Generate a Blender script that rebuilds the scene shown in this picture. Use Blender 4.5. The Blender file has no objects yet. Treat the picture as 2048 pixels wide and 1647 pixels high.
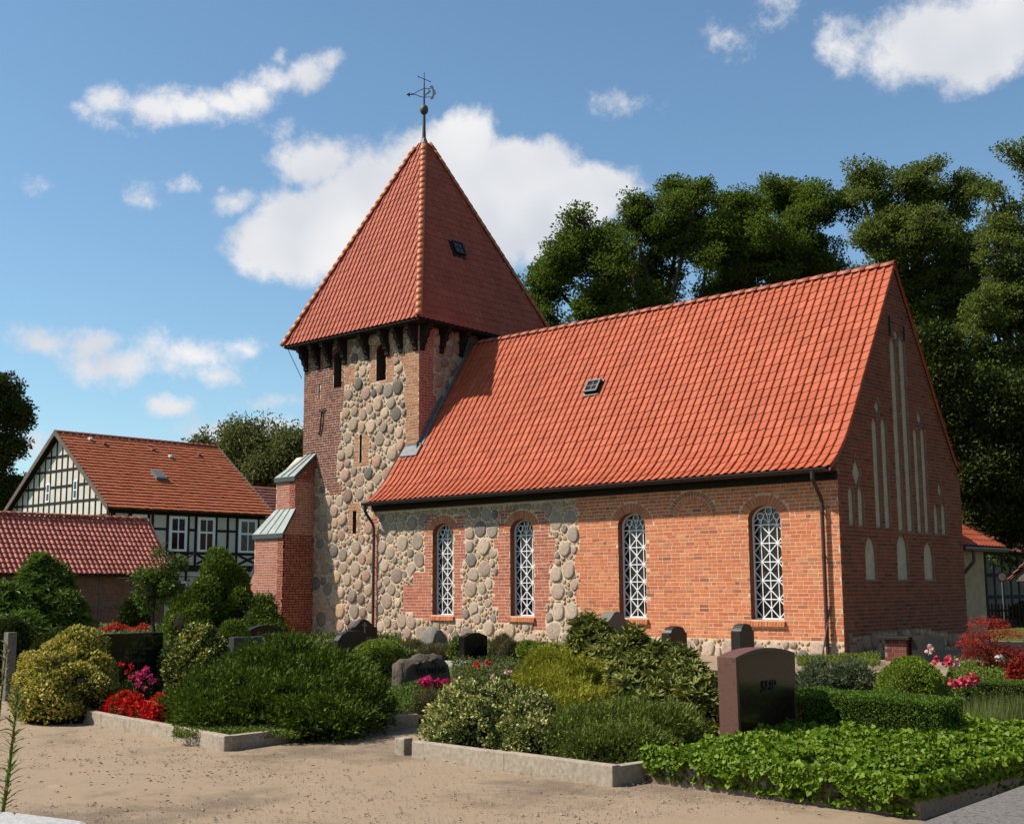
import bpy, bmesh, math, random
import numpy as np
from mathutils import Vector, Matrix
from mathutils.geometry import tessellate_polygon

scene = bpy.context.scene
COL = scene.collection
random.seed(7)
rng = np.random.default_rng(11)

# ------------------------------------------------------------------ camera
# X runs east along the nave, Y north, Z up; the nave's south-east corner stands at the origin.
PW, PH = 2048.0, 1647.0
FOC = 2463.87
YAW, PIT, ROL = [math.radians(a) for a in (42.4212, 8.1586, -0.3059)]
def _rot(y, p, r):
    cy, sy, cp, sp, cr, sr = math.cos(y), math.sin(y), math.cos(p), math.sin(p), math.cos(r), math.sin(r)
    fw = np.array([-sy*cp, cy*cp, sp]); rt = np.array([cy, sy, 0.0]); up = np.cross(rt, fw)
    return np.array([cr*rt+sr*up, -sr*rt+cr*up, fw])
CR = _rot(YAW, PIT, ROL)
CAM = np.array([13.41467, -25.64134, 1.62])
cam_data = bpy.data.cameras.new('camera'); cam = bpy.data.objects.new('camera', cam_data); COL.objects.link(cam)
cam_data.sensor_width = 36.0; cam_data.sensor_fit = 'HORIZONTAL'; cam_data.lens = FOC/PW*36.0
cam_data.clip_start = 0.05; cam_data.clip_end = 3000
M = Matrix.Identity(4)
for i in range(3):
    M[i][0] = CR[0][i]; M[i][1] = CR[1][i]; M[i][2] = -CR[2][i]; M[i][3] = CAM[i]
cam.matrix_world = M
scene.camera = cam
scene.render.resolution_x = 1024; scene.render.resolution_y = 823

def ray(px, py):
    return CR.T @ np.array([(px-PW/2)/FOC, -(py-PH/2)/FOC, 1.0])
def on_plane(px, py, ax, val):
    d = ray(px, py); return CAM + d*((val-CAM[ax])/d[ax])
def onS(px, py, y=0.0): return on_plane(px, py, 1, y)
def onE(px, py, x=0.0): return on_plane(px, py, 0, x)
def onG(px, py, z=0.0): return on_plane(px, py, 2, z)
def at(px, py, depth): return CAM + ray(px, py)*depth
def proj(P):
    c = CR @ (np.asarray(P, float)-CAM); return c[0]/c[2]*FOC+PW/2, -c[1]/c[2]*FOC+PH/2, c[2]

# ------------------------------------------------------------------ sun and sky
SUN = Vector((-0.475, -0.459, 0.751)).normalized()
sd = bpy.data.lights.new('sun', 'SUN'); sd.energy = 5.0; sd.angle = math.radians(0.53); sd.color = (1.0, 0.93, 0.83)
so = bpy.data.objects.new('sun', sd); COL.objects.link(so)
so.rotation_euler = SUN.to_track_quat('Z', 'Y').to_euler(); so.location = SUN*60

SKY_STRENGTH = 0.090
world = bpy.data.worlds.new('World'); scene.world = world; world.use_nodes = True
wn, wl = world.node_tree.nodes, world.node_tree.links
wn.clear()
def W(t, **kw):
    n = wn.new(t)
    for k, v in kw.items(): setattr(n, k, v)
    return n
sky = W('ShaderNodeTexSky', sky_type='NISHITA', sun_disc=False)
sky.sun_elevation = math.asin(SUN.z); sky.sun_rotation = math.atan2(SUN.x, SUN.y)
sky.altitude = 60; sky.air_density = 1.0; sky.dust_density = 0.4; sky.ozone_density = 1.6
tc = W('ShaderNodeTexCoord'); sep = W('ShaderNodeSeparateXYZ'); wl.new(tc.outputs['Generated'], sep.inputs[0])
def WM(op, a, b=None, c=None, clamp=False):
    n = W('ShaderNodeMath', operation=op, use_clamp=clamp)
    for i, v in enumerate((a, b, c)):
        if v is None: continue
        if isinstance(v, (int, float)): n.inputs[i].default_value = v
        else: wl.new(v, n.inputs[i])
    return n.outputs[0]
az = WM('ARCTAN2', sep.outputs[0], sep.outputs[1]); el = WM('ARCSINE', sep.outputs[2])
cmb = W('ShaderNodeCombineXYZ'); wl.new(az, cmb.inputs[0]); wl.new(el, cmb.inputs[1])
# cloud edges wander with fractal noise of the direction
nzw = W('ShaderNodeTexNoise'); nzw.inputs['Scale'].default_value = 9.0; nzw.inputs['Detail'].default_value = 4; nzw.inputs['Roughness'].default_value = 0.62
wl.new(tc.outputs['Generated'], nzw.inputs['Vector'])
warp = W('ShaderNodeVectorMath', operation='MULTIPLY_ADD')
sub = W('ShaderNodeVectorMath', operation='SUBTRACT'); wl.new(nzw.outputs['Color'], sub.inputs[0]); sub.inputs[1].default_value = (.5, .5, .5)
wl.new(sub.outputs[0], warp.inputs[0]); warp.inputs[1].default_value = (.055, .045, 0); wl.new(cmb.outputs[0], warp.inputs[2])
CLOUDS = [  # where each cloud stands (picture point -> direction), half width, half height, tilt in degrees, density
 (165,222,30,16,0,.5),(225,205,60,30,0,.85),(290,212,65,34,0,.95),(370,210,70,32,0,1),(440,200,70,36,0,1),(500,178,60,38,0,1),(550,150,55,42,0,1),(605,135,60,42,0,1),(655,115,40,26,0,.7),(560,100,30,24,0,.6),(225,245,40,20,0,.5),
 (640,335,95,60,0,1.5),(565,505,120,62,0,1.9),(640,470,120,95,0,2.0),(720,430,130,110,0,2.0),(760,370,100,65,0,1.6),(925,290,85,65,0,1.8),(900,370,160,105,0,2.4),(1040,355,150,80,0,2.3),(1000,440,190,85,0,2.3),(1160,395,125,72,0,2.1),(1230,375,65,48,0,1.5),
 (100,695,75,30,0,.8),(190,695,70,34,0,.95),(250,735,110,36,8,.85),(390,700,110,40,4,.8),(430,740,80,32,0,.7),(500,690,22,24,0,.6),(345,808,45,20,0,.75),(520,805,90,16,0,.4),
 (440,868,85,34,-10,1.1),(540,860,80,34,0,1.1),(60,880,40,30,0,.7),
 (1860,70,135,80,0,1.7),(1960,60,135,88,0,1.8),(1690,95,70,55,0,.75),(1450,80,75,34,-10,.55),(1540,50,60,30,0,.4),(1890,135,130,34,-8,.6),(1560,2,60,24,0,.5),
 (290,392,34,26,0,.5),(360,376,34,20,0,.42),(465,412,48,26,8,.72),(440,385,22,14,0,.4),(572,265,34,24,0,.42),(1246,206,38,30,0,.48),(60,380,30,12,0,.25),
]
acc = None
for (cx, cy, rx, ry, _, dn) in CLOUDS:
    d = ray(cx, cy); d = d/np.linalg.norm(d)
    a0, e0 = math.atan2(d[0], d[1]), math.asin(d[2])
    sx, sy = FOC*math.cos(e0)/(rx*1.12), FOC/(ry*1.12)
    mp = W('ShaderNodeVectorMath', operation='MULTIPLY_ADD'); wl.new(warp.outputs[0], mp.inputs[0])
    mp.inputs[1].default_value = (sx, sy, 0); mp.inputs[2].default_value = (-a0*sx, -e0*sy, 0)
    ln = W('ShaderNodeVectorMath', operation='LENGTH'); wl.new(mp.outputs[0], ln.inputs[0])
    v = WM('MULTIPLY_ADD', ln.outputs['Value'], -dn, dn)
    acc = v if acc is None else WM('SMOOTH_MAX', acc, v, 0.25)
# the same kind of scattered cloud over the rest of the sky
fwd = CR[2]/np.linalg.norm(CR[2])
dt = W('ShaderNodeVectorMath', operation='DOT_PRODUCT'); wl.new(tc.outputs['Generated'], dt.inputs[0]); dt.inputs[1].default_value = tuple(fwd)
away = W('ShaderNodeMapRange'); away.inputs['From Min'].default_value = 0.88; away.inputs['From Max'].default_value = 0.78; wl.new(dt.outputs['Value'], away.inputs['Value'])
nz2 = W('ShaderNodeTexNoise'); nz2.inputs['Scale'].default_value = 3.1; nz2.inputs['Detail'].default_value = 2; wl.new(tc.outputs['Generated'], nz2.inputs['Vector'])
rest = WM('MULTIPLY', WM('MULTIPLY', WM('SUBTRACT', nz2.outputs['Fac'], 0.56), 6.0), away.outputs[0])
rest = WM('SUBTRACT', WM('ADD', rest, away.outputs[0]), 1.0)
acc = WM('MAXIMUM', acc, rest)
nzf = W('ShaderNodeTexNoise'); nzf.inputs['Scale'].default_value = 32.0; nzf.inputs['Detail'].default_value = 7; nzf.inputs['Roughness'].default_value = 0.68
wl.new(tc.outputs['Generated'], nzf.inputs['Vector'])
dens = WM('ADD', acc, WM('MULTIPLY', WM('SUBTRACT', nzf.outputs['Fac'], 0.5), 1.9))
cm = W('ShaderNodeMapRange', interpolation_type='SMOOTHSTEP'); cm.inputs['From Min'].default_value = -0.04; cm.inputs['From Max'].default_value = 0.85
wl.new(dens, cm.inputs['Value'])
off = W('ShaderNodeVectorMath', operation='ADD'); wl.new(tc.outputs['Generated'], off.inputs[0]); off.inputs[1].default_value = tuple(SUN*0.02)
nzg = W('ShaderNodeTexNoise'); nzg.inputs['Scale'].default_value = 11.0; nzg.inputs['Detail'].default_value = 2
wl.new(off.outputs[0], nzg.inputs['Vector'])
shd = W('ShaderNodeMapRange'); shd.inputs['From Min'].default_value = 0.3; shd.inputs['From Max'].default_value = 0.62; wl.new(nzg.outputs['Fac'], shd.inputs['Value'])
ccol = W('ShaderNodeMix', data_type='RGBA'); wl.new(shd.outputs[0], ccol.inputs[0])
ccol.inputs[6].default_value = (.70, .73, .79, 1); ccol.inputs[7].default_value = (.96, .95, .95, 1)
tint = W('ShaderNodeMix', data_type='RGBA', blend_type='MULTIPLY'); tint.inputs[0].default_value = 1.0; wl.new(sky.outputs[0], tint.inputs[6]); tint.inputs[7].default_value = (.88, 1.045, 1.05, 1)
bg1 = W('ShaderNodeBackground'); wl.new(tint.outputs[2], bg1.inputs[0]); bg1.inputs[1].default_value = SKY_STRENGTH
bg2 = W('ShaderNodeBackground'); wl.new(ccol.outputs[2], bg2.inputs[0]); bg2.inputs[1].default_value = 0.63
mixw = W('ShaderNodeMixShader'); wl.new(WM('MULTIPLY', cm.outputs[0], 0.96), mixw.inputs[0]); wl.new(bg1.outputs[0], mixw.inputs[1]); wl.new(bg2.outputs[0], mixw.inputs[2])
wo = W('ShaderNodeOutputWorld'); wl.new(mixw.outputs[0], wo.inputs[0])

vs = scene.view_settings
vs.view_transform = 'Standard'; vs.look = 'None'; vs.exposure = 0.6; vs.gamma = 1.0; vs.use_curve_mapping = False

# ------------------------------------------------------------------ materials
MATS = {}
def mat(name, cols, rough=0.8, spec=0.3, noise=None, bump=None, transl=0.0, rand=True, metal=0.0, patch=None, coat=0.0, wear=None):
    """cols: colour stops of a ramp read by a value random per piece; noise=(scale, amount) mottles it,
    bump=(scale, distance) roughens it, patch=(scale, shift) drifts the ramp from place to place,
    wear=(scale, threshold, colour) lays irregular stains of a colour of their own."""
    if name in MATS: return MATS[name]
    k = .80 if name.startswith(('leaf_', 'petal', 'grass')) else (.95 if name.startswith('white') else .62)
    cols = [tuple(c[:-3])+tuple(v*k for v in c[-3:]) for c in cols]
    if wear: wear = (wear[0], wear[1], tuple(v*k for v in wear[2]), *wear[3:])
    m = bpy.data.materials.new(name); m.use_nodes = True
    nt = m.node_tree; N, L = nt.nodes, nt.links
    b = N['Principled BSDF']; out = N['Material Output']
    def mth(op, a, c):
        n = N.new('ShaderNodeMath'); n.operation = op
        for i, v in enumerate((a, c)):
            if isinstance(v, (int, float)): n.inputs[i].default_value = v
            else: L.new(v, n.inputs[i])
        return n.outputs[0]
    tcn = N.new('ShaderNodeTexCoord'); geo = N.new('ShaderNodeNewGeometry'); oi = N.new('ShaderNodeObjectInfo')
    posn = geo.outputs['Position']
    if len(cols) == 1:
        col = N.new('ShaderNodeRGB'); col.outputs[0].default_value = (*cols[0], 1); cs = col.outputs[0]
    else:
        rp = N.new('ShaderNodeValToRGB'); e = rp.color_ramp.elements
        stops = [(c if len(c) == 4 else (i/(len(cols)-1), *c)) for i, c in enumerate(cols)]
        while len(e) < len(stops): e.new(0.5)
        for el_, s in zip(e, stops): el_.position = s[0]; el_.color = (*s[1:], 1)
        if rand: v = mth('FRACT', mth('ADD', geo.outputs['Random Per Island'], oi.outputs['Random']), 0)
        else:
            nz = N.new('ShaderNodeTexNoise'); nz.inputs['Scale'].default_value = (noise or (3, 0))[0]; nz.inputs['Detail'].default_value = 6; nz.inputs['Roughness'].default_value = .65
            L.new(posn, nz.inputs['Vector'])
            v = mth('ADD', mth('MULTIPLY', mth('SUBTRACT', nz.outputs['Fac'], .5), 1.9), .5)
        if patch:
            nz = N.new('ShaderNodeTexNoise'); nz.inputs['Scale'].default_value = patch[0]; nz.inputs['Detail'].default_value = 2
            L.new(posn, nz.inputs['Vector'])
            v = mth('ADD', v, mth('MULTIPLY', mth('SUBTRACT', nz.outputs['Fac'], .5), patch[1]))
        L.new(v, rp.inputs[0]); cs = rp.outputs[0]
    if noise and noise[1]:
        nz = N.new('ShaderNodeTexNoise'); nz.inputs['Scale'].default_value = noise[0]; nz.inputs['Detail'].default_value = 5
        L.new(posn, nz.inputs['Vector'])
        hs = N.new('ShaderNodeMix'); hs.data_type = 'RGBA'; hs.blend_type = 'MULTIPLY'; hs.inputs[0].default_value = 1.0
        mr = N.new('ShaderNodeMapRange'); mr.inputs['From Min'].default_value = .25; mr.inputs['From Max'].default_value = .75
        mr.inputs['To Min'].default_value = 1-noise[1]; mr.inputs['To Max'].default_value = 1+noise[1]
        L.new(nz.outputs['Fac'], mr.inputs['Value']); L.new(cs, hs.inputs[6]); L.new(mr.outputs[0], hs.inputs[7]); cs = hs.outputs[2]
    if wear:
        nz = N.new('ShaderNodeTexNoise'); nz.inputs['Scale'].default_value = wear[0]; nz.inputs['Detail'].default_value = 8; nz.inputs['Roughness'].default_value = .7
        L.new(posn, nz.inputs['Vector'])
        mr = N.new('ShaderNodeMapRange'); mr.inputs['From Min'].default_value = wear[1]; mr.inputs['From Max'].default_value = wear[1]+.12
        L.new(nz.outputs['Fac'], mr.inputs['Value'])
        mx = N.new('ShaderNodeMix'); mx.data_type = 'RGBA'; L.new(mth('MULTIPLY', mr.outputs[0], wear[3] if len(wear) > 3 else .8), mx.inputs[0])
        L.new(cs, mx.inputs[6]); mx.inputs[7].default_value = (*wear[2], 1); cs = mx.outputs[2]
    L.new(cs, b.inputs['Base Color'])
    b.inputs['Roughness'].default_value = rough; b.inputs['Specular IOR Level'].default_value = spec; b.inputs['Metallic'].default_value = metal
    if coat: b.inputs['Coat Weight'].default_value = coat; b.inputs['Coat Roughness'].default_value = .08
    if bump:
        nz = N.new('ShaderNodeTexNoise'); nz.inputs['Scale'].default_value = bump[0]; nz.inputs['Detail'].default_value = 6; nz.inputs['Roughness'].default_value = .6
        L.new(posn, nz.inputs['Vector'])
        bp = N.new('ShaderNodeBump'); bp.inputs['Strength'].default_value = 1.0; bp.inputs['Distance'].default_value = bump[1]
        L.new(nz.outputs['Fac'], bp.inputs['Height']); L.new(bp.outputs[0], b.inputs['Normal'])
    if transl:
        t = N.new('ShaderNodeBsdfTranslucent'); L.new(cs, t.inputs['Color'])
        ms = N.new('ShaderNodeMixShader'); ms.inputs[0].default_value = transl
        L.new(b.outputs[0], ms.inputs[1]); L.new(t.outputs[0], ms.inputs[2]); L.new(ms.outputs[0], out.inputs[0])
    MATS[name] = m; return m

mat('brick_nave', [(0.703,0.192,0.075),(0.806,0.237,0.091),(0.776,0.218,0.083),(0.894,0.295,0.119),(0.689,0.18,0.083),(0.849,0.256,0.103),(0.616,0.18,0.087),(0.922,0.359,0.155),(0.382,0.128,0.077)], .85, .2, (14,.16), (60,.002))
mat('brick_jamb', [(0.564,0.153,0.094),(0.64,0.197,0.116),(0.512,0.136,0.089),(0.679,0.222,0.132),(0.41,0.111,0.077),(0.602,0.172,0.105)], .85, .2, (14,.15), (60,.002))
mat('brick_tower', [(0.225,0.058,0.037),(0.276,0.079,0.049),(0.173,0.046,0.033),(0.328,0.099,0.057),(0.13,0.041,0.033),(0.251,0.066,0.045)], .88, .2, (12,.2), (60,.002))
mat('brick_quoin', [(0.475,0.218,0.106),(0.546,0.265,0.127),(0.404,0.173,0.084),(0.499,0.173,0.079),(0.594,0.311,0.158),(0.44,0.196,0.095)], .88, .2, (12,.18), (60,.002))
mat('brick_buttress', [(.50,.165,.105),(.57,.205,.13),(.46,.145,.092),(.60,.235,.15),(.52,.175,.11),(.43,.135,.088)], .85, .2, (10,.12), (60,.002))
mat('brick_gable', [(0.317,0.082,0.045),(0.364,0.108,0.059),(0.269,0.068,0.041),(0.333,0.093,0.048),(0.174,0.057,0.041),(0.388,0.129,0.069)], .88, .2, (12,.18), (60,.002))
mat('brick_arch', [(0.625,0.2,0.084),(0.7,0.25,0.108),(0.575,0.175,0.084),(0.75,0.3,0.144)], .85, .2, (14,.15), (60,.002))
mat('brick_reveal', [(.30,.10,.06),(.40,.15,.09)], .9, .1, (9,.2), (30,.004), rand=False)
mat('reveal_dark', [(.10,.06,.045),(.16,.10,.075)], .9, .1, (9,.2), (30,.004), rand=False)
mat('mortar_light', [(0.839,0.618,0.397),(0.95,0.721,0.487)], .95, .1, (5,.12), (40,.006), rand=False)
mat('mortar_buttress', [(.74,.56,.44),(.84,.66,.53)], .95, .1, (5,.12), (40,.004), rand=False)
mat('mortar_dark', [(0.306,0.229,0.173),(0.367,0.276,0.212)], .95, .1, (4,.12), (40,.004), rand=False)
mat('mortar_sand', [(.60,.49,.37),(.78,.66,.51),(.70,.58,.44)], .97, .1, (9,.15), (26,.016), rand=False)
STONES = [(0.478,0.355,0.255),(0.624,0.432,0.299),(0.27,0.221,0.176),(0.572,0.355,0.255),(0.395,0.288,0.211),(0.707,0.518,0.352),(0.156,0.134,0.114),(0.52,0.346,0.22),(0.624,0.422,0.238),(0.343,0.259,0.194),(0.541,0.307,0.22),(0.468,0.355,0.264),(0.686,0.48,0.334),(0.458,0.259,0.185),(0.229,0.192,0.158)]
mat('field_stone_nave', [(.54,.42,.31),(.66,.51,.37),(.44,.34,.26),(.60,.43,.32),(.34,.28,.23),(.70,.56,.41),(.50,.36,.27),(.25,.215,.19),(.62,.45,.31),(.56,.44,.34)], .85, .2, (16,.30), (30,.008))
mat('field_stone', STONES, .82, .25, (16,.32), (30,.008))
mat('field_stone_small', [(0.642,0.438,0.263),(0.525,0.36,0.231),(0.437,0.335,0.241),(0.7,0.477,0.286),(0.583,0.36,0.231),(0.482,0.387,0.275)], .85, .2, (20,.25), (40,.006))
mat('roof_tile', [(.52,.110,.046),(.56,.124,.053),(.49,.100,.041),(.60,.145,.066),(.53,.114,.048)], .7, .2, (1.3,.10), (90,.0008), wear=(1.1,.60,(.36,.10,.055),.5))
mat('roof_tile_tower', [(.49,.110,.058),(.52,.124,.067),(.46,.100,.052),(.55,.142,.078)], .7, .2, (1.3,.10), (90,.0008), wear=(1.1,.60,(.34,.10,.06),.5))
mat('roof_tile_hip', [(.62,.17,.06),(.66,.20,.075),(.58,.15,.055)], .5, .35, (6,.12))
mat('roof_tile_ridge', [(0.475,0.128,0.068),(0.437,0.111,0.06),(0.522,0.153,0.08)], .6, .3, (6,.15))
mat('roof_tile_barn', [(0.576,0.15,0.098),(0.648,0.186,0.121),(0.504,0.126,0.086),(0.684,0.216,0.138)], .6, .3, (5,.18))
mat('roof_tile_house', [(.58,.165,.065),(.53,.145,.06),(.63,.19,.08),(.50,.135,.058),(.60,.175,.07)], .75, .2, (2.2,.08))
mat('roof_tile_old', [(.30,.11,.08),(.25,.09,.07),(.36,.15,.11)], .85, .2, (5,.2))
mat('white_paint', [(.80,.80,.79)], .4, .4)
mat('glass_dark', [(.006,.007,.007),(.022,.020,.016)], .07, .45, (3,.0), (2.2,.012), rand=False)
mat('glass_room', [(.02,.016,.012),(.10,.05,.035),(.03,.02,.015)], .12, .5, (2.2,.0), rand=False)
mat('lead', [(.17,.175,.185),(.24,.245,.255)], .6, .35, (8,.2), rand=False)
mat('copper_green', [(.36,.40,.37),(.30,.35,.32),(.42,.46,.43)], .55, .4, (4,.15), rand=False)
mat('copper_dark', [(.07,.085,.08)], .6, .4, (5,.2))
mat('gutter_brown', [(.055,.04,.036)], .45, .4, (6,.25))
mat('pipe_brown', [(0.072,0.037,0.035)], .5, .4, (3,.25))
mat('timber_dark', [(.022,.017,.014),(.035,.026,.02)], .85, .2, (8,.25), rand=False)
mat('timber_frame', [(.018,.013,.012),(.035,.024,.02)], .8, .2, (5,.2))
mat('timber_grey', [(.16,.125,.10),(.24,.19,.15)], .9, .15, (10,.3), rand=False)
mat('iron', [(.02,.02,.022)], .55, .5)
mat('vane_metal', [(.5,.46,.38)], .4, .5, metal=.5)
mat('verdigris', [(0.06,0.072,0.05),(0.1,0.113,0.081)], .6, .4, (10,.2), rand=False)
mat('plaster_niche', [(0.637,0.575,0.443),(0.74,0.676,0.541)], .95, .1, (6,.12), (30,.004), rand=False, wear=(3,.62,(.30,.27,.22),.5))
mat('plaster_old', [(.22,.18,.14),(.30,.25,.19)], .95, .1, (3,.15), rand=False)
mat('plaster_white', [(0.805,0.759,0.65),(0.897,0.851,0.739)], .95, .1, (2,.08), (25,.004), rand=False)
mat('plaster_annex', [(0.52,0.411,0.277),(0.65,0.52,0.362)], .95, .1, (4,.12), (30,.006), rand=False, wear=(7,.64,(.26,.17,.13),.7))
mat('brick_far', [(.27,.12,.085),(.33,.16,.11),(.23,.10,.075)], .9, .1, (8,.25), rand=True)
# ------------------------------------------------------------------ mesh helpers
def link_mesh(name, me, parent=None, kind=None, mats=()):
    o = bpy.data.objects.new(name, me); COL.objects.link(o)
    for m in mats: me.materials.append(MATS[m] if isinstance(m, str) else m)
    if parent is not None: o.parent = parent
    if kind: o['kind'] = kind
    return o
def tag(o, label, cat, group=None):
    o['label'] = label; o['category'] = cat
    if group: o['group'] = group
    return o
def empty(name, label, cat, loc=(0, 0, 0), group=None):
    o = bpy.data.objects.new(name, None); COL.objects.link(o); o.location = loc; o.empty_display_size = .3
    return tag(o, label, cat, group)
def np_mesh(name, verts, tris, matidx=None, smooth=False):
    """a mesh from an (n,3) array of points and an (m,3) or (m,4) array of faces"""
    me = bpy.data.meshes.new(name); verts = np.asarray(verts, np.float32); tris = np.asarray(tris, np.int32)
    k = tris.shape[1]
    me.vertices.add(len(verts)); me.vertices.foreach_set('co', verts.ravel())
    me.loops.add(tris.size); me.loops.foreach_set('vertex_index', tris.ravel())
    me.polygons.add(len(tris)); me.polygons.foreach_set('loop_start', np.arange(0, tris.size, k, dtype=np.int32))
    if matidx is not None: me.polygons.foreach_set('material_index', np.asarray(matidx, np.int32))
    me.polygons.foreach_set('use_smooth', np.full(len(tris), bool(smooth)))
    me.update(calc_edges=True)
    return me

class MB:
    """collects shapes into one mesh"""
    def __init__(s): s.v = []; s.f = []; s.mi = []
    def add(s, verts, faces, mi=0):
        k = len(s.v); s.v.extend([tuple(map(float, p)) for p in verts])
        for f in faces: s.f.append(tuple(i+k for i in f)); s.mi.append(mi)
        return s
    def box(s, x0, x1, y0, y1, z0, z1, mi=0):
        return s.add([(x, y, z) for z in (z0, z1) for y in (y0, y1) for x in (x0, x1)],
              [(0, 2, 3, 1), (4, 5, 7, 6), (0, 1, 5, 4), (2, 6, 7, 3), (0, 4, 6, 2), (1, 3, 7, 5)], mi)
    def hexa(s, a, b, mi=0):
        """a, b: two quads of points, same winding; b lies off a's front"""
        return s.add(list(a)+list(b), [(3, 2, 1, 0), (4, 5, 6, 7)]+[(i, (i+1) % 4, 4+(i+1) % 4, 4+i) for i in range(4)], mi)
    def prism(s, pts, vec, mi=0):
        n = len(pts); vec = np.asarray(vec, float); P = [np.asarray(p, float) for p in pts]
        tri = tessellate_polygon([[Vector(p) for p in P]])
        f = [tuple(t) for t in tri]+[tuple(i+n for i in reversed(t)) for t in tri]
        f += [(i, (i+1) % n, n+(i+1) % n, n+i) for i in range(n)]
        return s.add(P+[p+vec for p in P], f, mi)
    def tube(s, path, rad, seg=8, mi=0, cap=True):
        P = [np.asarray(p, float) for p in path]; n = len(P)
        if isinstance(rad, (int, float)): rad = [rad]*n
        rings = []; last = None
        for i, p in enumerate(P):
            d = P[min(i+1, n-1)]-P[max(i-1, 0)]; d = d/(np.linalg.norm(d)+1e-9)
            ref = last if last is not None else (np.array([0, 0, 1.]) if abs(d[2]) < .9 else np.array([1., 0, 0]))
            a = ref-d*(ref@d); a = a/(np.linalg.norm(a)+1e-9); b = np.cross(d, a); last = a
            rings.append([p+rad[i]*(math.cos(2*math.pi*j/seg)*a+math.sin(2*math.pi*j/seg)*b) for j in range(seg)])
        f = []
        for i in range(n-1):
            for j in range(seg):
                j2 = (j+1) % seg; f.append((i*seg+j, i*seg+j2, (i+1)*seg+j2, (i+1)*seg+j))
        if cap: f.append(tuple(range(seg-1, -1, -1))); f.append(tuple((n-1)*seg+j for j in range(seg)))
        return s.add([q for r in rings for q in r], f, mi)
    def lathe(s, c, prof, seg=16, mi=0):
        """prof: (radius, z) from the bottom up around the vertical through c"""
        v = [(c[0]+r*math.cos(2*math.pi*j/seg), c[1]+r*math.sin(2*math.pi*j/seg), c[2]+z) for r, z in prof for j in range(seg)]
        f = [(i*seg+j, i*seg+(j+1) % seg, (i+1)*seg+(j+1) % seg, (i+1)*seg+j) for i in range(len(prof)-1) for j in range(seg)]
        return s.add(v, f, mi)
    def build(s, name, mats, parent=None, kind=None, smooth=False, bevel=0):
        me = bpy.data.meshes.new(name); me.from_pydata(s.v, [], s.f)
        if len(mats) > 1: me.polygons.foreach_set('material_index', s.mi)
        if bevel:
            bm = bmesh.new(); bm.from_mesh(me); bmesh.ops.recalc_face_normals(bm, faces=bm.faces)
            es = [e for e in bm.edges if len(e.link_faces) == 2 and e.calc_face_angle(0) > .5]
            bmesh.ops.bevel(bm, geom=es, offset=bevel, segments=2, affect='EDGES', profile=.6, clamp_overlap=True)
            bm.to_mesh(me); bm.free()
        if smooth: me.polygons.foreach_set('use_smooth', [True]*len(me.polygons))
        me.update(); return link_mesh(name, me, parent, kind, mats)

class Frame:
    """a wall plane: origin, u along it, v up it, n out of it"""
    def __init__(s, o, u, v, n): s.o, s.u, s.v, s.n = [np.array(a, float) for a in (o, u, v, n)]
    def P(s, u, v, n=0.0): return s.o+s.u*u+s.v*v+s.n*n
    def arr(s, uv, n): uv = np.asarray(uv, float); return s.o+np.outer(uv[:, 0], s.u)+np.outer(uv[:, 1], s.v)+np.outer(np.broadcast_to(n, len(uv)), s.n)

def wall_core(mb, fr, outer, holes, depth=.3, mi=0, back=None, mi_back=0, mi_rev=0):
    """front face with openings, their reveals going back by depth, and the recess floors where back is set"""
    polys = [outer]+[h for h in holes]
    flat = [p for q in polys for p in q]
    tri = tessellate_polygon([[Vector((p[0], p[1], 0)) for p in q] for q in polys])
    mb.add([fr.P(*p) for p in flat], [tuple(t) for t in tri], mi)
    for h in holes:
        n = len(h)
        mb.add([fr.P(*p) for p in h]+[fr.P(p[0], p[1], -depth) for p in h], [(i, (i+1) % n, n+(i+1) % n, n+i) for i in range(n)], mi_rev)
        if back:
            t = tessellate_polygon([[Vector((p[0], p[1], 0)) for p in h]])
            mb.add([fr.P(p[0], p[1], -depth) for p in h], [tuple(x) for x in t], mi_back)

def pip(poly, U, V):
    """points in a polygon, vectorised"""
    ins = np.zeros(np.shape(U), bool); n = len(poly); j = n-1
    for i in range(n):
        (xi, yi), (xj, yj) = poly[i], poly[j]
        c = ((yi > V) != (yj > V)) & (U < (xj-xi)*(V-yi)/((yj-yi) if yj != yi else 1e-9)+xi)
        ins ^= c; j = i
    return ins

class Zones:
    """what each spot of a wall is made of: 0 nothing, 1 brick..., 9 stone, sampled on a 2 cm grid"""
    def __init__(s, u0, u1, v0, v1, res=.02):
        s.u0, s.v0, s.res = u0, v0, res
        s.U, s.V = np.meshgrid(np.arange(u0, u1, res)+res/2, np.arange(v0, v1, res)+res/2)
        s.g = np.zeros(s.U.shape, np.int8)
    def paint(s, poly, val, only=None):
        m = pip(poly, s.U, s.V)
        if only is not None: m &= (s.g == only)
        s.g[m] = val
    def rect(s, a, b, c, d, val): s.paint([(a, c), (b, c), (b, d), (a, d)], val)
    def get(s, u, v):
        i = int((v-s.v0)/s.res); j = int((u-s.u0)/s.res)
        if 0 <= i < s.g.shape[0] and 0 <= j < s.g.shape[1]: return s.g[i, j]
        return 0

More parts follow.
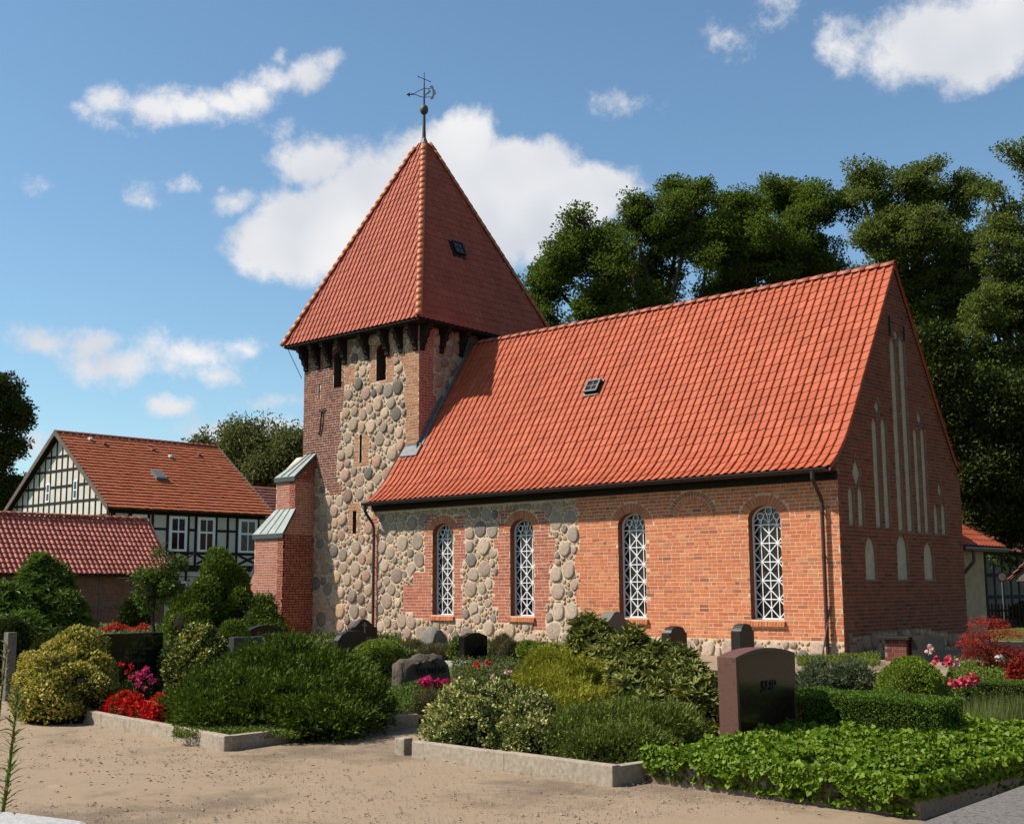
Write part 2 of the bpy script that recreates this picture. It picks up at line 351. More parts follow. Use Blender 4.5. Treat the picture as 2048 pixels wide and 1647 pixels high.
BRICKS = []      # (frame, u0, u1, v0, v1, proud, material, wall part, free uv corners or None)
def lay_bricks(fr, z, val, material, part, course=.09, long=.25, head=.12, joint=.019, proud=.004, jitter=.0, v0=None):
    ii, jj = np.where(z.g == val)
    if len(ii) == 0: return
    vmin, vmax = z.V[ii.min(), 0]-z.res/2, z.V[ii.max(), 0]+z.res/2
    v = vmin if v0 is None else v0+math.floor((vmin-v0)/course)*course
    k = 0
    while v < vmax-.03:
        c = min(max(v+course/2, vmin), vmax-.01); i = int((c-z.v0)/z.res)
        if 0 <= i < z.g.shape[0]:
            row = np.concatenate([[False], z.g[i] == val, [False]]); d = np.diff(row.astype(int))
            for a, b in zip(np.where(d == 1)[0], np.where(d == -1)[0]):
                ua, ub = z.u0+a*z.res, z.u0+b*z.res
                if ub-ua < .05: continue
                if jitter and (b < z.g.shape[1]-1) : ub += random.uniform(-jitter, jitter)
                if jitter and a > 1: ua += random.uniform(-jitter, jitter)
                # bond: two stretchers and a header, shifted course by course and on a wall-wide lattice
                per = 2*(long+joint)+head+joint
                st = math.floor(ua/per)*per-per+(k % 4)*per*.39+random.uniform(-.02, .02); u = st; q = 0
                while u < ub:
                    w = (long, long, head)[q % 3]*random.uniform(.94, 1.05); q += 1
                    e0, e1 = max(u, ua), min(u+w, ub)
                    if e1-e0 > .045:
                        BRICKS.append((fr, e0, e1, v+joint/2+random.uniform(-.002, .002), v+course-joint/2+random.uniform(-.002, .002), proud*random.uniform(.6, 1.35), material, part, None))
                    u += w+joint
        v += course; k += 1

ARCHB = []
def arch_bricks(fr, cu, vs, hw, rise, part, material='brick_arch', thick=.24, n=19, proud=.005):
    """a ring of bricks on edge over an opening with an elliptical head"""
    for i in range(n):
        t0, t1 = math.pi*(i+.07)/n, math.pi*(i+.93)/n
        q = [(cu+hw*math.cos(t), vs+rise*math.sin(t)) for t in (t0, t1)]
        q2 = [(cu+(hw+thick)*math.cos(t), vs+(rise+thick)*math.sin(t)) for t in (t0, t1)]
        BRICKS.append((fr, 0, 0, 0, 0, proud*random.uniform(.7, 1.3), material, part, [q[1], q[0], q2[0], q2[1]]))

ROCKS = []       # (points, faces, material, part)
def lay_stones(fr, z, val, part, sizes, gap=.02, relief=.05, seed=1, material='field_stone', small='field_stone_small', aniso=.45, pack=.72, grow=1.28, soft=.05):
    """boulders of falling size thrown on the wall, each grown to a rounded cell between its neighbours"""
    R = random.Random(seed); S = []; cell = {}; cs = .5
    ii, jj = np.where(z.g == val)
    if len(ii) == 0: return
    for (r0, r1, n) in sizes:
        for _ in range(n):
            k = R.randrange(len(ii)); u = z.U[ii[k], jj[k]]+R.uniform(-.01, .01); v = z.V[ii[k], jj[k]]+R.uniform(-.01, .01); r = R.uniform(r0, r1)
            if any(z.get(u+r*.75*a, v+r*.75*b) != val for a, b in ((1, 0), (-1, 0), (0, 1), (0, -1))): continue
            ci, cj = int(u/cs), int(v/cs); ok = True
            for a in (-1, 0, 1):
                for b in (-1, 0, 1):
                    for (x, y, q) in cell.get((ci+a, cj+b), ()):
                        if (x-u)**2+(y-v)**2 < (pack*(r+q)+gap)**2: ok = False; break
                    if not ok: break
                if not ok: break
            if ok: S.append((u, v, r)); cell.setdefault((ci, cj), []).append((u, v, r))
    NS = 12
    for (u, v, r) in S:
        ci, cj = int(u/cs), int(v/cs)
        nb = [(x, y, q) for a in (-1, 0, 1) for b in (-1, 0, 1) for (x, y, q) in cell.get((ci+a, cj+b), ()) if (x, y, q) != (u, v, r)]
        nc = R.randint(4, 7); ph = R.uniform(0, 6.28); asp = R.uniform(1, 1+aniso); ta = R.gauss(0, .6); rad = []
        cut = [(ph+2*math.pi*(i+R.uniform(-.3, .3))/nc, R.uniform(.72, 1.08)) for i in range(nc)]    # the split faces
        for k in range(NS):
            t = 2*math.pi*k/NS; c, s = math.cos(t), math.sin(t)
            m = min([d_/max(math.cos(t-a_), .25) for a_, d_ in cut]); m = r*grow*min(m, 1.25)*math.sqrt((math.cos(t-ta)*asp)**2+(math.sin(t-ta)/asp)**2)
            for (x, y, q) in nb:
                dx, dy = x-u, y-v; dist = math.hypot(dx, dy); pr = (c*dx+s*dy)/dist
                if pr > .12:
                    lim = ((dist*dist+r*r-q*q)/(2*dist)-gap/2)/pr
                    m = min(m, max(lim, .35*r))
            while m > .4*r and z.get(u+c*m, v+s*m) != val: m *= .9
            rad.append(m)
        rad = [soft*rad[k-1]+(1-2*soft)*rad[k]+soft*rad[(k+1) % NS] for k in range(NS)]
        h = min(relief*(.5+R.random()*.7), r*.45); tilt = (R.uniform(-.35, .35), R.uniform(-.35, .35)); pts = []
        for sc, hh in ((1.0, -.004), (.93, .72), (.74, .98)):
            for k in range(NS):
                t = 2*math.pi*k/NS; a, b = math.cos(t)*rad[k]*sc, math.sin(t)*rad[k]*sc
                n = hh if hh < 0 else h*hh*(1+R.uniform(-.13, .13))+(tilt[0]*a+tilt[1]*b)*.25*(hh > 0)
                pts.append(fr.P(u+a, v+b, n))
        pts.append(fr.P(u, v, h*1.0))
        f = [(j*NS+k, j*NS+(k+1) % NS, (j+1)*NS+(k+1) % NS, (j+1)*NS+k) for j in (0, 1) for k in range(NS)]
        f += [(2*NS+k, 2*NS+(k+1) % NS, 3*NS) for k in range(NS)]
        ROCKS.append((pts, f, material if r > .09 else small, part, r))

def ellipse_head(cu, hw, v0, vs, rise, n=12):
    return [(cu-hw, v0), (cu+hw, v0)]+[(cu+hw*math.cos(math.pi*i/n), vs+rise*math.sin(math.pi*i/n)) for i in range(n+1)]
def pointed(cu, hw, v0, vs, rise, n=5):
    R_ = [(cu+hw*math.cos(math.pi/2*i/n)**.8 if i < n else cu, vs+rise*math.sin(math.pi/2*i/n)) for i in range(n+1)]
    return [(cu-hw, v0), (cu+hw, v0)]+R_+[(2*cu-p[0], p[1]) for p in reversed(R_[:-1])]

# ------------------------------------------------------------------ roof tiles
TILE_W = .2265
PROF = [(0, -.002), (.03, .030), (.12, .040), (.24, .037), (.42, .017), (.60, .005), (.82, .0), (1.0, .002)]
def tile_local(w, L, lift=.020, th=.022, flip=False):
    """u across, v down the slope, n out; the lower edge rides on the tile below"""
    P = PROF if not flip else [(1-a, b) for a, b in reversed(PROF)]
    v = [(a*w, 0.0, b+.002) for a, b in P]+[(a*w, L, b+lift) for a, b in P]+[(a*w, L, b+lift) for a, b in P]+[(a*w, L-.003, b+lift-th) for a, b in P]
    n = len(P); f = [(i, n+i, n+i+1, i+1) for i in range(n-1)]+[(2*n+i, 3*n+i, 3*n+i+1, 2*n+i+1) for i in range(n-1)]
    return np.array(v), f
TILES = []       # (origin, u, v, n, mesh key, material, allow single)
TILE_MESH = {}
def put_tile(o, u, v, n, key, material, roof): TILES.append((np.array(o, float), np.array(u, float), np.array(v, float), np.array(n, float), key, material, roof))
# ================================================================== the church
church = empty('church', 'red tiled brick and fieldstone church with square pyramid-roofed tower', 'church', (0, 0, 0))
FS = Frame((0, 0, 0), (1, 0, 0), (0, 0, 1), (0, -1, 0))          # nave, south wall
FE = Frame((0, 0, 0), (0, 1, 0), (0, 0, 1), (1, 0, 0))           # nave, east gable
TY, TX0, TX1, TY1 = 1.1, -20.95, -15.05, 7.0                      # tower plan
FTS = Frame((0, TY, 0), (1, 0, 0), (0, 0, 1), (0, -1, 0))
FTE = Frame((TX1, 0, 0), (0, 1, 0), (0, 0, 1), (1, 0, 0))
NW = -15.95                                                        # nave, west end
RY, RZ, NN = 3.42, 9.74, 6.84                                      # ridge and north wall
WIN = [-12.82, -9.68, -5.86, -1.94]; WHW, WV0, WVS, WRI = .44, .87, 3.22, .33

def pS(px, py): q = onS(px, py); return (q[0], q[2])
def pT(px, py): q = onS(px, py, TY); return (q[0], q[2])
def pE(px, py): q = onE(px, py); return (q[1], q[2])

# ---- nave, south wall
whole = [ellipse_head(c, WHW, WV0, WVS, WRI) for c in WIN]
mb = MB()
wall_core(mb, FS, [(NW, -.3), (0, -.3), (0, 4.45), (NW, 4.45)], whole, .32, 0, mi_rev=1)
mb.add([(NW, 0, -.3), (NW, 2.0, -.3), (NW, 2.0, 6.4), (NW, 0, 4.45)], [(0, 1, 2, 3)], 0)
mb.add([(0, NN, -.3), (NW, NN, -.3), (NW, NN, 4.45), (0, NN, 4.45)], [(0, 1, 2, 3)], 0)
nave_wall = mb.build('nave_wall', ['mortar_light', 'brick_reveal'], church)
zS = Zones(NW, 0, -.05, 4.42)
zS.rect(NW, 0, -.05, 4.42, 9)
def jag(px, y0, y1, n=9, amp=7, seed=0):
    R = random.Random(seed); return [(px+R.uniform(-amp, amp), y0+(y1-y0)*i/n) for i in range(n+1)]
zS.paint([pS(*p) for p in jag(1156, 1000, 1272, 12, 8, 3)]+[(.2, .46), (.2, 5), pS(1156, 900)], 1)
zS.rect(-2.9, 0.1, .40, .6, 1); zS.rect(NW, -7, 3.98, 4.42, 1)
for (px0, px1, y0, y1) in [(849, 866, 1040, 1240), (826, 866, 1142, 1236), (806, 866, 1168, 1226), (906, 930, 1032, 1120), (906, 924, 1120, 1236), (858, 920, 1030, 1060)]:
    zS.paint([pS(px0, y0), pS(px1, y0), pS(px1, y1), pS(px0, y1)], 2)
for (px0, px1, y0, y1) in [(996, 1022, 1045, 1245), (986, 1022, 1075, 1100), (985, 1022, 1150, 1215), (1066, 1100, 1040, 1205), (1066, 1092, 1200, 1262), (1090, 1110, 1070, 1130), (1000, 1090, 1020, 1055)]:
    zS.paint([pS(px0, y0), pS(px1, y0), pS(px1, y1), pS(px0, y1)], 2)
zS.rect(NW, NW+.2, .1, 4.4, 2)
for c in WIN:
    zS.paint([(c-WHW-.26, WVS-.02), (c+WHW+.26, WVS-.02)]+[(c+(WHW+.27)*math.cos(math.pi*i/12), WVS+(WRI+.27)*math.sin(math.pi*i/12)) for i in range(13)], 0)
    zS.paint([(p[0]*1.0+(.0), p[1]) for p in ellipse_head(c, WHW+.012, WV0-.16, WVS, WRI)], 0)
    arch_bricks(FS, c, WVS, WHW, WRI, nave_wall)
# walled-up window: its arch still reads in the brickwork
bc, bs = pS(1385, 1030)
zS.paint([(bc-.72, bs-.05), (bc+.72, bs-.05)]+[(bc+.72*math.cos(math.pi*i/12), bs+.62*math.sin(math.pi*i/12)) for i in range(13)], 3)
zS.paint([(bc-.44, bs-.1), (bc+.44, bs-.1)]+[(bc+.45*math.cos(math.pi*i/12), bs+.36*math.sin(math.pi*i/12)) for i in range(13)], 1)
zS.g[zS.g == 3] = 0
arch_bricks(FS, bc, bs-.02, .45, .36, nave_wall, 'brick_nave', .12, 17, .005)
arch_bricks(FS, bc, bs-.02, .585, .495, nave_wall, 'brick_quoin', .12, 21, .005)
lay_bricks(FS, zS, 1, 'brick_nave', nave_wall, jitter=.015, v0=.5)
lay_bricks(FS, zS, 2, 'brick_jamb', nave_wall, jitter=.03, v0=.5)
lay_stones(FS, zS, 9, nave_wall, [(.20, .29, 260), (.12, .19, 600), (.06, .11, 2500), (.03, .055, 12000)], .026, .034, 5, grow=1.45, soft=.02, material='field_stone_nave')

# ---- windows
def bar2(mb, fr, a, b, w, n0, n1, mi=0):
    d = np.array(b)-np.array(a); L_ = np.hypot(*d); d = d/L_; s = np.array([-d[1], d[0]])*w/2
    q = [np.array(a)-s, np.array(b)-s, np.array(b)+s, np.array(a)+s]
    mb.hexa([fr.P(p[0], p[1], n0) for p in q], [fr.P(p[0], p[1], n1) for p in q], mi)
for wi, c in enumerate(WIN):
    ol = ellipse_head(c, WHW, WV0, WVS, WRI, 14)
    t = tessellate_polygon([[Vector((p[0], p[1], 0)) for p in ol]])
    pane = MB(); pane.add([FS.P(p[0], p[1], -.235) for p in ol], [tuple(x) for x in t])
    win = pane.build('window', ['glass_dark'], church)
    f = MB(); cxy = (c, 2.2)
    for i in range(len(ol)):
        a, b = np.array(ol[i]), np.array(ol[(i+1) % len(ol)])
        ai, bi = [np.array(p)+np.array([.034*np.sign(c-p[0])*(abs(p[0]-c) > .03), .034 if p[1] < WVS-.5 else -.034]) for p in (a, b)]
        f.hexa([FS.P(*a, -.24), FS.P(*b, -.24), FS.P(*bi, -.24), FS.P(*ai, -.24)], [FS.P(*a, -.19), FS.P(*b, -.19), FS.P(*bi, -.19), FS.P(*ai, -.19)])
    f.build('frame', ['white_paint'], win)
    g = MB(); q = [c-WHW/2, c, c+WHW/2]; ys = [WV0+.03+i*(3.10-WV0-.03)/5 for i in range(6)]
    for x in q: bar2(g, FS, (x, WV0+.02), (x, 3.14), .018, -.232, -.205)
    for y in ys[1:]: bar2(g, FS, (c-WHW+.02, y), (c+WHW-.02, y), .023, -.232, -.200)
    for i in range(5):
        a, b = ys[i], ys[i+1]; m = (a+b)/2
        for p_, q_ in (((q[0], a), (q[2], b)), ((q[2], a), (q[0], b)), ((q[0], a), (c-WHW+.02, m)), ((c-WHW+.02, m), (q[0], b)), ((q[2], a), (c+WHW-.02, m)), ((c+WHW-.02, m), (q[2], b))):
            bar2(g, FS, p_, q_, .019, -.232, -.202)
    g.build('glazing_lattice', ['white_paint'], win)
    g = MB()
    for x, y in ((q[0], 3.30), (c, 3.43), (q[2], 3.30)):
        g.tube([FS.P(x+.085*math.cos(k*math.pi/8), y+.085*math.sin(k*math.pi/8), -.215) for k in range(17)], .016, 5, cap=False)
    for x, top in ((q[0], 3.30), (c, 3.43), (q[2], 3.30)):
        for s_ in (-1, 1):
            g.tube([FS.P(x+s_*WHW/4*(1-k/6)**.0*(.35+.65*(k/6)**2)*1.0 if 0 else x+s_*(.012+.088*(k/6)**2.2), 3.14+(top-3.14)*k/6, -.215) for k in range(7)], .012, 5)
            g.tube([FS.P(x+s_*(WHW/2)*(1-k/6)**.6 if 0 else x+s_*(.20-.115*(k/6)**1.6), 3.14+(top-.05-3.14)*k/6, -.215) for k in range(7)], .010, 5)
    g.build('tracery', ['white_paint'], win, smooth=True)
    s = MB(); n = 13
    for i in range(n):
        a = c-WHW-.06+(2*WHW+.12)*i/n; b = a+(2*WHW+.12)/n-.012; j = random.uniform(-.006, .006)
        s.hexa([FS.P(a, WV0-.15, -.2), FS.P(b, WV0-.15, -.2), FS.P(b, WV0-.005, -.2), FS.P(a, WV0-.005, -.2)],
               [FS.P(a, WV0-.155, .075+j), FS.P(b, WV0-.155, .075+j), FS.P(b, WV0-.045, .06+j), FS.P(a, WV0-.045, .06+j)])
    s.build('sill', ['brick_arch'], win)

# ---- east gable
gable_out = [(0, -.3), (NN, -.3), (NN, 4.45), (RY, 9.62), (0, 4.45)]
niches = []
for (l, r, top, bot) in [(1733, 1755, 1074, 1158), (1797, 1819, 1069, 1158), (1850, 1870, 1084, 1158)]:
    (a, v0), (b, _), (_, vt) = pE(l, bot), pE(r, bot), pE((l+r)/2, top)
    niches.append(pointed((a+b)/2, (b-a)/2, v0, vt-.5, .5))
for (dx, dtop, dbot, s1, s2, w, top, bot) in [(1712, 912, 985, 1702, 1721, 11.5, 970, 1052), (1754, 795, 838, 1749, 1767, 11.5, 832, 1056), (1792, 655, 690, 1785, 1803, 11.5, 674, 1060), (1838, 815, 860, 1831, 1845.5, 10, 852, 1063), (1879, 957, 1008, 1872, 1887, 9.5, 1002, 1067)]:
    (_, v0) = pE((s1+s2)/2, bot); uc, vt = pE(dx, dtop); _, vb = pE(dx, dbot)
    for s_ in (s1, s2):
        (a, _), (b, vs_) = pE(s_-w/2, top+14), pE(s_+w/2, top+14)
        niches.append(pointed((a+b)/2, (b-a)/2, v0, vs_-.1, .22))
    hw_ = {1712: .22, 1879: .15}.get(dx, .16)
    vb2 = vb+.06
    niches.append([(uc, vb2), (uc+hw_, (vt+vb2)/2), (uc, vt), (uc-hw_, (vt+vb2)/2)])
mb = MB(); wall_core(mb, FE, gable_out, niches, .055, 0, True, 1)
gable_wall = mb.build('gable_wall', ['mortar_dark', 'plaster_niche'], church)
zE = Zones(0, NN, -.05, 9.7)
zE.paint([(0, .55), (NN, .35), (NN, 4.45), (RY, 9.6), (0, 4.45)], 1)
zE.paint([(.22, -.05), (NN, -.05), (NN, .36), (3.5, .62), (.22, .5)], 9)
zE.rect(0, .22, .02, .6, 1)
for nc in niches:
    m = np.mean(nc, axis=0); zE.paint([tuple(np.array(p)+np.sign(np.array(p)-m)*(.02, .05 if len(nc) == 4 else 0)) for p in nc], 0)
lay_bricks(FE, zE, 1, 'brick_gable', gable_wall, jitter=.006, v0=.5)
lay_stones(FE, zE, 9, gable_wall, [(.15, .22, 300), (.09, .14, 500), (.05, .08, 900)], .02, .05, 8)
for px, py, h in ((1777.5, 652, .5), (1806.5, 668, .38)):
    mb = MB(); u, v = pE(px, py); mb.hexa([FE.P(u-.02, v-h/2, .01), FE.P(u+.02, v-h/2, .01), FE.P(u+.02, v+h/2, .01), FE.P(u-.02, v+h/2, .01)], [FE.P(u-.02, v-h/2, .05), FE.P(u+.02, v-h/2, .05), FE.P(u+.02, v+h/2, .05), FE.P(u-.02, v+h/2, .05)]); mb.build('wall_anchor', ['iron'], church)

# ---- tower
wa = [pT(675, 776), pT(667, 776), pT(683, 776), pT(676, 703)]
wb = [pT(762, 761), pT(752.5, 761), pT(772, 761), pT(763, 688)]
tw = []
for w in (wa, wb):
    hw_ = (w[2][0]-w[1][0])/2; tw.append(ellipse_head(w[0][0], hw_, w[0][1], w[3][1]-hw_, hw_))
def slit(px0, px1, y0, y1): a, b = pT(px0, y1), pT(px1, y0); return [(a[0], a[1]), (b[0], a[1]), (b[0], b[1]), (a[0], b[1])]
sl = [slit(718.5, 724, 868, 926), slit(704.5, 713, 1020, 1067), slit(636.5, 640, 769, 797)]
mb = MB(); wall_core(mb, FTS, [(TX0, -.3), (TX1, -.3), (TX1, 10.1), (TX0, 10.1)], tw+sl, .6, 0, True, 1, 1)
mb.add([(TX1, TY, -.3), (TX1, TY1, -.3), (TX1, TY1, 10.1), (TX1, TY, 10.1)], [(0, 1, 2, 3)])
mb.add([(TX0, TY1, -.3), (TX0, TY, -.3), (TX0, TY, 10.1), (TX0, TY1, 10.1)], [(0, 1, 2, 3)])
mb.add([(TX1, TY1, -.3), (TX0, TY1, -.3), (TX0, TY1, 10.1), (TX1, TY1, 10.1)], [(0, 1, 2, 3)])
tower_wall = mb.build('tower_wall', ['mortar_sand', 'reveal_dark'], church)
zT = Zones(TX0, TX1, -.05, 10.1)
zT.rect(TX0, TX1, -.05, 10.1, 9)
zT.paint([pT(*p) for p in [(590, 640), (700, 640), (690, 690), (688, 780), (690, 800), (680, 830), (684, 870), (676, 905), (672, 930), (676, 962), (690, 984), (660, 990), (645, 968), (634, 935), (590, 935)]], 1)
zT.paint([pT(*p) for p in [(812, 640), (845, 640), (845, 905), (806, 905), (812, 880), (808, 850), (813, 820), (806, 790), (812, 760), (806, 730), (797, 715), (815, 700)]], 2)
for (a, b, c, d) in [(688, 702, 690, 770), (738, 752, 690, 764), (772, 788, 700, 758), (742, 786, 756, 766), (690, 712, 728, 765), (708, 719, 866, 924), (723, 738, 868, 932), (706, 735, 915, 932), (697, 705, 1005, 1072), (712, 722, 1008, 1070), (698, 718, 1005, 1020)]:
    zT.paint([pT(a, c), pT(b, c), pT(b, d), pT(a, d)], 2)
for h in tw+sl: zT.paint([(p[0]+.015*np.sign(p[0]-np.mean([q_[0] for q_ in h])), p[1]) for p in h], 0)
for w, m_ in ((wa, 'brick_tower'), (wb, 'brick_quoin')):
    hw_ = (w[2][0]-w[1][0])/2; cu, vt = w[0][0], w[3][1]-hw_
    zT.paint([(cu+(hw_+.2)*math.cos(math.pi*i/12), vt+(hw_+.2)*math.sin(math.pi*i/12)) for i in range(13)], 0)
    arch_bricks(FTS, cu, vt, hw_, hw_, tower_wall, m_, .18, 13, .006)
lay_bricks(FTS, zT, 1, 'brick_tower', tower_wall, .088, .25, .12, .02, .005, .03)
lay_bricks(FTS, zT, 2, 'brick_quoin', tower_wall, .092, .25, .12, .02, .005, .04)
lay_stones(FTS, zT, 9, tower_wall, [(.20, .29, 1100), (.13, .19, 1300), (.06, .10, 3500), (.03, .05, 6000)], .03, .052, 3, aniso=.45, soft=.06, grow=1.35)
zTE = Zones(TY, 5.0, 5.8, 10.1)
zTE.rect(TY, 5.0, 5.8, 10.1, 9); zTE.rect(TY, 1.75, 5.8, 10.1, 2); zTE.paint([(1.1, 5.8), (2.5, 5.8), (1.9, 7.8), (1.1, 7.8)], 2); zTE.rect(3.1, 4.4, 7, 10.1, 2)
lay_bricks(FTE, zTE, 2, 'brick_buttress', tower_wall, .092, .25, .12, .02, .005, .03)
lay_stones(FTE, zTE, 9, tower_wall, [(.17, .25, 300), (.10, .15, 400), (.05, .08, 500)], .03, .06, 4)
mb = MB()   # iron tie across the old brick corner
a, b = pT(646, 822), pT(642, 862)
mb.tube([FTS.P(a[0]-.14, a[1]+.06, .04), FTS.P(a[0], a[1], .05), FTS.P((a[0]+b[0])/2, (a[1]+b[1])/2, .06), FTS.P(b[0], b[1], .05), FTS.P(b[0]-.1, b[1]-.1, .04)], .03, 6)
mb.tube([FTS.P(a[0]+.14, a[1]+.08, .04), FTS.P(a[0], a[1], .05)], .025, 6)
mb.build('wall_anchor', ['iron'], church)
# timber corbels and soffit below the tower roof
ov = .52
bp = [(0, 9.22), (.07, 9.26), (.09, 9.42), (.16, 9.46), (.19, 9.62), (.28, 9.68), (.31, 9.84), (.42, 9.9), (.45, 10.06), (0, 10.06)]
for px in (614, 638, 661, 691, 736, 776, 803, 832):
    u = pT(px, 720)[0]; u = min(max(u, TX0+.1), TX1-.1)
    mb = MB(); mb.prism([FTS.P(u-.085, z_, n_+.012) for n_, z_ in bp], FTS.u*.17); mb.build('corbel', ['timber_dark'], church)
for u in (1.2, 2.05, 2.95, 3.9, 4.8):
    mb = MB(); mb.prism([FTE.P(u-.085, z_, n_+.012) for n_, z_ in bp], FTE.u*.17); mb.build('corbel', ['timber_dark'], church)
for u in (2.0, 3.2, 4.4, 5.6, 6.8):
    mb = MB(); mb.prism([(TX0-n_-.012, u-.085, z_) for n_, z_ in bp], (0, .17, 0)); mb.build('corbel', ['timber_dark'], church)
mb = MB(); mb.box(TX0-ov+.03, TX1+ov-.03, TY-ov+.03, TY1+ov-.03, 10.06, 10.14); mb.build('soffit', ['timber_dark'], church)
mb = MB(); mb.tube([(TX0-.45, TY-.4, 10.05), (TX0-.05, TY-.08, 9.0)], .012, 4); mb.build('cable', ['iron'], church)

# ---- corner buttress with metal caps
BX0, BX1 = -21.85, -20.25; UX0 = -21.3; BY, UY = -.2, .25
FB = Frame((0, BY, 0), (1, 0, 0), (0, 0, 1), (0, -1, 0)); FU = Frame((0, UY, 0), (1, 0, 0), (0, 0, 1), (0, -1, 0))
FBE = Frame((BX1, 0, 0), (0, 1, 0), (0, 0, 1), (1, 0, 0))
z1, z2, z3, z4 = 3.46, 4.30, 5.40, 6.22
prof_e = [(BY, -.3), (TY, -.3), (TY, z4), (UY, z3), (UY, z2), (BY, z1)]
prof_s = [(-22.42, -.3), (BX1, -.3), (BX1, z1), (BX0, z1), (BX0, 2.25), (-22.42, 1.4)]
mb = MB()
mb.prism([(x, BY, z) for x, z in prof_s], (0, TY-BY, 0))
mb.prism([(x, UY, z) for x, z in [(UX0, z1-.2), (BX1-.002, z1-.2), (BX1-.002, z3), (UX0, z3)]], (0, TY-UY, 0))
mb.prism([(BX1, y, z) for y, z in prof_e], (-.3, 0, 0))
mb.prism([(UX0, y, z) for y, z in [(UY, z3-.1), (TY, z3-.1), (TY, z4), (UY, z3)]], (BX1-UX0, 0, 0))
buttress = mb.build('buttress', ['mortar_buttress'], church)
zB = Zones(-22.45, BX1, -.05, z1); zB.paint(prof_s, 1); lay_bricks(FB, zB, 1, 'brick_buttress', buttress, .085, .24, .115, .019, .004)
zU = Zones(UX0, BX1, z2-.6, z3); zU.rect(UX0, BX1, z2-.6, z3, 1); lay_bricks(FU, zU, 1, 'brick_buttress', buttress, .085, .24, .115, .019, .004)
zBE = Zones(BY, TY, -.05, z4); zBE.paint(prof_e, 1); lay_bricks(FBE, zBE, 1, 'brick_buttress', buttress, .085, .24, .115, .019, .004)
def cap(x0, x1, xt0, xt1, y0, za, y1, zb, nseam):
    """sloping sheet cap with standing seams and a dark edge"""
    mb = MB(); th = .05
    A = [(x0, y0, za), (x1, y0, za), (xt1, y1, zb), (xt0, y1, zb)]
    mb.hexa(A, [(p[0], p[1], p[2]+th) for p in A])
    c_ = mb.build('buttress_cap', ['copper_green'], church)
    e = MB()
    e.hexa([(x0, y0-.012, za-.11), (x1+.012, y0-.012, za-.11), (x1+.012, y0-.012, za+.045), (x0, y0-.012, za+.045)][::1], [(x0, y0, za-.11), (x1+.012, y0, za-.11), (x1+.012, y0, za+.045), (x0, y0, za+.045)])
    e.hexa([(x1+.012, y0, za-.10), (x1+.012, y1, zb-.10), (x1+.012, y1, zb+.055), (x1+.012, y0, za+.055)], [(x1, y0, za-.10), (x1, y1, zb-.10), (x1, y1, zb+.055), (x1, y0, za+.055)])
    for i in range(1, nseam):
        t = i/nseam; a = np.array([x0+(x1-x0)*t, y0, za+th]); b = np.array([xt0+(xt1-xt0)*t, y1, zb+th])
        e.hexa([a-(.012, 0, 0), a+(.012, 0, 0), b+(.012, 0, 0), b-(.012, 0, 0)], [a+(-.012, 0, .035), a+(.012, 0, .035), b+(.012, 0, .035), b+(-.012, 0, .035)])
    e.build('seam', ['copper_dark'], c_)
cap(BX0-.06, BX1+.03, UX0-.02, BX1+.03, BY-.06, z1, UY+.01, z2+.02, 4)
cap(UX0-.05, BX1+.03, UX0+.5, BX1+.03, UY-.06, z3, TY, z4+.02, 3)
mb = MB(); mb.prism([(x, BY-.02, z) for x, z in [(BX0, 2.25), (-22.46, 1.36), (-22.46, 1.28), (-22.5, 1.34), (-22.5, 1.42), (BX0-.02, 2.42)]], (0, 1.2, 0)); mb.build('buttress_cap', ['copper_dark'], church)

# ---- nave roof: bell-cast eaves
PRF = [(-.43, 4.30), (-.30, 4.39), (-.03, 4.60), (.36, 4.99), (.88, 5.74), (RY, RZ)]
_s = [0.0]
for a, b in zip(PRF, PRF[1:]): _s.append(_s[-1]+math.hypot(b[0]-a[0], b[1]-a[1]))
def prf(s):
    s = min(max(s, 0), _s[-1])
    for i in range(len(PRF)-1):
        if s <= _s[i+1]+1e-9:
            t = (s-_s[i])/(_s[i+1]-_s[i]); return np.array([PRF[i][0]+t*(PRF[i+1][0]-PRF[i][0]), PRF[i][1]+t*(PRF[i+1][1]-PRF[i][1])])
ROWS = 25; EXP = _s[-1]/ROWS
XE = .08
mb = MB()
pts = [prf(_s[-1]*i/20)-np.array([0, .06]) for i in range(21)]
for i in range(20):
    (a, za), (b, zb) = pts[i], pts[i+1]
    x0 = NW+.02 if b < TY else TX1
    mb.add([(x0, a, za), (XE-.02, a, za), (XE-.02, b, zb), (x0, b, zb)], [(0, 1, 2, 3)])
    if a > -.05: mb.add([(TX1, 2*RY-a, za), (XE-.02, 2*RY-a, za), (XE-.02, 2*RY-b, zb), (TX1, 2*RY-b, zb)], [(0, 1, 2, 3)])
nave_roof = mb.build('nave_roof', ['timber_dark'], church)
ncol = int((XE-NW)/TILE_W)
SKY1 = onE(1190, 777, -8.0)
def roof_hit(px, py):
    k = RZ-1.575*RY; d = ray(px, py); t = (k-(CAM[2]-1.575*CAM[1]))/(d[2]-1.575*d[1]); return CAM+d*t
SK = roof_hit(1189, 776)
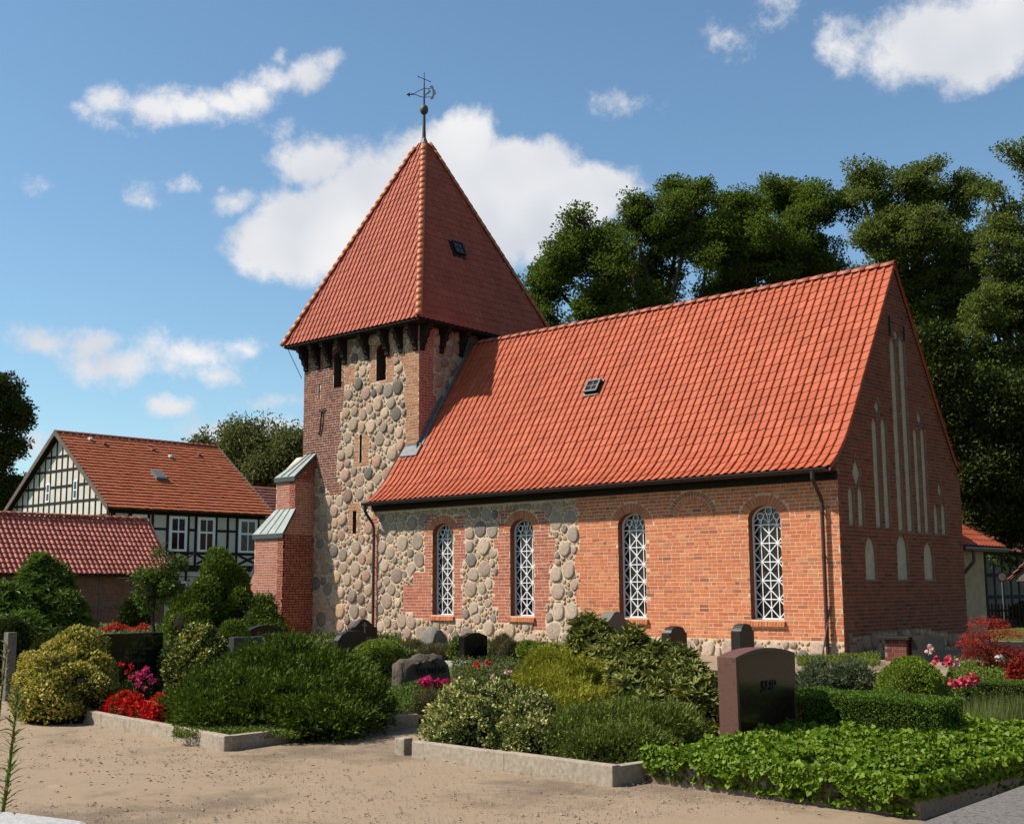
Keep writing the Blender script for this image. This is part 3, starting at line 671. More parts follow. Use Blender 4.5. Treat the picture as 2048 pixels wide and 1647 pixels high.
for j in range(ROWS):
    s0, s1 = j*EXP, min((j+1)*EXP+.055, _s[-1])
    lo, hi = prf(s0), prf(s1); L_ = float(np.hypot(*(lo-hi))); v = np.array([0, (lo-hi)[0], (lo-hi)[1]])/L_; n = np.cross(v, (1, 0, 0))
    key = ('n', round(L_, 3))
    if key not in TILE_MESH: TILE_MESH[key] = tile_local(TILE_W, L_)
    for i in range(ncol):
        x = XE-i*TILE_W
        if x-TILE_W < TX1-.02 and hi[0] > TY-.05: continue
        if abs(x-TILE_W/2-SK[0]) < .30 and abs((lo[1]+hi[1])/2-SK[2]) < .24: continue
        w = np.array([random.gauss(0, .006), random.gauss(0, .005), random.gauss(0, .006)])
        o = np.array([x, hi[0], hi[1]])+n*random.gauss(0, .0025)
        vv = v+w*.35; vv /= np.linalg.norm(vv); uu = np.array([-1., 0, 0]); uu -= vv*(uu@vv); uu /= np.linalg.norm(uu)
        put_tile(o, uu, vv, np.cross(uu, vv), key, 'roof_tile', nave_roof)
        if x-TILE_W > TX1 and j > 1:     # the slope facing away
            put_tile((x-TILE_W, 2*RY-hi[0], hi[1]), (1, 0, 0), (0, -v[1], v[2]), np.cross((1, 0, 0), (0, -v[1], v[2])), key, 'roof_tile', None)
# ridge tiles
def half_round(L_, r0, r1, seg=8, drop=.02):
    v = []; f = []
    for x, r in ((0, r0), (L_, r1)):
        for k in range(seg+1):
            t = math.pi*k/seg; v.append((x, r*math.cos(t), r*math.sin(t)-drop))
        for k in range(seg+1):
            t = math.pi*k/seg; v.append((x, (r-.018)*math.cos(t), (r-.018)*math.sin(t)-drop))
    m = seg+1
    for k in range(seg):
        f.append((k, k+1, 2*m+k+1, 2*m+k)); f.append((m+k, m+k+1, k+1, k)); f.append((2*m+k, 2*m+k+1, 3*m+k+1, 3*m+k))
    me = bpy.data.meshes.new('ridge_tile'); me.from_pydata(v, [], f); me.polygons.foreach_set('use_smooth', [True]*len(f)); me.update(); return me
rm = half_round(.44, .125, .105); rm.materials.append(MATS['roof_tile_ridge'])
n = int((XE-TX1)/.40)
for i in range(n):
    o = link_mesh('ridge_tile', rm, nave_roof); o.location = (XE+.01-i*.40, RY, RZ-.015+random.gauss(0, .004)); o.rotation_euler = (0, math.radians(2), math.pi)
# roof edge boards, gutter and pipes
mb = MB()
for sgn in (1, -1):
    q = [prf(_s[-1]*i/16) for i in range(0 if sgn == 1 else 2, 17)]
    for a, b in zip(q, q[1:]):
        ya, yb = (a[0], b[0]) if sgn == 1 else (2*RY-a[0], 2*RY-b[0])
        mb.hexa([(XE-.05, ya, a[1]-.085), (XE-.05, yb, b[1]-.085), (XE-.05, yb, b[1]-.02), (XE-.05, ya, a[1]-.02)], [(XE-.02, ya, a[1]-.085), (XE-.02, yb, b[1]-.085), (XE-.02, yb, b[1]-.02), (XE-.02, ya, a[1]-.02)])
mb.build('bargeboard', ['roof_tile_ridge'], church)
mb = MB(); mb.box(NW+.02, XE-.06, -.36, .0, 4.20, 4.235); mb.box(NW+.02, XE-.06, -.10, -.013, 4.04, 4.20)
mb.build('eaves_board', ['timber_dark'], church)
gx0, gx1, gy, gz, gr = NW+.05, XE-.08, -.475, 4.27, .075
mb = MB(); seg = 9
v = []; f = []
for x in (gx0, gx1):
    for r in (gr, gr-.008):
        for k in range(seg): t = math.pi+math.pi*k/(seg-1); v.append((x, gy+r*math.cos(t), gz+r*math.sin(t)))
for k in range(seg-1): f += [(k, k+1, 2*seg+k+1, 2*seg+k), (seg+k, seg+k+1, 3*seg+k+1, 3*seg+k)]
mb.add(v, f); mb.tube([(gx0, gy-gr, gz), (gx1, gy-gr, gz)], .011, 6)
for x in (gx0, gx1): mb.add([(x, gy+gr*math.cos(math.pi+math.pi*k/(seg-1)), gz+gr*math.sin(math.pi+math.pi*k/(seg-1))) for k in range(seg)], [tuple(range(seg))])
gutter = mb.build('gutter', ['gutter_brown'], church)
br = MB()
for i in range(18):
    x = gx0+.3+i*(gx1-gx0-.6)/17; br.tube([(x, gy+(gr+.006)*math.cos(math.pi+math.pi*k/6), gz+(gr+.006)*math.sin(math.pi+math.pi*k/6)) for k in range(7)], .008, 4)
br.build('bracket', ['gutter_brown'], gutter)
def downpipe(x, y):
    mb = MB(); mb.tube([(x, gy, gz-.05), (x, gy, gz-.22), (x, gy+.06, gz-.32), (x, y-.05, gz-.62), (x, y, gz-.74), (x, y, .5), (x, y, .04)], [.06, .05, .045, .045, .045, .045, .045], 10)
    for z in (.35, 1.1, 2.3, 3.3): mb.tube([(x, y, z-.02), (x, y, z+.02)], .056, 10)
    for z in (1.1, 2.3, 3.3): mb.box(x-.012, x+.012, y, -.001, z-.012, z+.012)
    mb.build('downpipe', ['pipe_brown'], church, smooth=False)
downpipe(-.36, -.10); downpipe(NW+.16, -.10)
# roof light in the nave roof
def roof_light(c, u, v, n, w, h, name='skylight'):
    c, u, v, n = [np.array(a, float) for a in (c, u, v, n)]
    def P(a, b, d): return c+u*a+v*b+n*d
    def bx(mb, a0, a1, b0, b1, d0, d1): mb.hexa([P(a0, b0, d0), P(a1, b0, d0), P(a1, b1, d0), P(a0, b1, d0)], [P(a0, b0, d1), P(a1, b0, d1), P(a1, b1, d1), P(a0, b1, d1)])
    mb = MB(); t = .05
    bx(mb, -w/2-.05, w/2+.05, -h/2-.05, h/2+.08, .0, .05)
    fr_ = mb.build(name, ['gutter_brown'], church)
    mb = MB(); bx(mb, -w/2, w/2, -h/2, h/2, .051, .12); mb.build('glass', ['glass_dark'], fr_)
    mb = MB(); bx(mb, -.012, .012, -h/2, h/2, .121, .135); bx(mb, -w/2, w/2, -.012, .012, .121, .136)
    for a in (-w/2, w/2-t): bx(mb, a, a+t, -h/2, h/2, .121, .15)
    for b in (-h/2, h/2-t): bx(mb, -w/2, w/2, b, b+t, .121, .149)
    mb.build('frame', ['iron'], fr_)
sv = np.array([0, -(PRF[-1][0]-PRF[-2][0]), -(PRF[-1][1]-PRF[-2][1])]); sv /= np.linalg.norm(sv)
roof_light(SK, (-1, 0, 0), sv, np.cross((-1, 0, 0), sv), .48, .44)
# lead where the roof meets the tower
mb = MB()
yz = [(y, RZ-(RY-y)*1.575) for y in np.linspace(TY-.12, RY, 12)]
for (a, za), (b, zb) in zip(yz, yz[1:]):
    mb.hexa([(TX1+.002, a, za+.03), (TX1+.16, a, za+.03), (TX1+.16, b, zb+.03), (TX1+.002, b, zb+.03)], [(TX1+.002, a, za+.07), (TX1+.16, a, za+.07), (TX1+.16, b, zb+.07), (TX1+.002, b, zb+.07)])
    mb.hexa([(TX1+.03, a, za+.0), (TX1+.03, b, zb+.0), (TX1+.03, b, zb+.22), (TX1+.03, a, za+.34)], [(TX1+.012, a, za), (TX1+.012, b, zb), (TX1+.012, b, zb+.22), (TX1+.012, a, za+.34)])
q0 = prf(_s[-1]*.36)
mb.prism([(TX1-.55, TY-.015, 6.02), (TX1+.14, TY-.015, 6.02), (TX1+.14, TY-.015, 6.22), (TX1-.5, TY-.015, 6.22)], (0, -.03, 0))
mb.hexa([(TX1-.62, TY-.25, 5.78), (TX1+.16, TY-.25, 5.78), (TX1+.16, TY-.02, 6.12), (TX1-.6, TY-.02, 6.12)], [(TX1-.62, TY-.27, 5.82), (TX1+.16, TY-.27, 5.82), (TX1+.16, TY-.04, 6.16), (TX1-.6, TY-.04, 6.16)])
mb.build('lead_flashing', ['lead'], church)

# ---- tower roof
AP = np.array([(TX0+TX1)/2, (TY+TY1)/2, 17.95]); EZ = 10.16
HB = (TX1-TX0)/2+ov+.02
cor = {'SE': np.array([AP[0]+HB, AP[1]-HB, EZ]), 'SW': np.array([AP[0]-HB, AP[1]-HB, EZ]), 'NE': np.array([AP[0]+HB, AP[1]+HB, EZ-.12]), 'NW': np.array([AP[0]-HB, AP[1]+HB, EZ])}
mb = MB(); dn = np.array([0, 0, -.07])
for a, b in (('SW', 'SE'), ('SE', 'NE'), ('NE', 'NW'), ('NW', 'SW')): mb.add([cor[a]+dn, cor[b]+dn, AP+dn], [(0, 1, 2)])
tower_roof = mb.build('tower_roof', ['timber_dark'], church)
CUSTOM = []
for a, b in (('SW', 'SE'), ('SE', 'NE'), ('NE', 'NW'), ('NW', 'SW')):
    A, B = cor[a], cor[b]; mid = (A+B)/2; u = (A-B)/np.linalg.norm(A-B); dv = mid-AP; Ls = np.linalg.norm(dv); v = dv/Ls; v = v-u*(v@u); v /= np.linalg.norm(v); n = np.cross(u, v)
    hwf = np.linalg.norm(A-B)/2; nr = 29; ex = (Ls-.32)/nr; tw_ = .222
    for j in range(nr):
        lo = Ls-j*ex; hi = lo-ex-.05; key = ('t', 0)
        if key not in TILE_MESH: TILE_MESH[key] = tile_local(tw_, ex+.05)
        hw_lo, hw_hi = hwf*lo/Ls, hwf*hi/Ls; k = int(hw_lo/tw_)+2
        for i in range(-k, k):
            u0 = i*tw_
            if min(abs(u0), abs(u0+tw_)) > hw_lo: continue
            if max(abs(u0), abs(u0+tw_)) < hw_hi:
                put_tile(AP+u*u0+v*hi+n*random.gauss(0, .002), u, v, n, key, 'roof_tile_tower', None)
            else:
                vl, fl = TILE_MESH[key]; w = vl.copy(); w[:, 0] += u0
                lim = hwf*(hi+w[:, 1])/Ls; w[:, 0] = np.clip(w[:, 0], -lim, lim); w[:, 1] += hi
                CUSTOM.append((AP+np.outer(w[:, 0], u)+np.outer(w[:, 1], v)+np.outer(w[:, 2], n), fl, 'roof_tile_tower'))
hm = half_round(.36, .112, .122, 8, .01); hm.materials.append(MATS['roof_tile_hip'])
for k in cor:
    d = cor[k]-AP; L_ = np.linalg.norm(d); d = d/L_; side = np.cross(d, (0, 0, 1)); side /= np.linalg.norm(side); up = np.cross(side, d)
    nh = int((L_-.3)/.31)
    for i in range(nh):
        o = link_mesh('hip_tile', hm, tower_roof)
        p = AP+d*(L_-.36-i*.31+.03)+up*.03
        R3 = Matrix((d+up*.045, side, up)).transposed().to_4x4(); R3.translation = Vector(p); o.matrix_world = R3
mb = MB(); mb.lathe(tuple(AP), [(.36, -.62), (.30, -.48), (.14, -.2), (.07, -.02), (.06, .1)], 4)
mb2 = MB()
rot = math.pi/4
for v_ in mb.v:
    x, y = v_[0]-AP[0], v_[1]-AP[1]; mb2.v.append((AP[0]+x*math.cos(rot)-y*math.sin(rot), AP[1]+x*math.sin(rot)+y*math.cos(rot), v_[2]))
mb2.f = mb.f; mb2.mi = mb.mi; mb2.build('roof_cap', ['lead'], tower_roof)
# roof light in the tower's east slope
A, B = cor['SE'], cor['NE']; mid = (A+B)/2; u = (A-B)/np.linalg.norm(A-B); v = (mid-AP)/np.linalg.norm(mid-AP); v = v-u*(v@u); v /= np.linalg.norm(v); n = np.cross(u, v)
d = ray(913, 500); t = ((AP-CAM)@n)/(d@n); roof_light(CAM+d*t+n*.03, u, v, n, .5, .52)
# weather vane: pole, knob, cross, arrow and a ring-shaped tail with a leaping horse
vane = MB(); zt = AP[2]
vane.lathe((AP[0], AP[1], zt-.05), [(.075, 0), (.06, .5), (.05, .95)], 10)
vane_o = vane.build('vane_pole', ['verdigris'], church, smooth=True)
mb = MB(); mb.lathe((AP[0], AP[1], zt+.86), [(.02, 0), (.10, .03), (.15, .12), (.155, .2), (.13, .3), (.06, .37), (.02, .38)], 14); mb.build('knob', ['verdigris'], vane_o, smooth=True)
mb = MB(); mb.tube([(AP[0], AP[1], zt+1.2), (AP[0], AP[1], zt+1.75), (AP[0], AP[1], zt+2.45)], [.035, .03, .01], 8); mb.lathe((AP[0], AP[1], zt+2.42), [(.005, 0), (.025, .03), (.005, .06)], 8)
zc = zt+2.22; mb.tube([(AP[0], AP[1]-.30, zc), (AP[0], AP[1]+.30, zc)], .014, 6)
for s_ in (-1, 1): mb.lathe((AP[0], AP[1]+s_*.30, zc-.03), [(.003, 0), (.03, .03), (.003, .06)], 8)
mb.build('cross_rod', ['iron'], vane_o)
vd = .64*np.array([math.cos(math.radians(44)), math.sin(math.radians(44)), 0]); vc = AP+np.array([0, 0, 1.62]); vz = np.array([0, 0, 1.])
mb = MB()
mb.tube([vc-vd*.95, vc-vd*.55+vz*.05, vc-vd*.3+vz*.16, vc+vz*.24], .014, 5); mb.tube([vc-vd*.95, vc-vd*.5+vz*.0, vc-vd*.2-vz*.08, vc-vz*.1], .014, 5)
mb.tube([vc+vz*.24, vc+vd*.38+vz*.24], .012, 5); mb.tube([vc-vz*.1, vc+vd*.38-vz*.08], .012, 5)
mb.prism([vc-vd*1.02, vc-vd*.80+vz*.09, vc-vd*.84, vc-vd*.80-vz*.09], np.cross(vd, vz)*.012)
mb.build('arrow', ['iron'], vane_o)
mb = MB(); wv = np.cross(vd, vz)*.012
outr = [(.30, .33), (.42, .40), (.52, .36), (.56, .24), (.66, .18), (.68, .06), (.58, 0), (.55, -.1), (.44, -.16), (.33, -.12), (.40, -.06), (.47, .02), (.48, .12), (.46, .22), (.40, .28)]
mb.prism([vc+vd*a+vz*(b-.03) for a, b in outr], wv)
horse = [(.06, -.02), (.10, .05), (.16, .08), (.22, .10), (.25, .18), (.22, .24), (.27, .25), (.33, .16), (.40, .12), (.36, .09), (.31, .07), (.26, .02), (.18, .02), (.13, -.03), (.10, -.08)]
mb.prism([vc+vd*a+vz*(b-.0) for a, b in horse], wv)
mb.build('vane_tail', ['vane_metal'], vane_o)

# ---- sacristy on the north side, with a hipped roof
AX, AY0, AY1, AH = -.55, NN, 9.55, 2.75
mb = MB(); mb.box(-4.2, AX, AY0, AY1, -.2, AH); mb.build('sacristy_wall', ['plaster_annex'], church)
E1, E2 = np.array([AX+.45, AY0+.02, AH-.06]), np.array([AX+.45, AY1+.45, AH-.06]); W2 = np.array([-4.6, AY1+.45, AH-.06]); T1, T2 = np.array([-2.4, AY0+.02, AH+1.75]), np.array([-3.0, AY0+.02, AH+1.75])
mb = MB(); k = np.array([0, 0, -.1])
mb.add([E1, E2, T1], [(0, 1, 2)]); mb.add([E2, W2, T2, T1], [(0, 1, 2, 3)]); mb.add([E1+k, E2+k, W2+k, np.array([-4.6, AY0+.02, AH-.16])], [(0, 1, 2, 3)]); mb.add([E1+k, E2+k, E2, E1], [(0, 1, 2, 3)]); mb.add([E2+k, W2+k, W2, E2], [(0, 1, 2, 3)])
ann_roof = mb.build('sacristy_roof', ['timber_dark'], church)
u = np.array([0, -1., 0]); v = E1-T1; v[1] = 0; Ls = np.linalg.norm(v); v /= Ls; n = np.cross(u, v); nr = 11; ex = (Ls-.05)/nr
for j in range(nr):
    lo = Ls-j*ex; hi = lo-ex-.05; wl_ = (E2[1]-E1[1])*lo/Ls
    vl, fl = tile_local(.222, ex+.05)
    for i in range(int(wl_/.222)+1):
        w = vl.copy(); w[:, 0] = np.maximum(-(i+1)*.222+w[:, 0]+.0, -(E2[1]-E1[1])*(hi+w[:, 1])/Ls); w[:, 1] += hi
        flare = .16*np.clip((w[:, 1]/Ls-.6)/.4, 0, 1)**2
        CUSTOM.append((T1+np.outer(w[:, 0], u)+np.outer(w[:, 1], v)+np.outer(w[:, 2]+.03+flare*0, n), fl, 'roof_tile'))
mb = MB(); x_, y_ = AX+.52, NN+.35
mb.tube([(x_, E1[1]+.1, AH-.12), (x_, E2[1]+.02, AH-.12)], .06, 8); mb.tube([(x_, NN+.75, AH-.15), (x_, NN+.75, AH-.45), (x_-.2, NN+.6, AH-.75), (AX+.12, NN+.3, AH-.95), (AX+.06, NN+.14, AH-1.1), (AX+.06, NN+.14, .05)], .05, 8)
mb.build('downpipe', ['gutter_brown'], church)
mb = MB(); mb.box(AX-.01, AX+.035, NN+.26, NN+.42, .0, 1.75); mb.build('pipe_casing', ['copper_green'], church)

# ---- loose joinery of all pieces
def flush_church():
    # bricks: the 300 that show largest stand alone, the rest are one mass
    def score(b):
        fr, u0, u1, v0, v1, pr, m, part, q = b
        if q is None and part is nave_wall and v0 > .55 and u0 > -9:
            P = fr.P((u0+u1)/2, (v0+v1)/2); return (u1-u0)*(v1-v0)/proj(P)[2]**2
        return 0
    order = sorted(range(len(BRICKS)), key=lambda i: -score(BRICKS[i])); single = set(order[:300])
    unit = {}
    def unit_mesh(m):
        if m not in unit:
            b = MB(); b.add([(x, y, z) for z in (0, 1) for y in (0, 1) for x in (0, 1)], [(4, 5, 7, 6), (0, 1, 5, 4), (2, 6, 7, 3), (0, 4, 6, 2), (1, 3, 7, 5)])
            me = bpy.data.meshes.new('brick'); me.from_pydata(b.v, [], b.f); me.materials.append(MATS[m]); me.update(); unit[m] = me
        return unit[m]
    names = sorted({b[6] for b in BRICKS}); V = []; F = []; MI = []; k = 0
    quad = np.array([(4, 5, 6, 7), (0, 1, 5, 4), (1, 2, 6, 5), (2, 3, 7, 6), (3, 0, 4, 7)])
    for i, (fr, u0, u1, v0, v1, pr, m, part, q) in enumerate(BRICKS):
        if i in single:
            o = link_mesh('brick', unit_mesh(m), part)
            a, b, c = fr.u*(u1-u0), fr.v*(v1-v0), fr.n*(pr+.02)
            Mx = Matrix((a, b, c)).transposed().to_4x4(); Mx.translation = Vector(fr.P(u0, v0, -.02)); o.matrix_world = Mx
        else:
            q = q or [(u0, v0), (u1, v0), (u1, v1), (u0, v1)]
            j = np.random.uniform(-.003, .003, (4, 2)) if q else 0
            V.append(fr.arr(q, -.01)); V.append(fr.arr(np.array(q)+j, pr)); F.append(quad+k); MI += [names.index(m)]*5; k += 8
    me = np_mesh('brickwork', np.concatenate(V), np.concatenate(F), MI); link_mesh('brickwork', me, church, 'stuff', names)
    # field stones
    order = sorted(range(len(ROCKS)), key=lambda i: -ROCKS[i][4]/proj(ROCKS[i][0][-1])[2] if ROCKS[i][3] is not gable_wall else 0); single = set(order[:300])
    names = sorted({r[2] for r in ROCKS}); big = MB()
    for i, (pts, f, m, part, r) in enumerate(ROCKS):
        if i in single:
            me = bpy.data.meshes.new('stone'); me.from_pydata([tuple(p) for p in pts], [], f); me.polygons.foreach_set('use_smooth', [True]*len(f)); me.update(); link_mesh('stone', me, part, None, [m])
        else: big.add(pts, f, names.index(m))
    big.build('stonework', names, church, 'stuff', smooth=True)
    # tiles
    cand = [i for i, t in enumerate(TILES) if t[6] is nave_roof]
    cand.sort(key=lambda i: proj(TILES[i][0])[2]); single = set(cand[:300]); tm = {}
    names = sorted({t[5] for t in TILES}|{c[2] for c in CUSTOM}); V = []; F = []; MI = []; k = 0
    for i, (o_, u, v, n, key, m, roof) in enumerate(TILES):
        vl, fl = TILE_MESH[key]
        if i in single:
            if key not in tm:
                me = bpy.data.meshes.new('roof_tile'); me.from_pydata([tuple(p) for p in vl], [], fl); me.materials.append(MATS[m]); me.polygons.foreach_set('use_smooth', [True]*7+[False]*7); me.update(); tm[key] = me
            o = link_mesh('roof_tile', tm[key], nave_roof)
            Mx = Matrix((u, v, n)).transposed().to_4x4(); Mx.translation = Vector(o_); o.matrix_world = Mx
        else:
            V.append(o_+vl@np.array([u, v, n])); fa = np.array([t if len(t) == 4 else (*t, t[2]) for t in fl][:14]); F.append(fa+k); MI += [names.index(m)]*14; k += len(vl)
    for (vw, fl, m) in CUSTOM:
        V.append(vw); fa = np.array(fl[:14]); F.append(fa+k); MI += [names.index(m)]*14; k += len(vw)
    me = np_mesh('roof_tiling', np.concatenate(V), np.concatenate(F), MI)
    sm = np.zeros(len(MI), bool); sm.reshape(-1, 14)[:, :7] = True; me.polygons.foreach_set('use_smooth', sm)
    link_mesh('roof_tiling', me, church, 'stuff', names)
flush_church()
# ================================================================== ground
mat('gravel', [(.36,.265,.175),(.44,.33,.225),(.40,.295,.195),(.48,.365,.25)], .95, .1, (2.2,.10), (120,.006), rand=False, wear=(.5,.50,(.22,.165,.115),.85))
mat('lawn', [(.06,.10,.022),(.11,.15,.035),(.09,.11,.03)], .95, .1, (3,.2), (40,.02), rand=False)
mat('soil', [(.045,.03,.02),(.08,.055,.038)], .97, .1, (14,.3), (40,.02), rand=False)
mat('kerb_concrete', [(.42,.345,.26),(.52,.435,.335)], .9, .2, (25,.18), (90,.003), rand=False, wear=(6,.55,(.20,.165,.125),.6))
mat('kerb_granite', [(.27,.19,.15),(.35,.26,.205)], .6, .3, (40,.25), rand=False)
def sheet(name, pts, z, material, parent=None):
    mb = MB(); t = tessellate_polygon([[Vector((p[0], p[1], 0)) for p in pts]]); mb.add([(p[0], p[1], z) for p in pts], [tuple(x) for x in t])
    o = mb.build(name, [material], parent); o['kind'] = 'structure'; return o
sheet('ground', [(-600, -600), (600, -600), (600, 600), (-600, 600)], -.03, 'lawn')
# the gravel yard, gently uneven
mb = MB(); nx, ny = 90, 70
X, Y = np.meshgrid(np.linspace(-26, 20, nx), np.linspace(-27.5, 12, ny))
Zg = .010*np.sin(X*.9+Y*.4)+.008*np.sin(Y*1.7-X*.6)+.004*np.sin(X*3.1+1)*np.sin(Y*2.7)
Zg = Zg-.006
idx = np.arange(nx*ny).reshape(ny, nx)
me = np_mesh('path', np.stack([X, Y, Zg], -1).reshape(-1, 3), np.stack([idx[:-1, :-1], idx[:-1, 1:], idx[1:, 1:], idx[1:, :-1]], -1).reshape(-1, 4), smooth=True)
pa = link_mesh('path', me, None, 'structure', ['gravel'])
# pebbles, bits of leaf and sprouts lying on the gravel
def scatter_bits():
    n = 9000; px = rng.uniform(-40, 2090, n); py = 1440+210*rng.random(n)**.9
    P = np.array([onG(a, b) for a, b in zip(px, py)]); r = rng.uniform(.003, .010, n)*(1+.9*(rng.random(n) < .05))
    base = np.array([(1, 0, 0), (0, 1, 0), (-1, 0, 0), (0, -1, 0), (0, 0, .8)])
    a = rng.uniform(0, 6.28, n); c, s = np.cos(a), np.sin(a)
    sx = rng.uniform(.7, 1.5, n)
    V = np.zeros((n, 5, 3)); V[..., 0] = base[:, 0]*sx[:, None]*c[:, None]-base[:, 1]*s[:, None]; V[..., 1] = base[:, 0]*sx[:, None]*s[:, None]+base[:, 1]*c[:, None]; V[..., 2] = base[:, 2]
    V = V*r[:, None, None]+P[:, None, :]; V[..., 2] += .002
    T = np.array([(0, 1, 4), (1, 2, 4), (2, 3, 4), (3, 0, 4)]); F = (T[None]+np.arange(n)[:, None, None]*5).reshape(-1, 3)
    link_mesh('pebbles', np_mesh('pebbles', V.reshape(-1, 3), F), None, 'stuff', ['pebble'])['label'] = 'small pebbles scattered over the sandy yard'
mat('pebble', [(.30,.22,.15),(.42,.32,.22),(.22,.165,.12),(.50,.42,.33),(.36,.27,.18),(.40,.30,.2)], .9, .2)
scatter_bits()

# ================================================================== buildings beyond the churchyard
def tiled_slope(eL, eR, tL, tR, rows, cols, material, parent, prof, lift=.03, th=.03, name='roof_tiling', jit=.006):
    eL, eR, tL, tR = [np.array(p, float) for p in (eL, eR, tL, tR)]
    nrm = np.cross(eR-eL, tL-eL); nrm /= np.linalg.norm(nrm)
    if nrm[2] < 0: nrm = -nrm
    prof = np.array(prof); m = len(prof)
    I, J = np.meshgrid(np.arange(cols), np.arange(rows)); I, J = I.ravel(), J.ravel(); k = len(I)
    s = (I[:, None]+prof[None, :, 0])/cols
    def P(s, t): return (eL*(1-s)[..., None]+eR*s[..., None])*(1-t)[..., None]+(tL*(1-s)[..., None]+tR*s[..., None])*t[..., None]
    t0 = (J/rows)[:, None]+np.random.normal(0, .03/rows, (k, 1))+0*s; t1 = np.minimum((J+1.18)/rows, 1.0)[:, None]+0*s
    jj = np.random.normal(0, jit, (k, 1, 1))
    up = P(s, t1)+nrm*(prof[None, :, 1:2]+.002); lo = P(s, t0)+nrm*(prof[None, :, 1:2]+lift+jj); lip = P(s, t0+.0)+nrm*(prof[None, :, 1:2]+lift-th+jj)
    V = np.stack([up, lo, lo, lip], 1).reshape(-1, 3); f = [(i, m+i, m+i+1, i+1) for i in range(m-1)]+[(2*m+i, 3*m+i, 3*m+i+1, 2*m+i+1) for i in range(m-1)]
    F = (np.array(f)[None]+np.arange(k)[:, None, None]*4*m).reshape(-1, 4)
    me = np_mesh(name, V, F); sm = np.zeros((k, len(f)), bool); sm[:, :m-1] = True; me.polygons.foreach_set('use_smooth', sm.ravel())
    return link_mesh(name, me, parent, 'stuff', [material])
PAN = [(0, .0), (.15, .04), (.32, .058), (.5, .044), (.66, .01), (.85, -.01), (1, .0)]
FLAT = [(.02, 0), (.5, .004), (.98, 0)]
def beam(mb, a, b, w, n, d0, d1):
    """a timber from a to b on a wall whose outward normal is n"""
    a, b, n = np.array(a, float), np.array(b, float), np.array(n, float); d = (b-a)/np.linalg.norm(b-a); s = np.cross(n, d)*w/2
    mb.hexa([a-s+n*d0, b-s+n*d0, b+s+n*d0, a+s+n*d0], [a-s+n*d1, b-s+n*d1, b+s+n*d1, a+s+n*d1])

# ---- half-timbered house, gable to the south
HX = -44.0; e0, e1 = onE(216, 1011, HX), onE(549, 1032, HX)
HY0, HY1, HEZ = e0[1], e1[1], (e0[2]+e1[2])/2
rp = onS(110, 864, HY0); HRX, HRZ = rp[0], rp[2]; HWX = 2*HRX-HX
house = empty('timber_framed_house', 'white half-timbered house with long orange tiled roof behind the low barn', 'house', (HRX, (HY0+HY1)/2, 0))
def hp(o): o.matrix_parent_inverse = house.matrix_world.inverted(); return o
bpy.context.view_layer.update()
XW = HX-.45; XV = HWX+.45; SY = HY0+.35; NY = HY1-.3; slope = (HRZ-HEZ)/(HX-HRX)
mb = MB()
mb.prism([(XV, SY, -.2), (XW, SY, -.2), (XW, SY, HEZ+.25), (HRX, SY, HRZ-.15), (XV, SY, HEZ+.25)], (0, NY-SY, 0))
wall = mb.build('wall', ['plaster_white'], house); hp(wall)
TF = 'timber_frame'; nS, nE = (0, -1, 0), (1, 0, 0)
def hb(a, b, w, n, d1=.035): m = MB(); beam(m, a, b, w, n, -.02, d1); hp(m.build('beam', [TF], house))
def roof_z(x): return HEZ+.12+slope*(HX-.45-max(x, 2*HRX-x))
rails = [HEZ-.35, HEZ+.52, HEZ+1.4, HEZ+2.28, HEZ+3.05]
for i, z in enumerate(rails):
    half = min((HRZ-.2-z)/slope, XW-HRX)
    if half > .3: hb((HRX-half, SY, z), (HRX+half, SY, z), .12, nS)
x = HRX-.3
xs = [HRX-.31+.62*k for k in range(-9, 11)]
for k, x in enumerate(xs):
    if not XV < x < XW: continue
    top = min(roof_z(x), HRZ-.3)
    hb((x, SY, 2.4), (x, SY, top), .10, nS, .034)
hb((XW-.09, SY, -.1), (XW-.09, SY, HEZ+.1), .18, nS, .034)
for x in (HRX-1.1, HRX+1.9):   # small gable windows
    z0 = HEZ+.62; m = MB(); m.box(x-.2, x+.2, SY-.05, SY+.02, z0, z0+1.02); w = m.build('window', ['white_paint'], house); hp(w)
    for a, b in ((z0+.08, z0+.47), (z0+.54, z0+.94)):
        m = MB(); m.box(x-.13, x+.13, SY-.055, SY-.03, a, b); p_ = m.build('pane', ['glass_dark'], w); p_.matrix_parent_inverse = w.matrix_world.inverted()
# east front
yE = lambda px, py=1070: onE(px, py, XW)[1]; zE_ = lambda py, px=400: onE(px, py, XW)[2]
zt, zm, zs, zf = HEZ-.15, zE_(1060), zE_(1106), zE_(1136)
hb((XW, SY, zt), (XW, NY, zt), .20, nE); hb((XW, SY, zs), (XW, NY, zs), .15, nE, .034); hb((XW, SY, zf), (XW, NY, zf), .34, nE, .05)
wins = [(262, 292), (337, 373), (394, 429), (476, 513), (545, 580)]
posts = [222, 262, 296, 304, 334, 376, 391, 432, 455, 473, 516, 540]
for px in posts:
    y = yE(px)
    if y < NY: hb((XW, y, zf), (XW, y, zt), .14, nE, .033)
for px in (240, 330, 374, 420, 470, 520):
    y = yE(px); hb((XW, y, -.1), (XW, y, zf), .14, nE, .033)
for a, b in ((305, 333), (377, 390), (433, 472), (517, 540)): hb((XW, yE(a), zm), (XW, yE(b), zm), .13, nE, .032)
for a, b in ((338, 374), (395, 430), (478, 514)):
    hb((XW, yE(a), zs-.08), (XW, yE(b), zf+.25), .12, nE, .031); hb((XW, yE(a), zf+.25), (XW, yE(b), zs-.08), .12, nE, .030)
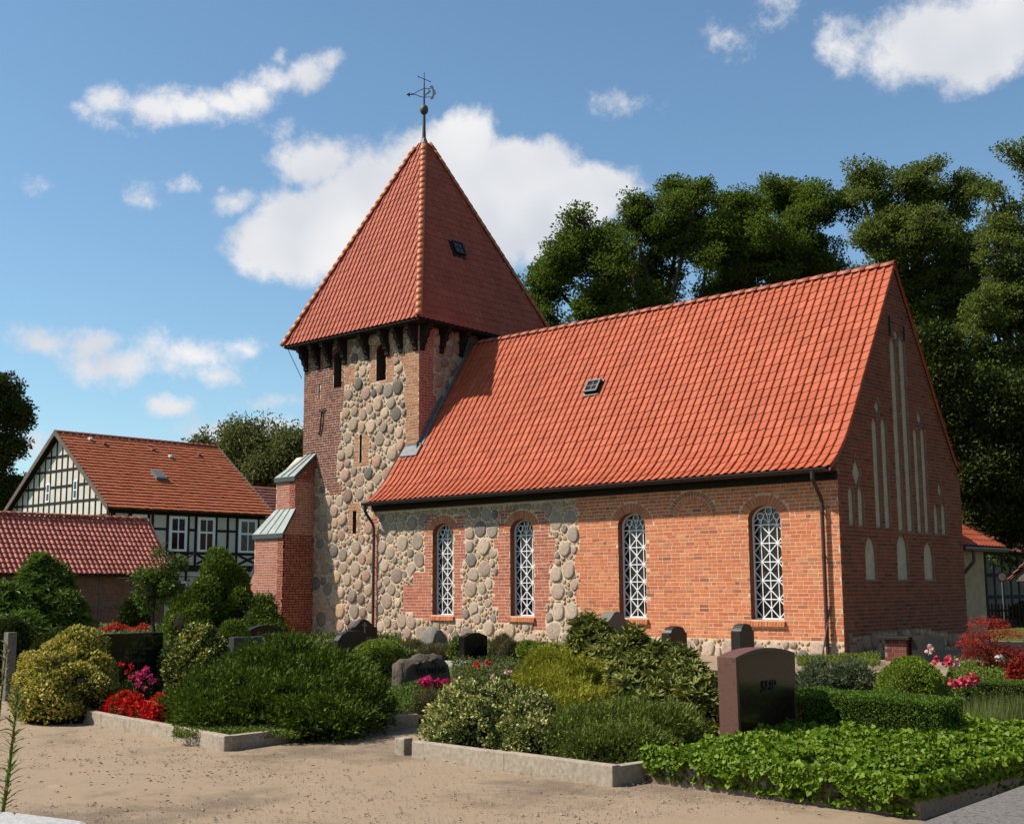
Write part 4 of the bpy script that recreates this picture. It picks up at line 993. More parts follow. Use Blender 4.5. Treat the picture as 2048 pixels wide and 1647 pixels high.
hb((XW, yE(226), zt-.1), (XW, yE(236), zm-.3), .13, nE, .031); hb((XW, yE(258), zt-.1), (XW, yE(248), zm-.3), .13, nE, .031)
for a, b in wins:
    y0, y1 = yE(a), yE(b)
    if y0 > NY-.6: continue
    y1 = min(y1, NY-.05); z0, z1 = zs+.08, zE_(1034)
    m = MB(); m.box(XW-.02, XW+.07, y0, y1, z0, z1); w = m.build('window', ['white_paint'], house); hp(w); zc = z0+(z1-z0)*.56; yc = (y0+y1)/2
    for ya, yb in ((y0+.17, yc-.04), (yc+.04, y1-.17)):
        for za, zb in ((z0+.12, zc-.05), (zc+.06, z1-.14)):
            m = MB(); m.box(XW+.04, XW+.076, ya, yb, za, zb); p_ = m.build('pane', ['glass_room' if a == 394 else 'glass_dark'], w)
for px in (340, 500):
    y0 = yE(px); m = MB(); m.box(XW-.02, XW+.06, y0, y0+1.1, .9, 2.1); w = m.build('window', ['white_paint'], house); hp(w)
    for ya in (y0+.1, y0+.6): m = MB(); m.box(XW+.03, XW+.066, ya, ya+.4, 1.0, 2.0); m.build('pane', ['glass_dark'], w)
m = MB()
for sx in (HX, HWX):
    m.hexa([(sx, HY0, HEZ-.06), (sx, HY1, HEZ-.06), (HRX, HY1, HRZ-.06), (HRX, HY0, HRZ-.06)], [(sx, HY0, HEZ), (sx, HY1, HEZ), (HRX, HY1, HRZ), (HRX, HY0, HRZ)])
roof = hp(m.build('roof', ['timber_dark'], house))
t_ = tiled_slope((HX, HY0, HEZ), (HX, HY1, HEZ), (HRX, HY0, HRZ), (HRX, HY1, HRZ), 24, 44, 'roof_tile_house', house, FLAT, .06, .07, jit=.006); hp(t_)
t_ = tiled_slope((HWX, HY1, HEZ), (HWX, HY0, HEZ), (HRX, HY1, HRZ), (HRX, HY0, HRZ), 24, 44, 'roof_tile_house', house, FLAT, .05, .05, name='rear_roof_tiling'); hp(t_)
for sx in (HX, HWX):
    for yy, q in ((HY0-.04, 1), (HY1, 1)):
        m = MB(); m.hexa([(sx, yy, HEZ-.2), (sx, yy+.05, HEZ-.2), (HRX, yy+.05, HRZ-.16), (HRX, yy, HRZ-.16)], [(sx, yy, HEZ+.1), (sx, yy+.05, HEZ+.1), (HRX, yy+.05, HRZ+.14), (HRX, yy, HRZ+.14)]); hp(m.build('bargeboard', ['timber_grey'], house))
for i in range(26):
    o = link_mesh('ridge_tile', rm, house); o.location = (HRX, HY0+i*.40, HRZ+.05); o.rotation_euler = (0, math.radians(2), math.pi/2); hp(o)
def on_hroof(px, py):
    d = ray(px, py); t = (HEZ-CAM[2]-slope*(HX-CAM[0]))/(d[2]+slope*d[0]); 
    k = HEZ+slope*HX; t = (k-CAM[2]-slope*CAM[0])/(d[2]+slope*d[0]); return CAM+d*t
nr_ = np.array([slope, 0, 1.])/math.hypot(slope, 1); vr = np.array([1, 0, -slope])/math.hypot(slope, 1)
c = on_hroof(316, 953); m = MB()
m.hexa([c+np.array([0, a, 0])+vr*b+nr_*.03 for a, b in ((-.32, -.4), (.32, -.4), (.32, .4), (-.32, .4))], [c+np.array([0, a, 0])+vr*b+nr_*.2 for a, b in ((-.32, -.4), (.32, -.4), (.32, .4), (-.32, .4))])
w = hp(m.build('roof_window', ['lead'], house)); m = MB(); m.hexa([c+np.array([0, a, 0])+vr*b+nr_*.19 for a, b in ((-.24, -.3), (.24, -.3), (.24, .3), (-.24, .3))], [c+np.array([0, a, 0])+vr*b+nr_*.21 for a, b in ((-.24, -.3), (.24, -.3), (.24, .3), (-.24, .3))]); m.build('pane', ['lead'], w).matrix_parent_inverse = w.matrix_world.inverted()
mat('stone_vent', [(.6,.58,.55)], .7, .2)
for px, py, mt in ((180, 880, 'stone_vent'), (340, 915, 'stone_vent'), (208, 889, 'roof_tile_old'), (305, 900, 'roof_tile_old'), (397, 911, 'roof_tile_old')):
    c = on_hroof(px, py); m = MB(); s_ = .12
    m.hexa([c+np.array([0, a, 0])+vr*b+nr_*.05 for a, b in ((-s_, -s_), (s_, -s_), (s_, s_), (-s_, s_))], [c+np.array([0, a*.6, 0])+vr*b*.8+nr_*.16 for a, b in ((-s_, -s_), (s_, -s_), (s_, s_), (-s_, s_))]); hp(m.build('vent_tile', [mt], house))

# ---- low brick barn in front of it
BXE = -34.0; b0 = onE(347, 1149, BXE); BEZ = onE(100, 1147, BXE)[2]; BY1 = b0[1]; BY0 = -9.0
r_ = onS(296, 1041, BY1); BRX, BRZ = r_[0], r_[2]; BXW = 2*BRX-BXE
barn = empty('low_barn', 'long low brick barn with rounded red pantiles and shaded timber posts', 'barn', (BRX, 0, 0)); bpy.context.view_layer.update()
def bp_(o): o.matrix_parent_inverse = barn.matrix_world.inverted(); return o
m = MB(); m.prism([(BXW+.4, BY0+.2, -.2), (BXE-.4, BY0+.2, -.2), (BXE-.4, BY0+.2, BEZ+.2), (BRX, BY0+.2, BRZ-.15), (BXW+.4, BY0+.2, BEZ+.2)], (0, BY1-BY0-.4, 0)); bp_(m.build('wall', ['mortar_dark'], barn))
FBn = Frame((BXE-.4, 0, 0), (0, 1, 0), (0, 0, 1), (1, 0, 0)); zz = Zones(-7, BY1-.2, 0, BEZ, .03); zz.rect(-7, BY1-.2, 0, BEZ, 1); k0 = len(BRICKS)
lay_bricks(FBn, zz, 1, 'brick_far', None, .085, .24, .12, .016, .006)
V = []; F = []; k = 0; quad = np.array([(4, 5, 6, 7), (0, 1, 5, 4), (1, 2, 6, 5), (2, 3, 7, 6), (3, 0, 4, 7)])
for (fr, u0, u1, v0, v1, pr, m_, part, q) in BRICKS[k0:]:
    q = [(u0, v0), (u1, v0), (u1, v1), (u0, v1)]; V.append(fr.arr(q, -.01)); V.append(fr.arr(q, pr)); F.append(quad+k); k += 8
bp_(link_mesh('brickwork', np_mesh('brickwork', np.concatenate(V), np.concatenate(F)), barn, 'stuff', ['brick_far']))
for y in np.arange(BY1-.3, -7, -1.45): m = MB(); beam(m, (BXE-.4, y, 0), (BXE-.4, y, BEZ), .16, nE, -.02, .03); bp_(m.build('post', ['timber_grey'], barn))
m = MB(); beam(m, (BXE-.4, -7, 1.0), (BXE-.4, BY1-.2, 1.0), .14, nE, -.02, .025); bp_(m.build('rail', ['timber_grey'], barn))
m = MB()
for sx in (BXE, BXW): m.hexa([(sx, BY0, BEZ-.08), (sx, BY1, BEZ-.08), (BRX, BY1, BRZ-.08), (BRX, BY0, BRZ-.08)], [(sx, BY0, BEZ), (sx, BY1, BEZ), (BRX, BY1, BRZ), (BRX, BY0, BRZ)])
bp_(m.build('roof', ['timber_dark'], barn))
bp_(tiled_slope((BXE, BY0, BEZ), (BXE, BY1, BEZ), (BRX, BY0, BRZ), (BRX, BY1, BRZ), 12, int((BY1-BY0)/.222), 'roof_tile_barn', barn, PAN, .05, .05))
bp_(tiled_slope((BXW, BY1, BEZ), (BXW, BY0, BEZ), (BRX, BY1, BRZ), (BRX, BY0, BRZ), 12, int((BY1-BY0)/.222), 'roof_tile_barn', barn, PAN, .05, .05, name='rear_roof_tiling'))
for i in range(int((BY1-BY0)/.4)): o = link_mesh('ridge_tile', rm, barn); o.location = (BRX, BY0+i*.40, BRZ+.07); o.rotation_euler = (0, math.radians(2), math.pi/2); bp_(o)
m = MB()
for sx in (BXE, BXW): m.hexa([(sx, BY1, BEZ-.1), (sx, BY1+.04, BEZ-.1), (BRX, BY1+.04, BRZ-.06), (BRX, BY1, BRZ-.06)], [(sx, BY1, BEZ+.1), (sx, BY1+.04, BEZ+.1), (BRX, BY1+.04, BRZ+.14), (BRX, BY1, BRZ+.14)])
bp_(m.build('bargeboard', ['timber_grey'], barn))

# ---- further red roof behind
q = at(545, 973, 84); oy = q[1]; farh = empty('outbuilding', 'dull red tiled outbuilding roof peeping out behind the half-timbered house', 'building', (q[0], q[1]+4, 0)); bpy.context.view_layer.update()
m = MB(); m.prism([(q[0]-4, oy-5, -.2), (q[0]+3.2, oy-5, -.2), (q[0]+3.2, oy-5, q[2]-3), (q[0]-.4, oy-5, q[2]-.1), (q[0]-4, oy-5, q[2]-3)], (0, 14, 0)); o = m.build('wall', ['brick_reveal'], farh); o.matrix_parent_inverse = farh.matrix_world.inverted()
o = tiled_slope((q[0]+3.5, oy-5.3, q[2]-3.3), (q[0]+3.5, oy+9.3, q[2]-3.3), (q[0]-.4, oy-5.3, q[2]), (q[0]-.4, oy+9.3, q[2]), 16, 50, 'roof_tile_old', farh, FLAT, .06, .06); o.matrix_parent_inverse = farh.matrix_world.inverted()
o = tiled_slope((q[0]-4.3, oy+9.3, q[2]-3.3), (q[0]-4.3, oy-5.3, q[2]-3.3), (q[0]-.4, oy+9.3, q[2]), (q[0]-.4, oy-5.3, q[2]), 16, 50, 'roof_tile_old', farh, FLAT, .06, .06, name='rear_roof_tiling'); o.matrix_parent_inverse = farh.matrix_world.inverted()

# ---- timber-framed barn in the shade of the trees, north-east
FX, FY0, FY1, FZ = -8.0, 16.0, 36.0, 3.4
fb = empty('old_timber_barn', 'dark timber-framed barn with mossy tiles in deep tree shade beside the sacristy', 'barn', (FX-4, 26, 0)); bpy.context.view_layer.update()
def fp(o): o.matrix_parent_inverse = fb.matrix_world.inverted(); return o
m = MB(); m.prism([(FX-9, FY0, -.2), (FX, FY0, -.2), (FX, FY0, FZ), (FX-4.5, FY0, FZ+4.4), (FX-9, FY0, FZ)], (0, FY1-FY0, 0)); fp(m.build('wall', ['plaster_old'], fb))
for y in np.arange(FY0+.1, FY1, .95): m = MB(); beam(m, (FX, y, 0), (FX, y, FZ), .17, nE, -.02, .03); fp(m.build('post', [TF], fb))
for z in (.25, 1.15, 2.1, 3.05): m = MB(); beam(m, (FX, FY0, z), (FX, FY1, z), .16, nE, -.02, .035); fp(m.build('rail', [TF], fb))
fp(tiled_slope((FX+.5, FY0-.3, FZ-.3), (FX+.5, FY1, FZ-.3), (FX-4.5, FY0-.3, FZ+4.5), (FX-4.5, FY1, FZ+4.5), 20, 80, 'roof_tile_old', fb, PAN, .05, .05))
fp(tiled_slope((FX-9.5, FY1, FZ-.3), (FX-9.5, FY0-.3, FZ-.3), (FX-4.5, FY1, FZ+4.5), (FX-4.5, FY0-.3, FZ+4.5), 20, 80, 'roof_tile_old', fb, PAN, .05, .05, name='rear_roof_tiling'))
# round red-rimmed sign on a post before it
mat('sign_red', [(.5,.04,.03)], .5, .4); mat('sign_white', [(.7,.7,.68)], .5, .4)
p = at(2004, 1153, 49); sg = empty('traffic_sign', 'round white traffic sign with red rim in front of the dark barn', 'sign', (p[0], p[1], 0)); bpy.context.view_layer.update()
nv = np.array([CR[2][0], CR[2][1], 0]); nv /= -np.linalg.norm(nv); sd_ = np.cross((0, 0, 1), nv)
def disc(mb, c, r0, r1, n0, seg=28):
    v = [c+nv*n0+r*(math.cos(2*math.pi*k/seg)*sd_+math.sin(2*math.pi*k/seg)*np.array([0, 0, 1.])) for r in (r0, r1) for k in range(seg)]
    mb.add(v, [(k, (k+1) % seg, seg+(k+1) % seg, seg+k) for k in range(seg)])
c = np.array([p[0], p[1], p[2]]); m = MB(); disc(m, c, .001, .19, .02); disc(m, c, .001, .19, -.01); disc(m, c, .19, .1901, .0); b = m.build('face', ['sign_white'], sg); b.matrix_parent_inverse = sg.matrix_world.inverted()
m = MB(); disc(m, c, .15, .21, .027); b = m.build('rim', ['sign_red'], sg); b.matrix_parent_inverse = sg.matrix_world.inverted()
m = MB(); m.tube([(p[0]-nv[0]*.03, p[1]-nv[1]*.03, -.1), (p[0]-nv[0]*.03, p[1]-nv[1]*.03, p[2]+.15)], .025, 8); b = m.build('post', ['lead'], sg); b.matrix_parent_inverse = sg.matrix_world.inverted()
# picket fence
a, b = at(1978, 1232, 47), at(2052, 1234, 47); fe = empty('picket_fence', 'dark weathered picket fence beyond the red maple', 'fence', (a[0], a[1], 0)); bpy.context.view_layer.update()
d = b-a; d[2] = 0; L_ = np.linalg.norm(d)+1.2; d /= np.linalg.norm(d); nn = np.cross(d, (0, 0, 1))
for z in (.25, .7): m = MB(); beam(m, (a[0], a[1], z), (a[0]+d[0]*L_, a[1]+d[1]*L_, z), .07, nn, -.05, -.01); x = m.build('rail', ['timber_frame'], fe); x.matrix_parent_inverse = fe.matrix_world.inverted()
for i in range(int(L_/.13)):
    q = a+d*(i*.13); m = MB(); beam(m, (q[0], q[1], .05), (q[0], q[1], .95+random.uniform(-.02, .02)), .07, nn, -.008, .015); x = m.build('picket', ['timber_frame'], fe); x.matrix_parent_inverse = fe.matrix_world.inverted()
# small roofed shelter at the lane
c = at(2122, 1250, 42); c[2] = 0; sh = empty('shelter', 'small open shelter with weathered brown tile roof at the lane', 'shelter', tuple(c)); bpy.context.view_layer.update()
def sp(o): o.matrix_parent_inverse = sh.matrix_world.inverted(); return o
zt_ = at(2070, 1160, 42)[2]; zr = zt_+1.25
for dx, dy in ((-.6, -.75), (-.6, .75), (.9, -.75), (.9, .75)): m = MB(); m.box(c[0]+dx-.06, c[0]+dx+.06, c[1]+dy-.06, c[1]+dy+.06, -.1, zt_); sp(m.build('post', ['timber_grey'], sh))
m = MB(); m.box(c[0]+.9, c[0]+.96, c[1]-.7, c[1]+.7, .9, 1.75); sp(m.build('notice_board', ['plaster_white'], sh))
m = MB(); m.prism([(c[0]-1.1, c[1]-1.2, zt_-.02), (c[0]+1.4, c[1]-1.2, zt_-.02), (c[0]+1.4, c[1]-1.2, zt_+.04), (c[0]+.15, c[1]-1.2, zr), (c[0]-1.1, c[1]-1.2, zt_+.04)], (0, 2.4, 0)); sp(m.build('roof', ['timber_grey'], sh))
sp(tiled_slope((c[0]+1.5, c[1]-1.3, zt_), (c[0]+1.5, c[1]+1.3, zt_), (c[0]+.15, c[1]-1.3, zr+.05), (c[0]+.15, c[1]+1.3, zr+.05), 7, 12, 'roof_tile_old', sh, PAN, .05, .05))
sp(tiled_slope((c[0]-1.2, c[1]+1.3, zt_), (c[0]-1.2, c[1]-1.3, zt_), (c[0]+.15, c[1]+1.3, zr+.05), (c[0]+.15, c[1]-1.3, zr+.05), 7, 12, 'roof_tile_old', sh, PAN, .05, .05, name='rear_roof_tiling'))
# ================================================================== foliage helpers
SHAPES = {
 'leaf':   ([(0,0,0),(.45,.5,.12),(1,0,-.06),(.45,-.5,.12)], [(0,1,2),(0,2,3)]),
 'oval':   ([(0,0,0),(.28,.42,.08),(.72,.40,.06),(1,0,-.04),(.72,-.40,.06),(.28,-.42,.08)], [(0,1,2),(0,2,3),(0,3,4),(0,4,5)]),
 'needle': ([(0,.5,0),(0,-.5,0),(1,0,0)], [(0,1,2)]),
 'blade':  ([(0,.5,0),(0,-.5,0),(.55,-.42,.10),(.55,.42,.10),(1,0,0)], [(0,1,2),(0,2,3),(3,2,4)]),
 'ivy':    ([(0,0,0),(.03,.36,.02),(.42,.50,.0),(1,0,-.08),(.42,-.50,.0),(.03,-.36,.02)], [(0,1,2),(0,2,3),(0,3,4),(0,4,5)]),
 'spray':  ([(0,.10,0),(0,-.10,0),(.35,-.5,.05),(.45,-.12,.0),(1,0,0),(.45,.12,.0),(.35,.5,.05)], [(0,1,3),(1,2,3),(0,3,5),(3,4,5),(0,5,6)]),
}
def unit(a): return a/(np.linalg.norm(a, axis=-1, keepdims=True)+1e-9)
def leaf_mesh(name, pos, ax, nr, L, Wd, shape, material, parent=None, kind=None):
    pts, tr = SHAPES[shape]; pts = np.array(pts); tr = np.array(tr); n = len(pos)
    ax = unit(ax); nr = nr-ax*np.sum(nr*ax, -1, keepdims=True); nr = unit(nr); sd = np.cross(nr, ax)
    L = np.broadcast_to(L, n)[:, None, None]; Wd = np.broadcast_to(Wd, n)[:, None, None]
    V = pos[:, None, :]+ax[:, None, :]*pts[None, :, 0:1]*L+sd[:, None, :]*pts[None, :, 1:2]*Wd+nr[:, None, :]*pts[None, :, 2:3]*L
    F = (tr[None]+(np.arange(n)*len(pts))[:, None, None]).reshape(-1, 3)
    return link_mesh(name, np_mesh(name, V.reshape(-1, 3), F), parent, kind, [material])
def bumps(P, amp, f, seed):
    r = np.random.default_rng(seed); o = 0
    for k in range(5):
        d = r.normal(size=3)*f*(1+.55*k); o = o+np.sin(P@d+r.uniform(0, 6.28))/(1+.45*k)
    return o*amp/2
def sample_lobes(lobes, n, shell, seed, zmin=.0, bump=.08, freq=6.0, sky=.0):
    r = np.random.default_rng(seed); lobes = np.array(lobes, float)
    w = lobes[:, 3]*lobes[:, 4]+lobes[:, 4]*lobes[:, 5]+lobes[:, 3]*lobes[:, 5]; w /= w.sum()
    i = r.choice(len(lobes), size=int(n*1.7), p=w); d = unit(r.normal(size=(len(i), 3)))
    d[:, 2] = np.where((d[:, 2] < -.25) & (r.random(len(i)) < .75), -d[:, 2], d[:, 2])
    c = lobes[i, :3]; rad = lobes[i, 3:6]
    nr = unit(d/rad)
    s = 1-shell*r.random(len(i))**1.6
    P = c+d*rad*s[:, None]; P = P+nr*bumps(P, bump, freq, seed)[:, None]
    ok = P[:, 2] > zmin
    for j, l in enumerate(lobes):
        q = np.linalg.norm((P-l[:3])/l[3:6], axis=1); ok &= ~((q < .78) & (i != j))
    P, nr = P[ok][:n], nr[ok][:n]
    return P, nr, r
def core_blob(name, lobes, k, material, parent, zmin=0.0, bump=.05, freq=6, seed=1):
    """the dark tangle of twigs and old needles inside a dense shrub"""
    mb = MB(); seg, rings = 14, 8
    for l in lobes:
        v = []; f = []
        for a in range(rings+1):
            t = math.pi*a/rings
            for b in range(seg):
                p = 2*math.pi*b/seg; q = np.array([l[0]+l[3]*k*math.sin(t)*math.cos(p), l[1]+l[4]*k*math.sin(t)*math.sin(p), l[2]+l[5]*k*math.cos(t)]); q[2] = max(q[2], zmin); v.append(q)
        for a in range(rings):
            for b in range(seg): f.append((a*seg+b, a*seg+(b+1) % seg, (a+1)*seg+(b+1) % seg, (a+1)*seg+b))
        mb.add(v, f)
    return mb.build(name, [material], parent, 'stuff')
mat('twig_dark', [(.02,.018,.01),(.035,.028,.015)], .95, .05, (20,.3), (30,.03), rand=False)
mat('bark', [(.07,.055,.042),(.11,.09,.07)], .95, .1, (14,.3), (20,.02), rand=False)
def LM(name, cols, rough=.5, spec=.35, tr=.25, patch=None): return mat(name, cols, rough+.08, spec*.45, None, None, tr, True, patch=patch)
Gn = lambda r, g, b: (r, g, b)
LM('leaf_euonymus', [(0,.05,.08,.012),(.25,.10,.14,.02),(.38,.36,.32,.04),(.7,.62,.50,.07),(1,.74,.64,.20)], .42, .4, .2, (1.9, 1.3))
LM('leaf_euonymus_green', [(0,.035,.07,.012),(.5,.07,.12,.02),(.66,.13,.18,.025),(.82,.48,.42,.06),(1,.64,.56,.13)], .38, .45, .2, (1.7, .9))
LM('leaf_euonymus_cream', [(0,.05,.085,.016),(.35,.10,.15,.025),(.5,.32,.33,.07),(.75,.52,.49,.14),(1,.70,.66,.32)], .42, .4, .2, (1.6, .6))
LM('leaf_juniper', [(0.035,0.063,0.006),(0.073,0.117,0.009),(0.117,0.166,0.015)], .6, .25, .2)
LM('leaf_juniper_front', [(0.08,0.112,0.019),(0.136,0.175,0.027),(0.2,0.233,0.037)], .6, .25, .2)
LM('leaf_juniper_grey', [(.07,.095,.04),(.11,.14,.058),(.15,.175,.08)], .6, .25, .2)
LM('leaf_gold', [(.17,.19,.016),(.28,.28,.022),(.40,.37,.04)], .6, .25, .3, (3, .6))
LM('leaf_box', [(0.057,0.109,0.01),(0.104,0.184,0.017),(0.162,0.253,0.028)], .45, .35, .25)
LM('leaf_box_bright', [(0.116,0.172,0.013),(0.189,0.259,0.022),(0.273,0.345,0.044)], .45, .35, .3)
LM('leaf_ivy', [(0.064,0.123,0.005),(0.116,0.195,0.009),(0.17,0.257,0.014),(0.223,0.318,0.027)], .42, .35, .28, (2.2, .35))
LM('leaf_rhodo', [(0.084,0.105,0.014),(0.14,0.161,0.024),(0.21,0.224,0.043),(0.294,0.28,0.072)], .42, .35, .12)
LM('leaf_oak', [(0.061,0.097,0.01),(0.104,0.156,0.015),(0.156,0.215,0.023)], .55, .3, .4, (.25, .3))
LM('leaf_oak_pale', [(0.085,0.117,0.018),(0.132,0.174,0.028),(0.187,0.229,0.046)], .55, .3, .4, (.25, .3))
LM('leaf_dark', [(.030,.044,.007),(.05,.07,.012),(.075,.098,.018)], .6, .2, .15)
LM('leaf_willow', [(.08,.10,.022),(.13,.15,.034),(.19,.20,.055)], .5, .3, .3, (.2, .3))
LM('leaf_shrub', [(0.062,0.104,0.013),(0.108,0.168,0.02),(0.16,0.24,0.031)], .45, .35, .25)
LM('leaf_yew', [(0.066,0.103,0.011),(0.115,0.169,0.015),(0.175,0.242,0.024)], .5, .3, .25, (.9, .5))
LM('leaf_maple', [(.22,.018,.016),(.34,.035,.022),(.44,.07,.03)], .5, .3, .35)
LM('leaf_heather', [(0.08,0.095,0.022),(0.128,0.133,0.038),(0.16,0.142,0.068),(0.176,0.114,0.083)], .8, .1, .2)
LM('leaf_cover', [(.06,.09,.02),(.11,.15,.03),(.15,.17,.05),(.10,.11,.04)], .7, .2, .2)
LM('leaf_moss', [(.09,.13,.02),(.14,.19,.028),(.19,.23,.045)], .7, .2, .25)
LM('grass_blade', [(.09,.13,.025),(.14,.18,.04),(.22,.22,.08)], .6, .25, .3)
LM('grass_dry', [(.20,.18,.08),(.28,.25,.13),(.16,.17,.06)], .7, .2, .3)
LM('petal_red', [(.50,.006,.008),(.68,.012,.012),(.78,.03,.02)], .45, .35, .25)
LM('petal_pink', [(.72,.03,.16),(.80,.07,.26),(.66,.02,.12)], .5, .3, .3)
LM('petal_rose', [(.74,.06,.12),(.82,.16,.20),(.70,.04,.10)], .5, .3, .3)
LM('petal_pale', [(.80,.42,.40),(.85,.6,.55)], .5, .3, .3)

def shrub(name, label, category, lobes, n, leaf, L, Wd, material, seed, up=.35, shell=.22, bump=.07, freq=6., core=.86, zmin=.02, out=.8, jit=.7, group=None, core_mat='twig_dark', flat=.0, clump=0, plume=.22):
    lobes = [tuple(map(float, l)) for l in lobes]
    base = np.mean([l[:2] for l in lobes], axis=0); root = empty(name, label, category, (base[0], base[1], 0), group); bpy.context.view_layer.update()
    P, nr, r = sample_lobes(lobes, n, shell, seed, zmin, bump, freq)
    if clump:   # plumes: sprays gathered along short branch tips
        A, an = P[:clump], nr[:clump]; d = unit(an*out+np.array([0, 0, up])+r.normal(0, .38, (len(A), 3))); j = r.integers(0, len(A), n); t = r.random(n)
        lat = r.normal(0, 1, (n, 3)); lat[:, 2] *= .45; lat *= (plume*.30*(1-.55*t))[:, None]
        P = A[j]+d[j]*((t-.35)*plume)[:, None]+lat; nr = unit(d[j]*1.0+lat/plume*1.6); P[:, 2] = np.maximum(P[:, 2], zmin)
    m = len(P); ax = nr*out+np.array([0, 0, up])*(1 if not clump else .25)+r.normal(0, jit, (m, 3)); ln = nr*.9+np.array([0, 0, .35+flat])+r.normal(0, .55, (m, 3))
    o = leaf_mesh('foliage', P, ax, ln, L*r.uniform(.65, 1.25, m), Wd*r.uniform(.7, 1.2, m), leaf, material, root)
    o.matrix_parent_inverse = root.matrix_world.inverted()
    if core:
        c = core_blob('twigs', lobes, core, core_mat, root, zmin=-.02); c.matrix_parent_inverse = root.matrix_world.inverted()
    return root
def lobe_px(pxl, pxr, pytop, depth, ratio=.85, low=.32, base=0.0, pybot=None):
    """a lobe as wide and tall as the shrub shows, standing on the ground at its distance"""
    m = (pxl+pxr)/2; p = at(m, pytop, depth); rx = (pxr-pxl)/2/FOC*depth
    if pybot is None: cz = base+(p[2]-base)*low
    else: cz = (p[2]+at(m, pybot, depth)[2])/2
    return (p[0], p[1], cz, rx*(1+ratio)/2, rx*(1+ratio)/2, p[2]-cz)

# ================================================================== graves: kerbs and soil
def kerb(name, label, runs, group=None, h=.15, w=.10, material='kerb_concrete', length=1.1):
    a0 = runs[0][0]; root = empty(name, label, 'kerb', (a0[0], a0[1], 0), group); bpy.context.view_layer.update()
    for (a, b) in runs:
        a, b = np.array(a[:2], float), np.array(b[:2], float); L_ = np.linalg.norm(b-a); d = (b-a)/L_; s = np.array([-d[1], d[0]]); n = max(1, round(L_/length))
        for i in range(n):
            p, q = a+d*(L_*i/n+.003), a+d*(L_*(i+1)/n-.003); hh = h+random.uniform(-.006, .006); j = random.uniform(-.006, .006)
            m = MB(); m.hexa([(*(p+s*j), -.12), (*(q+s*j), -.12), (*(q+s*(w+j)), -.12), (*(p+s*(w+j)), -.12)], [(*(p+s*j), hh), (*(q+s*j), hh), (*(q+s*(w+j)), hh), (*(p+s*(w+j)), hh)])
            o = m.build('kerb_stone', [material], root, bevel=.010); o.matrix_parent_inverse = root.matrix_world.inverted()
    return root
A, B, C = onG(112, 1432), onG(448, 1502), onG(838, 1452)
kerb('grave_kerb', 'pale concrete kerb round the grave with red begonias and spreading juniper', [(A, B), (B, C), (A+np.array([-.05, .0, 0]), A+np.array([-.35, 3.0, 0]))])
sheet('grave_soil', [A+np.array([0, .09, 0]), B+np.array([-.09, .07, 0]), C+np.array([-.09, 0, 0]), (1.6, -12.5), (-4.4, -12.5)], .07, 'soil')
D_, E_, F_ = onG(822, 1512), onG(1226, 1569), onG(1292, 1556)
kerb('grave_kerb', 'pale concrete kerb below the cream-edged bush beside the sandy path', [(D_, E_), (E_, F_+np.array([.2, 1.6, 0]))], length=1.4)
m = MB(); q = onG(819, 1509); m.box(q[0]-.20, q[0]-.06, q[1]-.02, q[1]+.10, -.1, .155); o = m.build('kerb_end', ['kerb_concrete'], bevel=.012); tag(o, 'short upright kerb end stone at the path corner', 'kerb')
sheet('grave_soil', [D_+np.array([.02, .08, 0]), E_+np.array([-.06, .08, 0]), (7.0, -12.8), (3.0, -12.6)], .07, 'soil')
I0, I1 = onG(1296, 1560), onG(1835, 1640)
I2 = np.array([9.55, -13.0, 0])
kerb('grave_kerb', 'brown stone kerb half covered by trailing ivy', [(I0, I1), (I1+np.array([.02, .0, 0]), I2)], h=.17, material='kerb_granite', length=1.6)
sheet('grave_soil', [I0+np.array([.05, .08, 0]), I1+np.array([-.05, .06, 0]), I2, (6.9, -13.2)], .08, 'soil')
sheet('lawn', [(-26, -16), (-5.0, -13.0), (-1.5, -12.4), (-1.5, -7.5), (-7.6, -.9), (-26, -.9)], .022, 'lawn')
sheet('grave_soil', [(-1.5, -12.4), (7.2, -12.7), (11.5, -12.5), (9.5, -7.5), (2.0, -6.0), (-4.5, -2.5), (-7.5, -.5), (-1.5, -7.5)], .018, 'soil')
k1, k2 = onG(1600, 1326), onG(1742, 1334)
kerb('grave_kerb', 'low grey kerb of the small grave by the church corner', [(k1, k2)], h=.10, w=.12, length=1.2)
k3 = onG(1692, 1338); k4 = onG(1752, 1328)
kerb('grave_kerb', 'short reddish granite kerb by the church corner', [(k3, k4)], h=.12, w=.12, material='kerb_granite')

# ================================================================== headstones
mat('granite_black', [(.010,.010,.011),(.018,.017,.017)], .10, .5, (60,.3), rand=False)
mat('granite_dark', [(.020,.015,.012),(.034,.025,.021)], .42, .3, (50,.35), rand=False)
mat('granite_polished_shade', [(.030,.019,.015),(.048,.030,.024)], .14, .35, (30,.3), rand=False)  # polish plus shade darkened into the colour of the broad headstone's front
mat('granite_red', [(0.098,0.038,0.026),(0.195,0.09,0.064),(0.15,0.064,0.045),(0.045,0.027,0.022)], .5, .35, (13,.2), (80,.002), rand=False)
mat('granite_grey', [(.04,.035,.033),(.065,.057,.053)], .5, .4, (60,.25), rand=False)
mat('sandstone_old', [(.16,.14,.12),(.24,.215,.18),(.11,.10,.085)], .9, .15, (9,.25), (30,.008), rand=False)
mat('boulder_brown', [(.09,.07,.052),(.15,.12,.09),(.055,.044,.034)], .92, .15, (7,.25), (14,.02), rand=False, wear=(3,.6,(.20,.13,.08),.6))
mat('boulder_grey', [(.17,.145,.12),(.28,.25,.215),(.10,.088,.072)], .9, .15, (7,.25), (14,.02), rand=False, wear=(3,.6,(.26,.18,.11),.6))
mat('gold_letter', [(.42,.30,.10)], .4, .5, metal=.4)
mat('faded_letter', [(.13,.10,.045)], .6, .3)
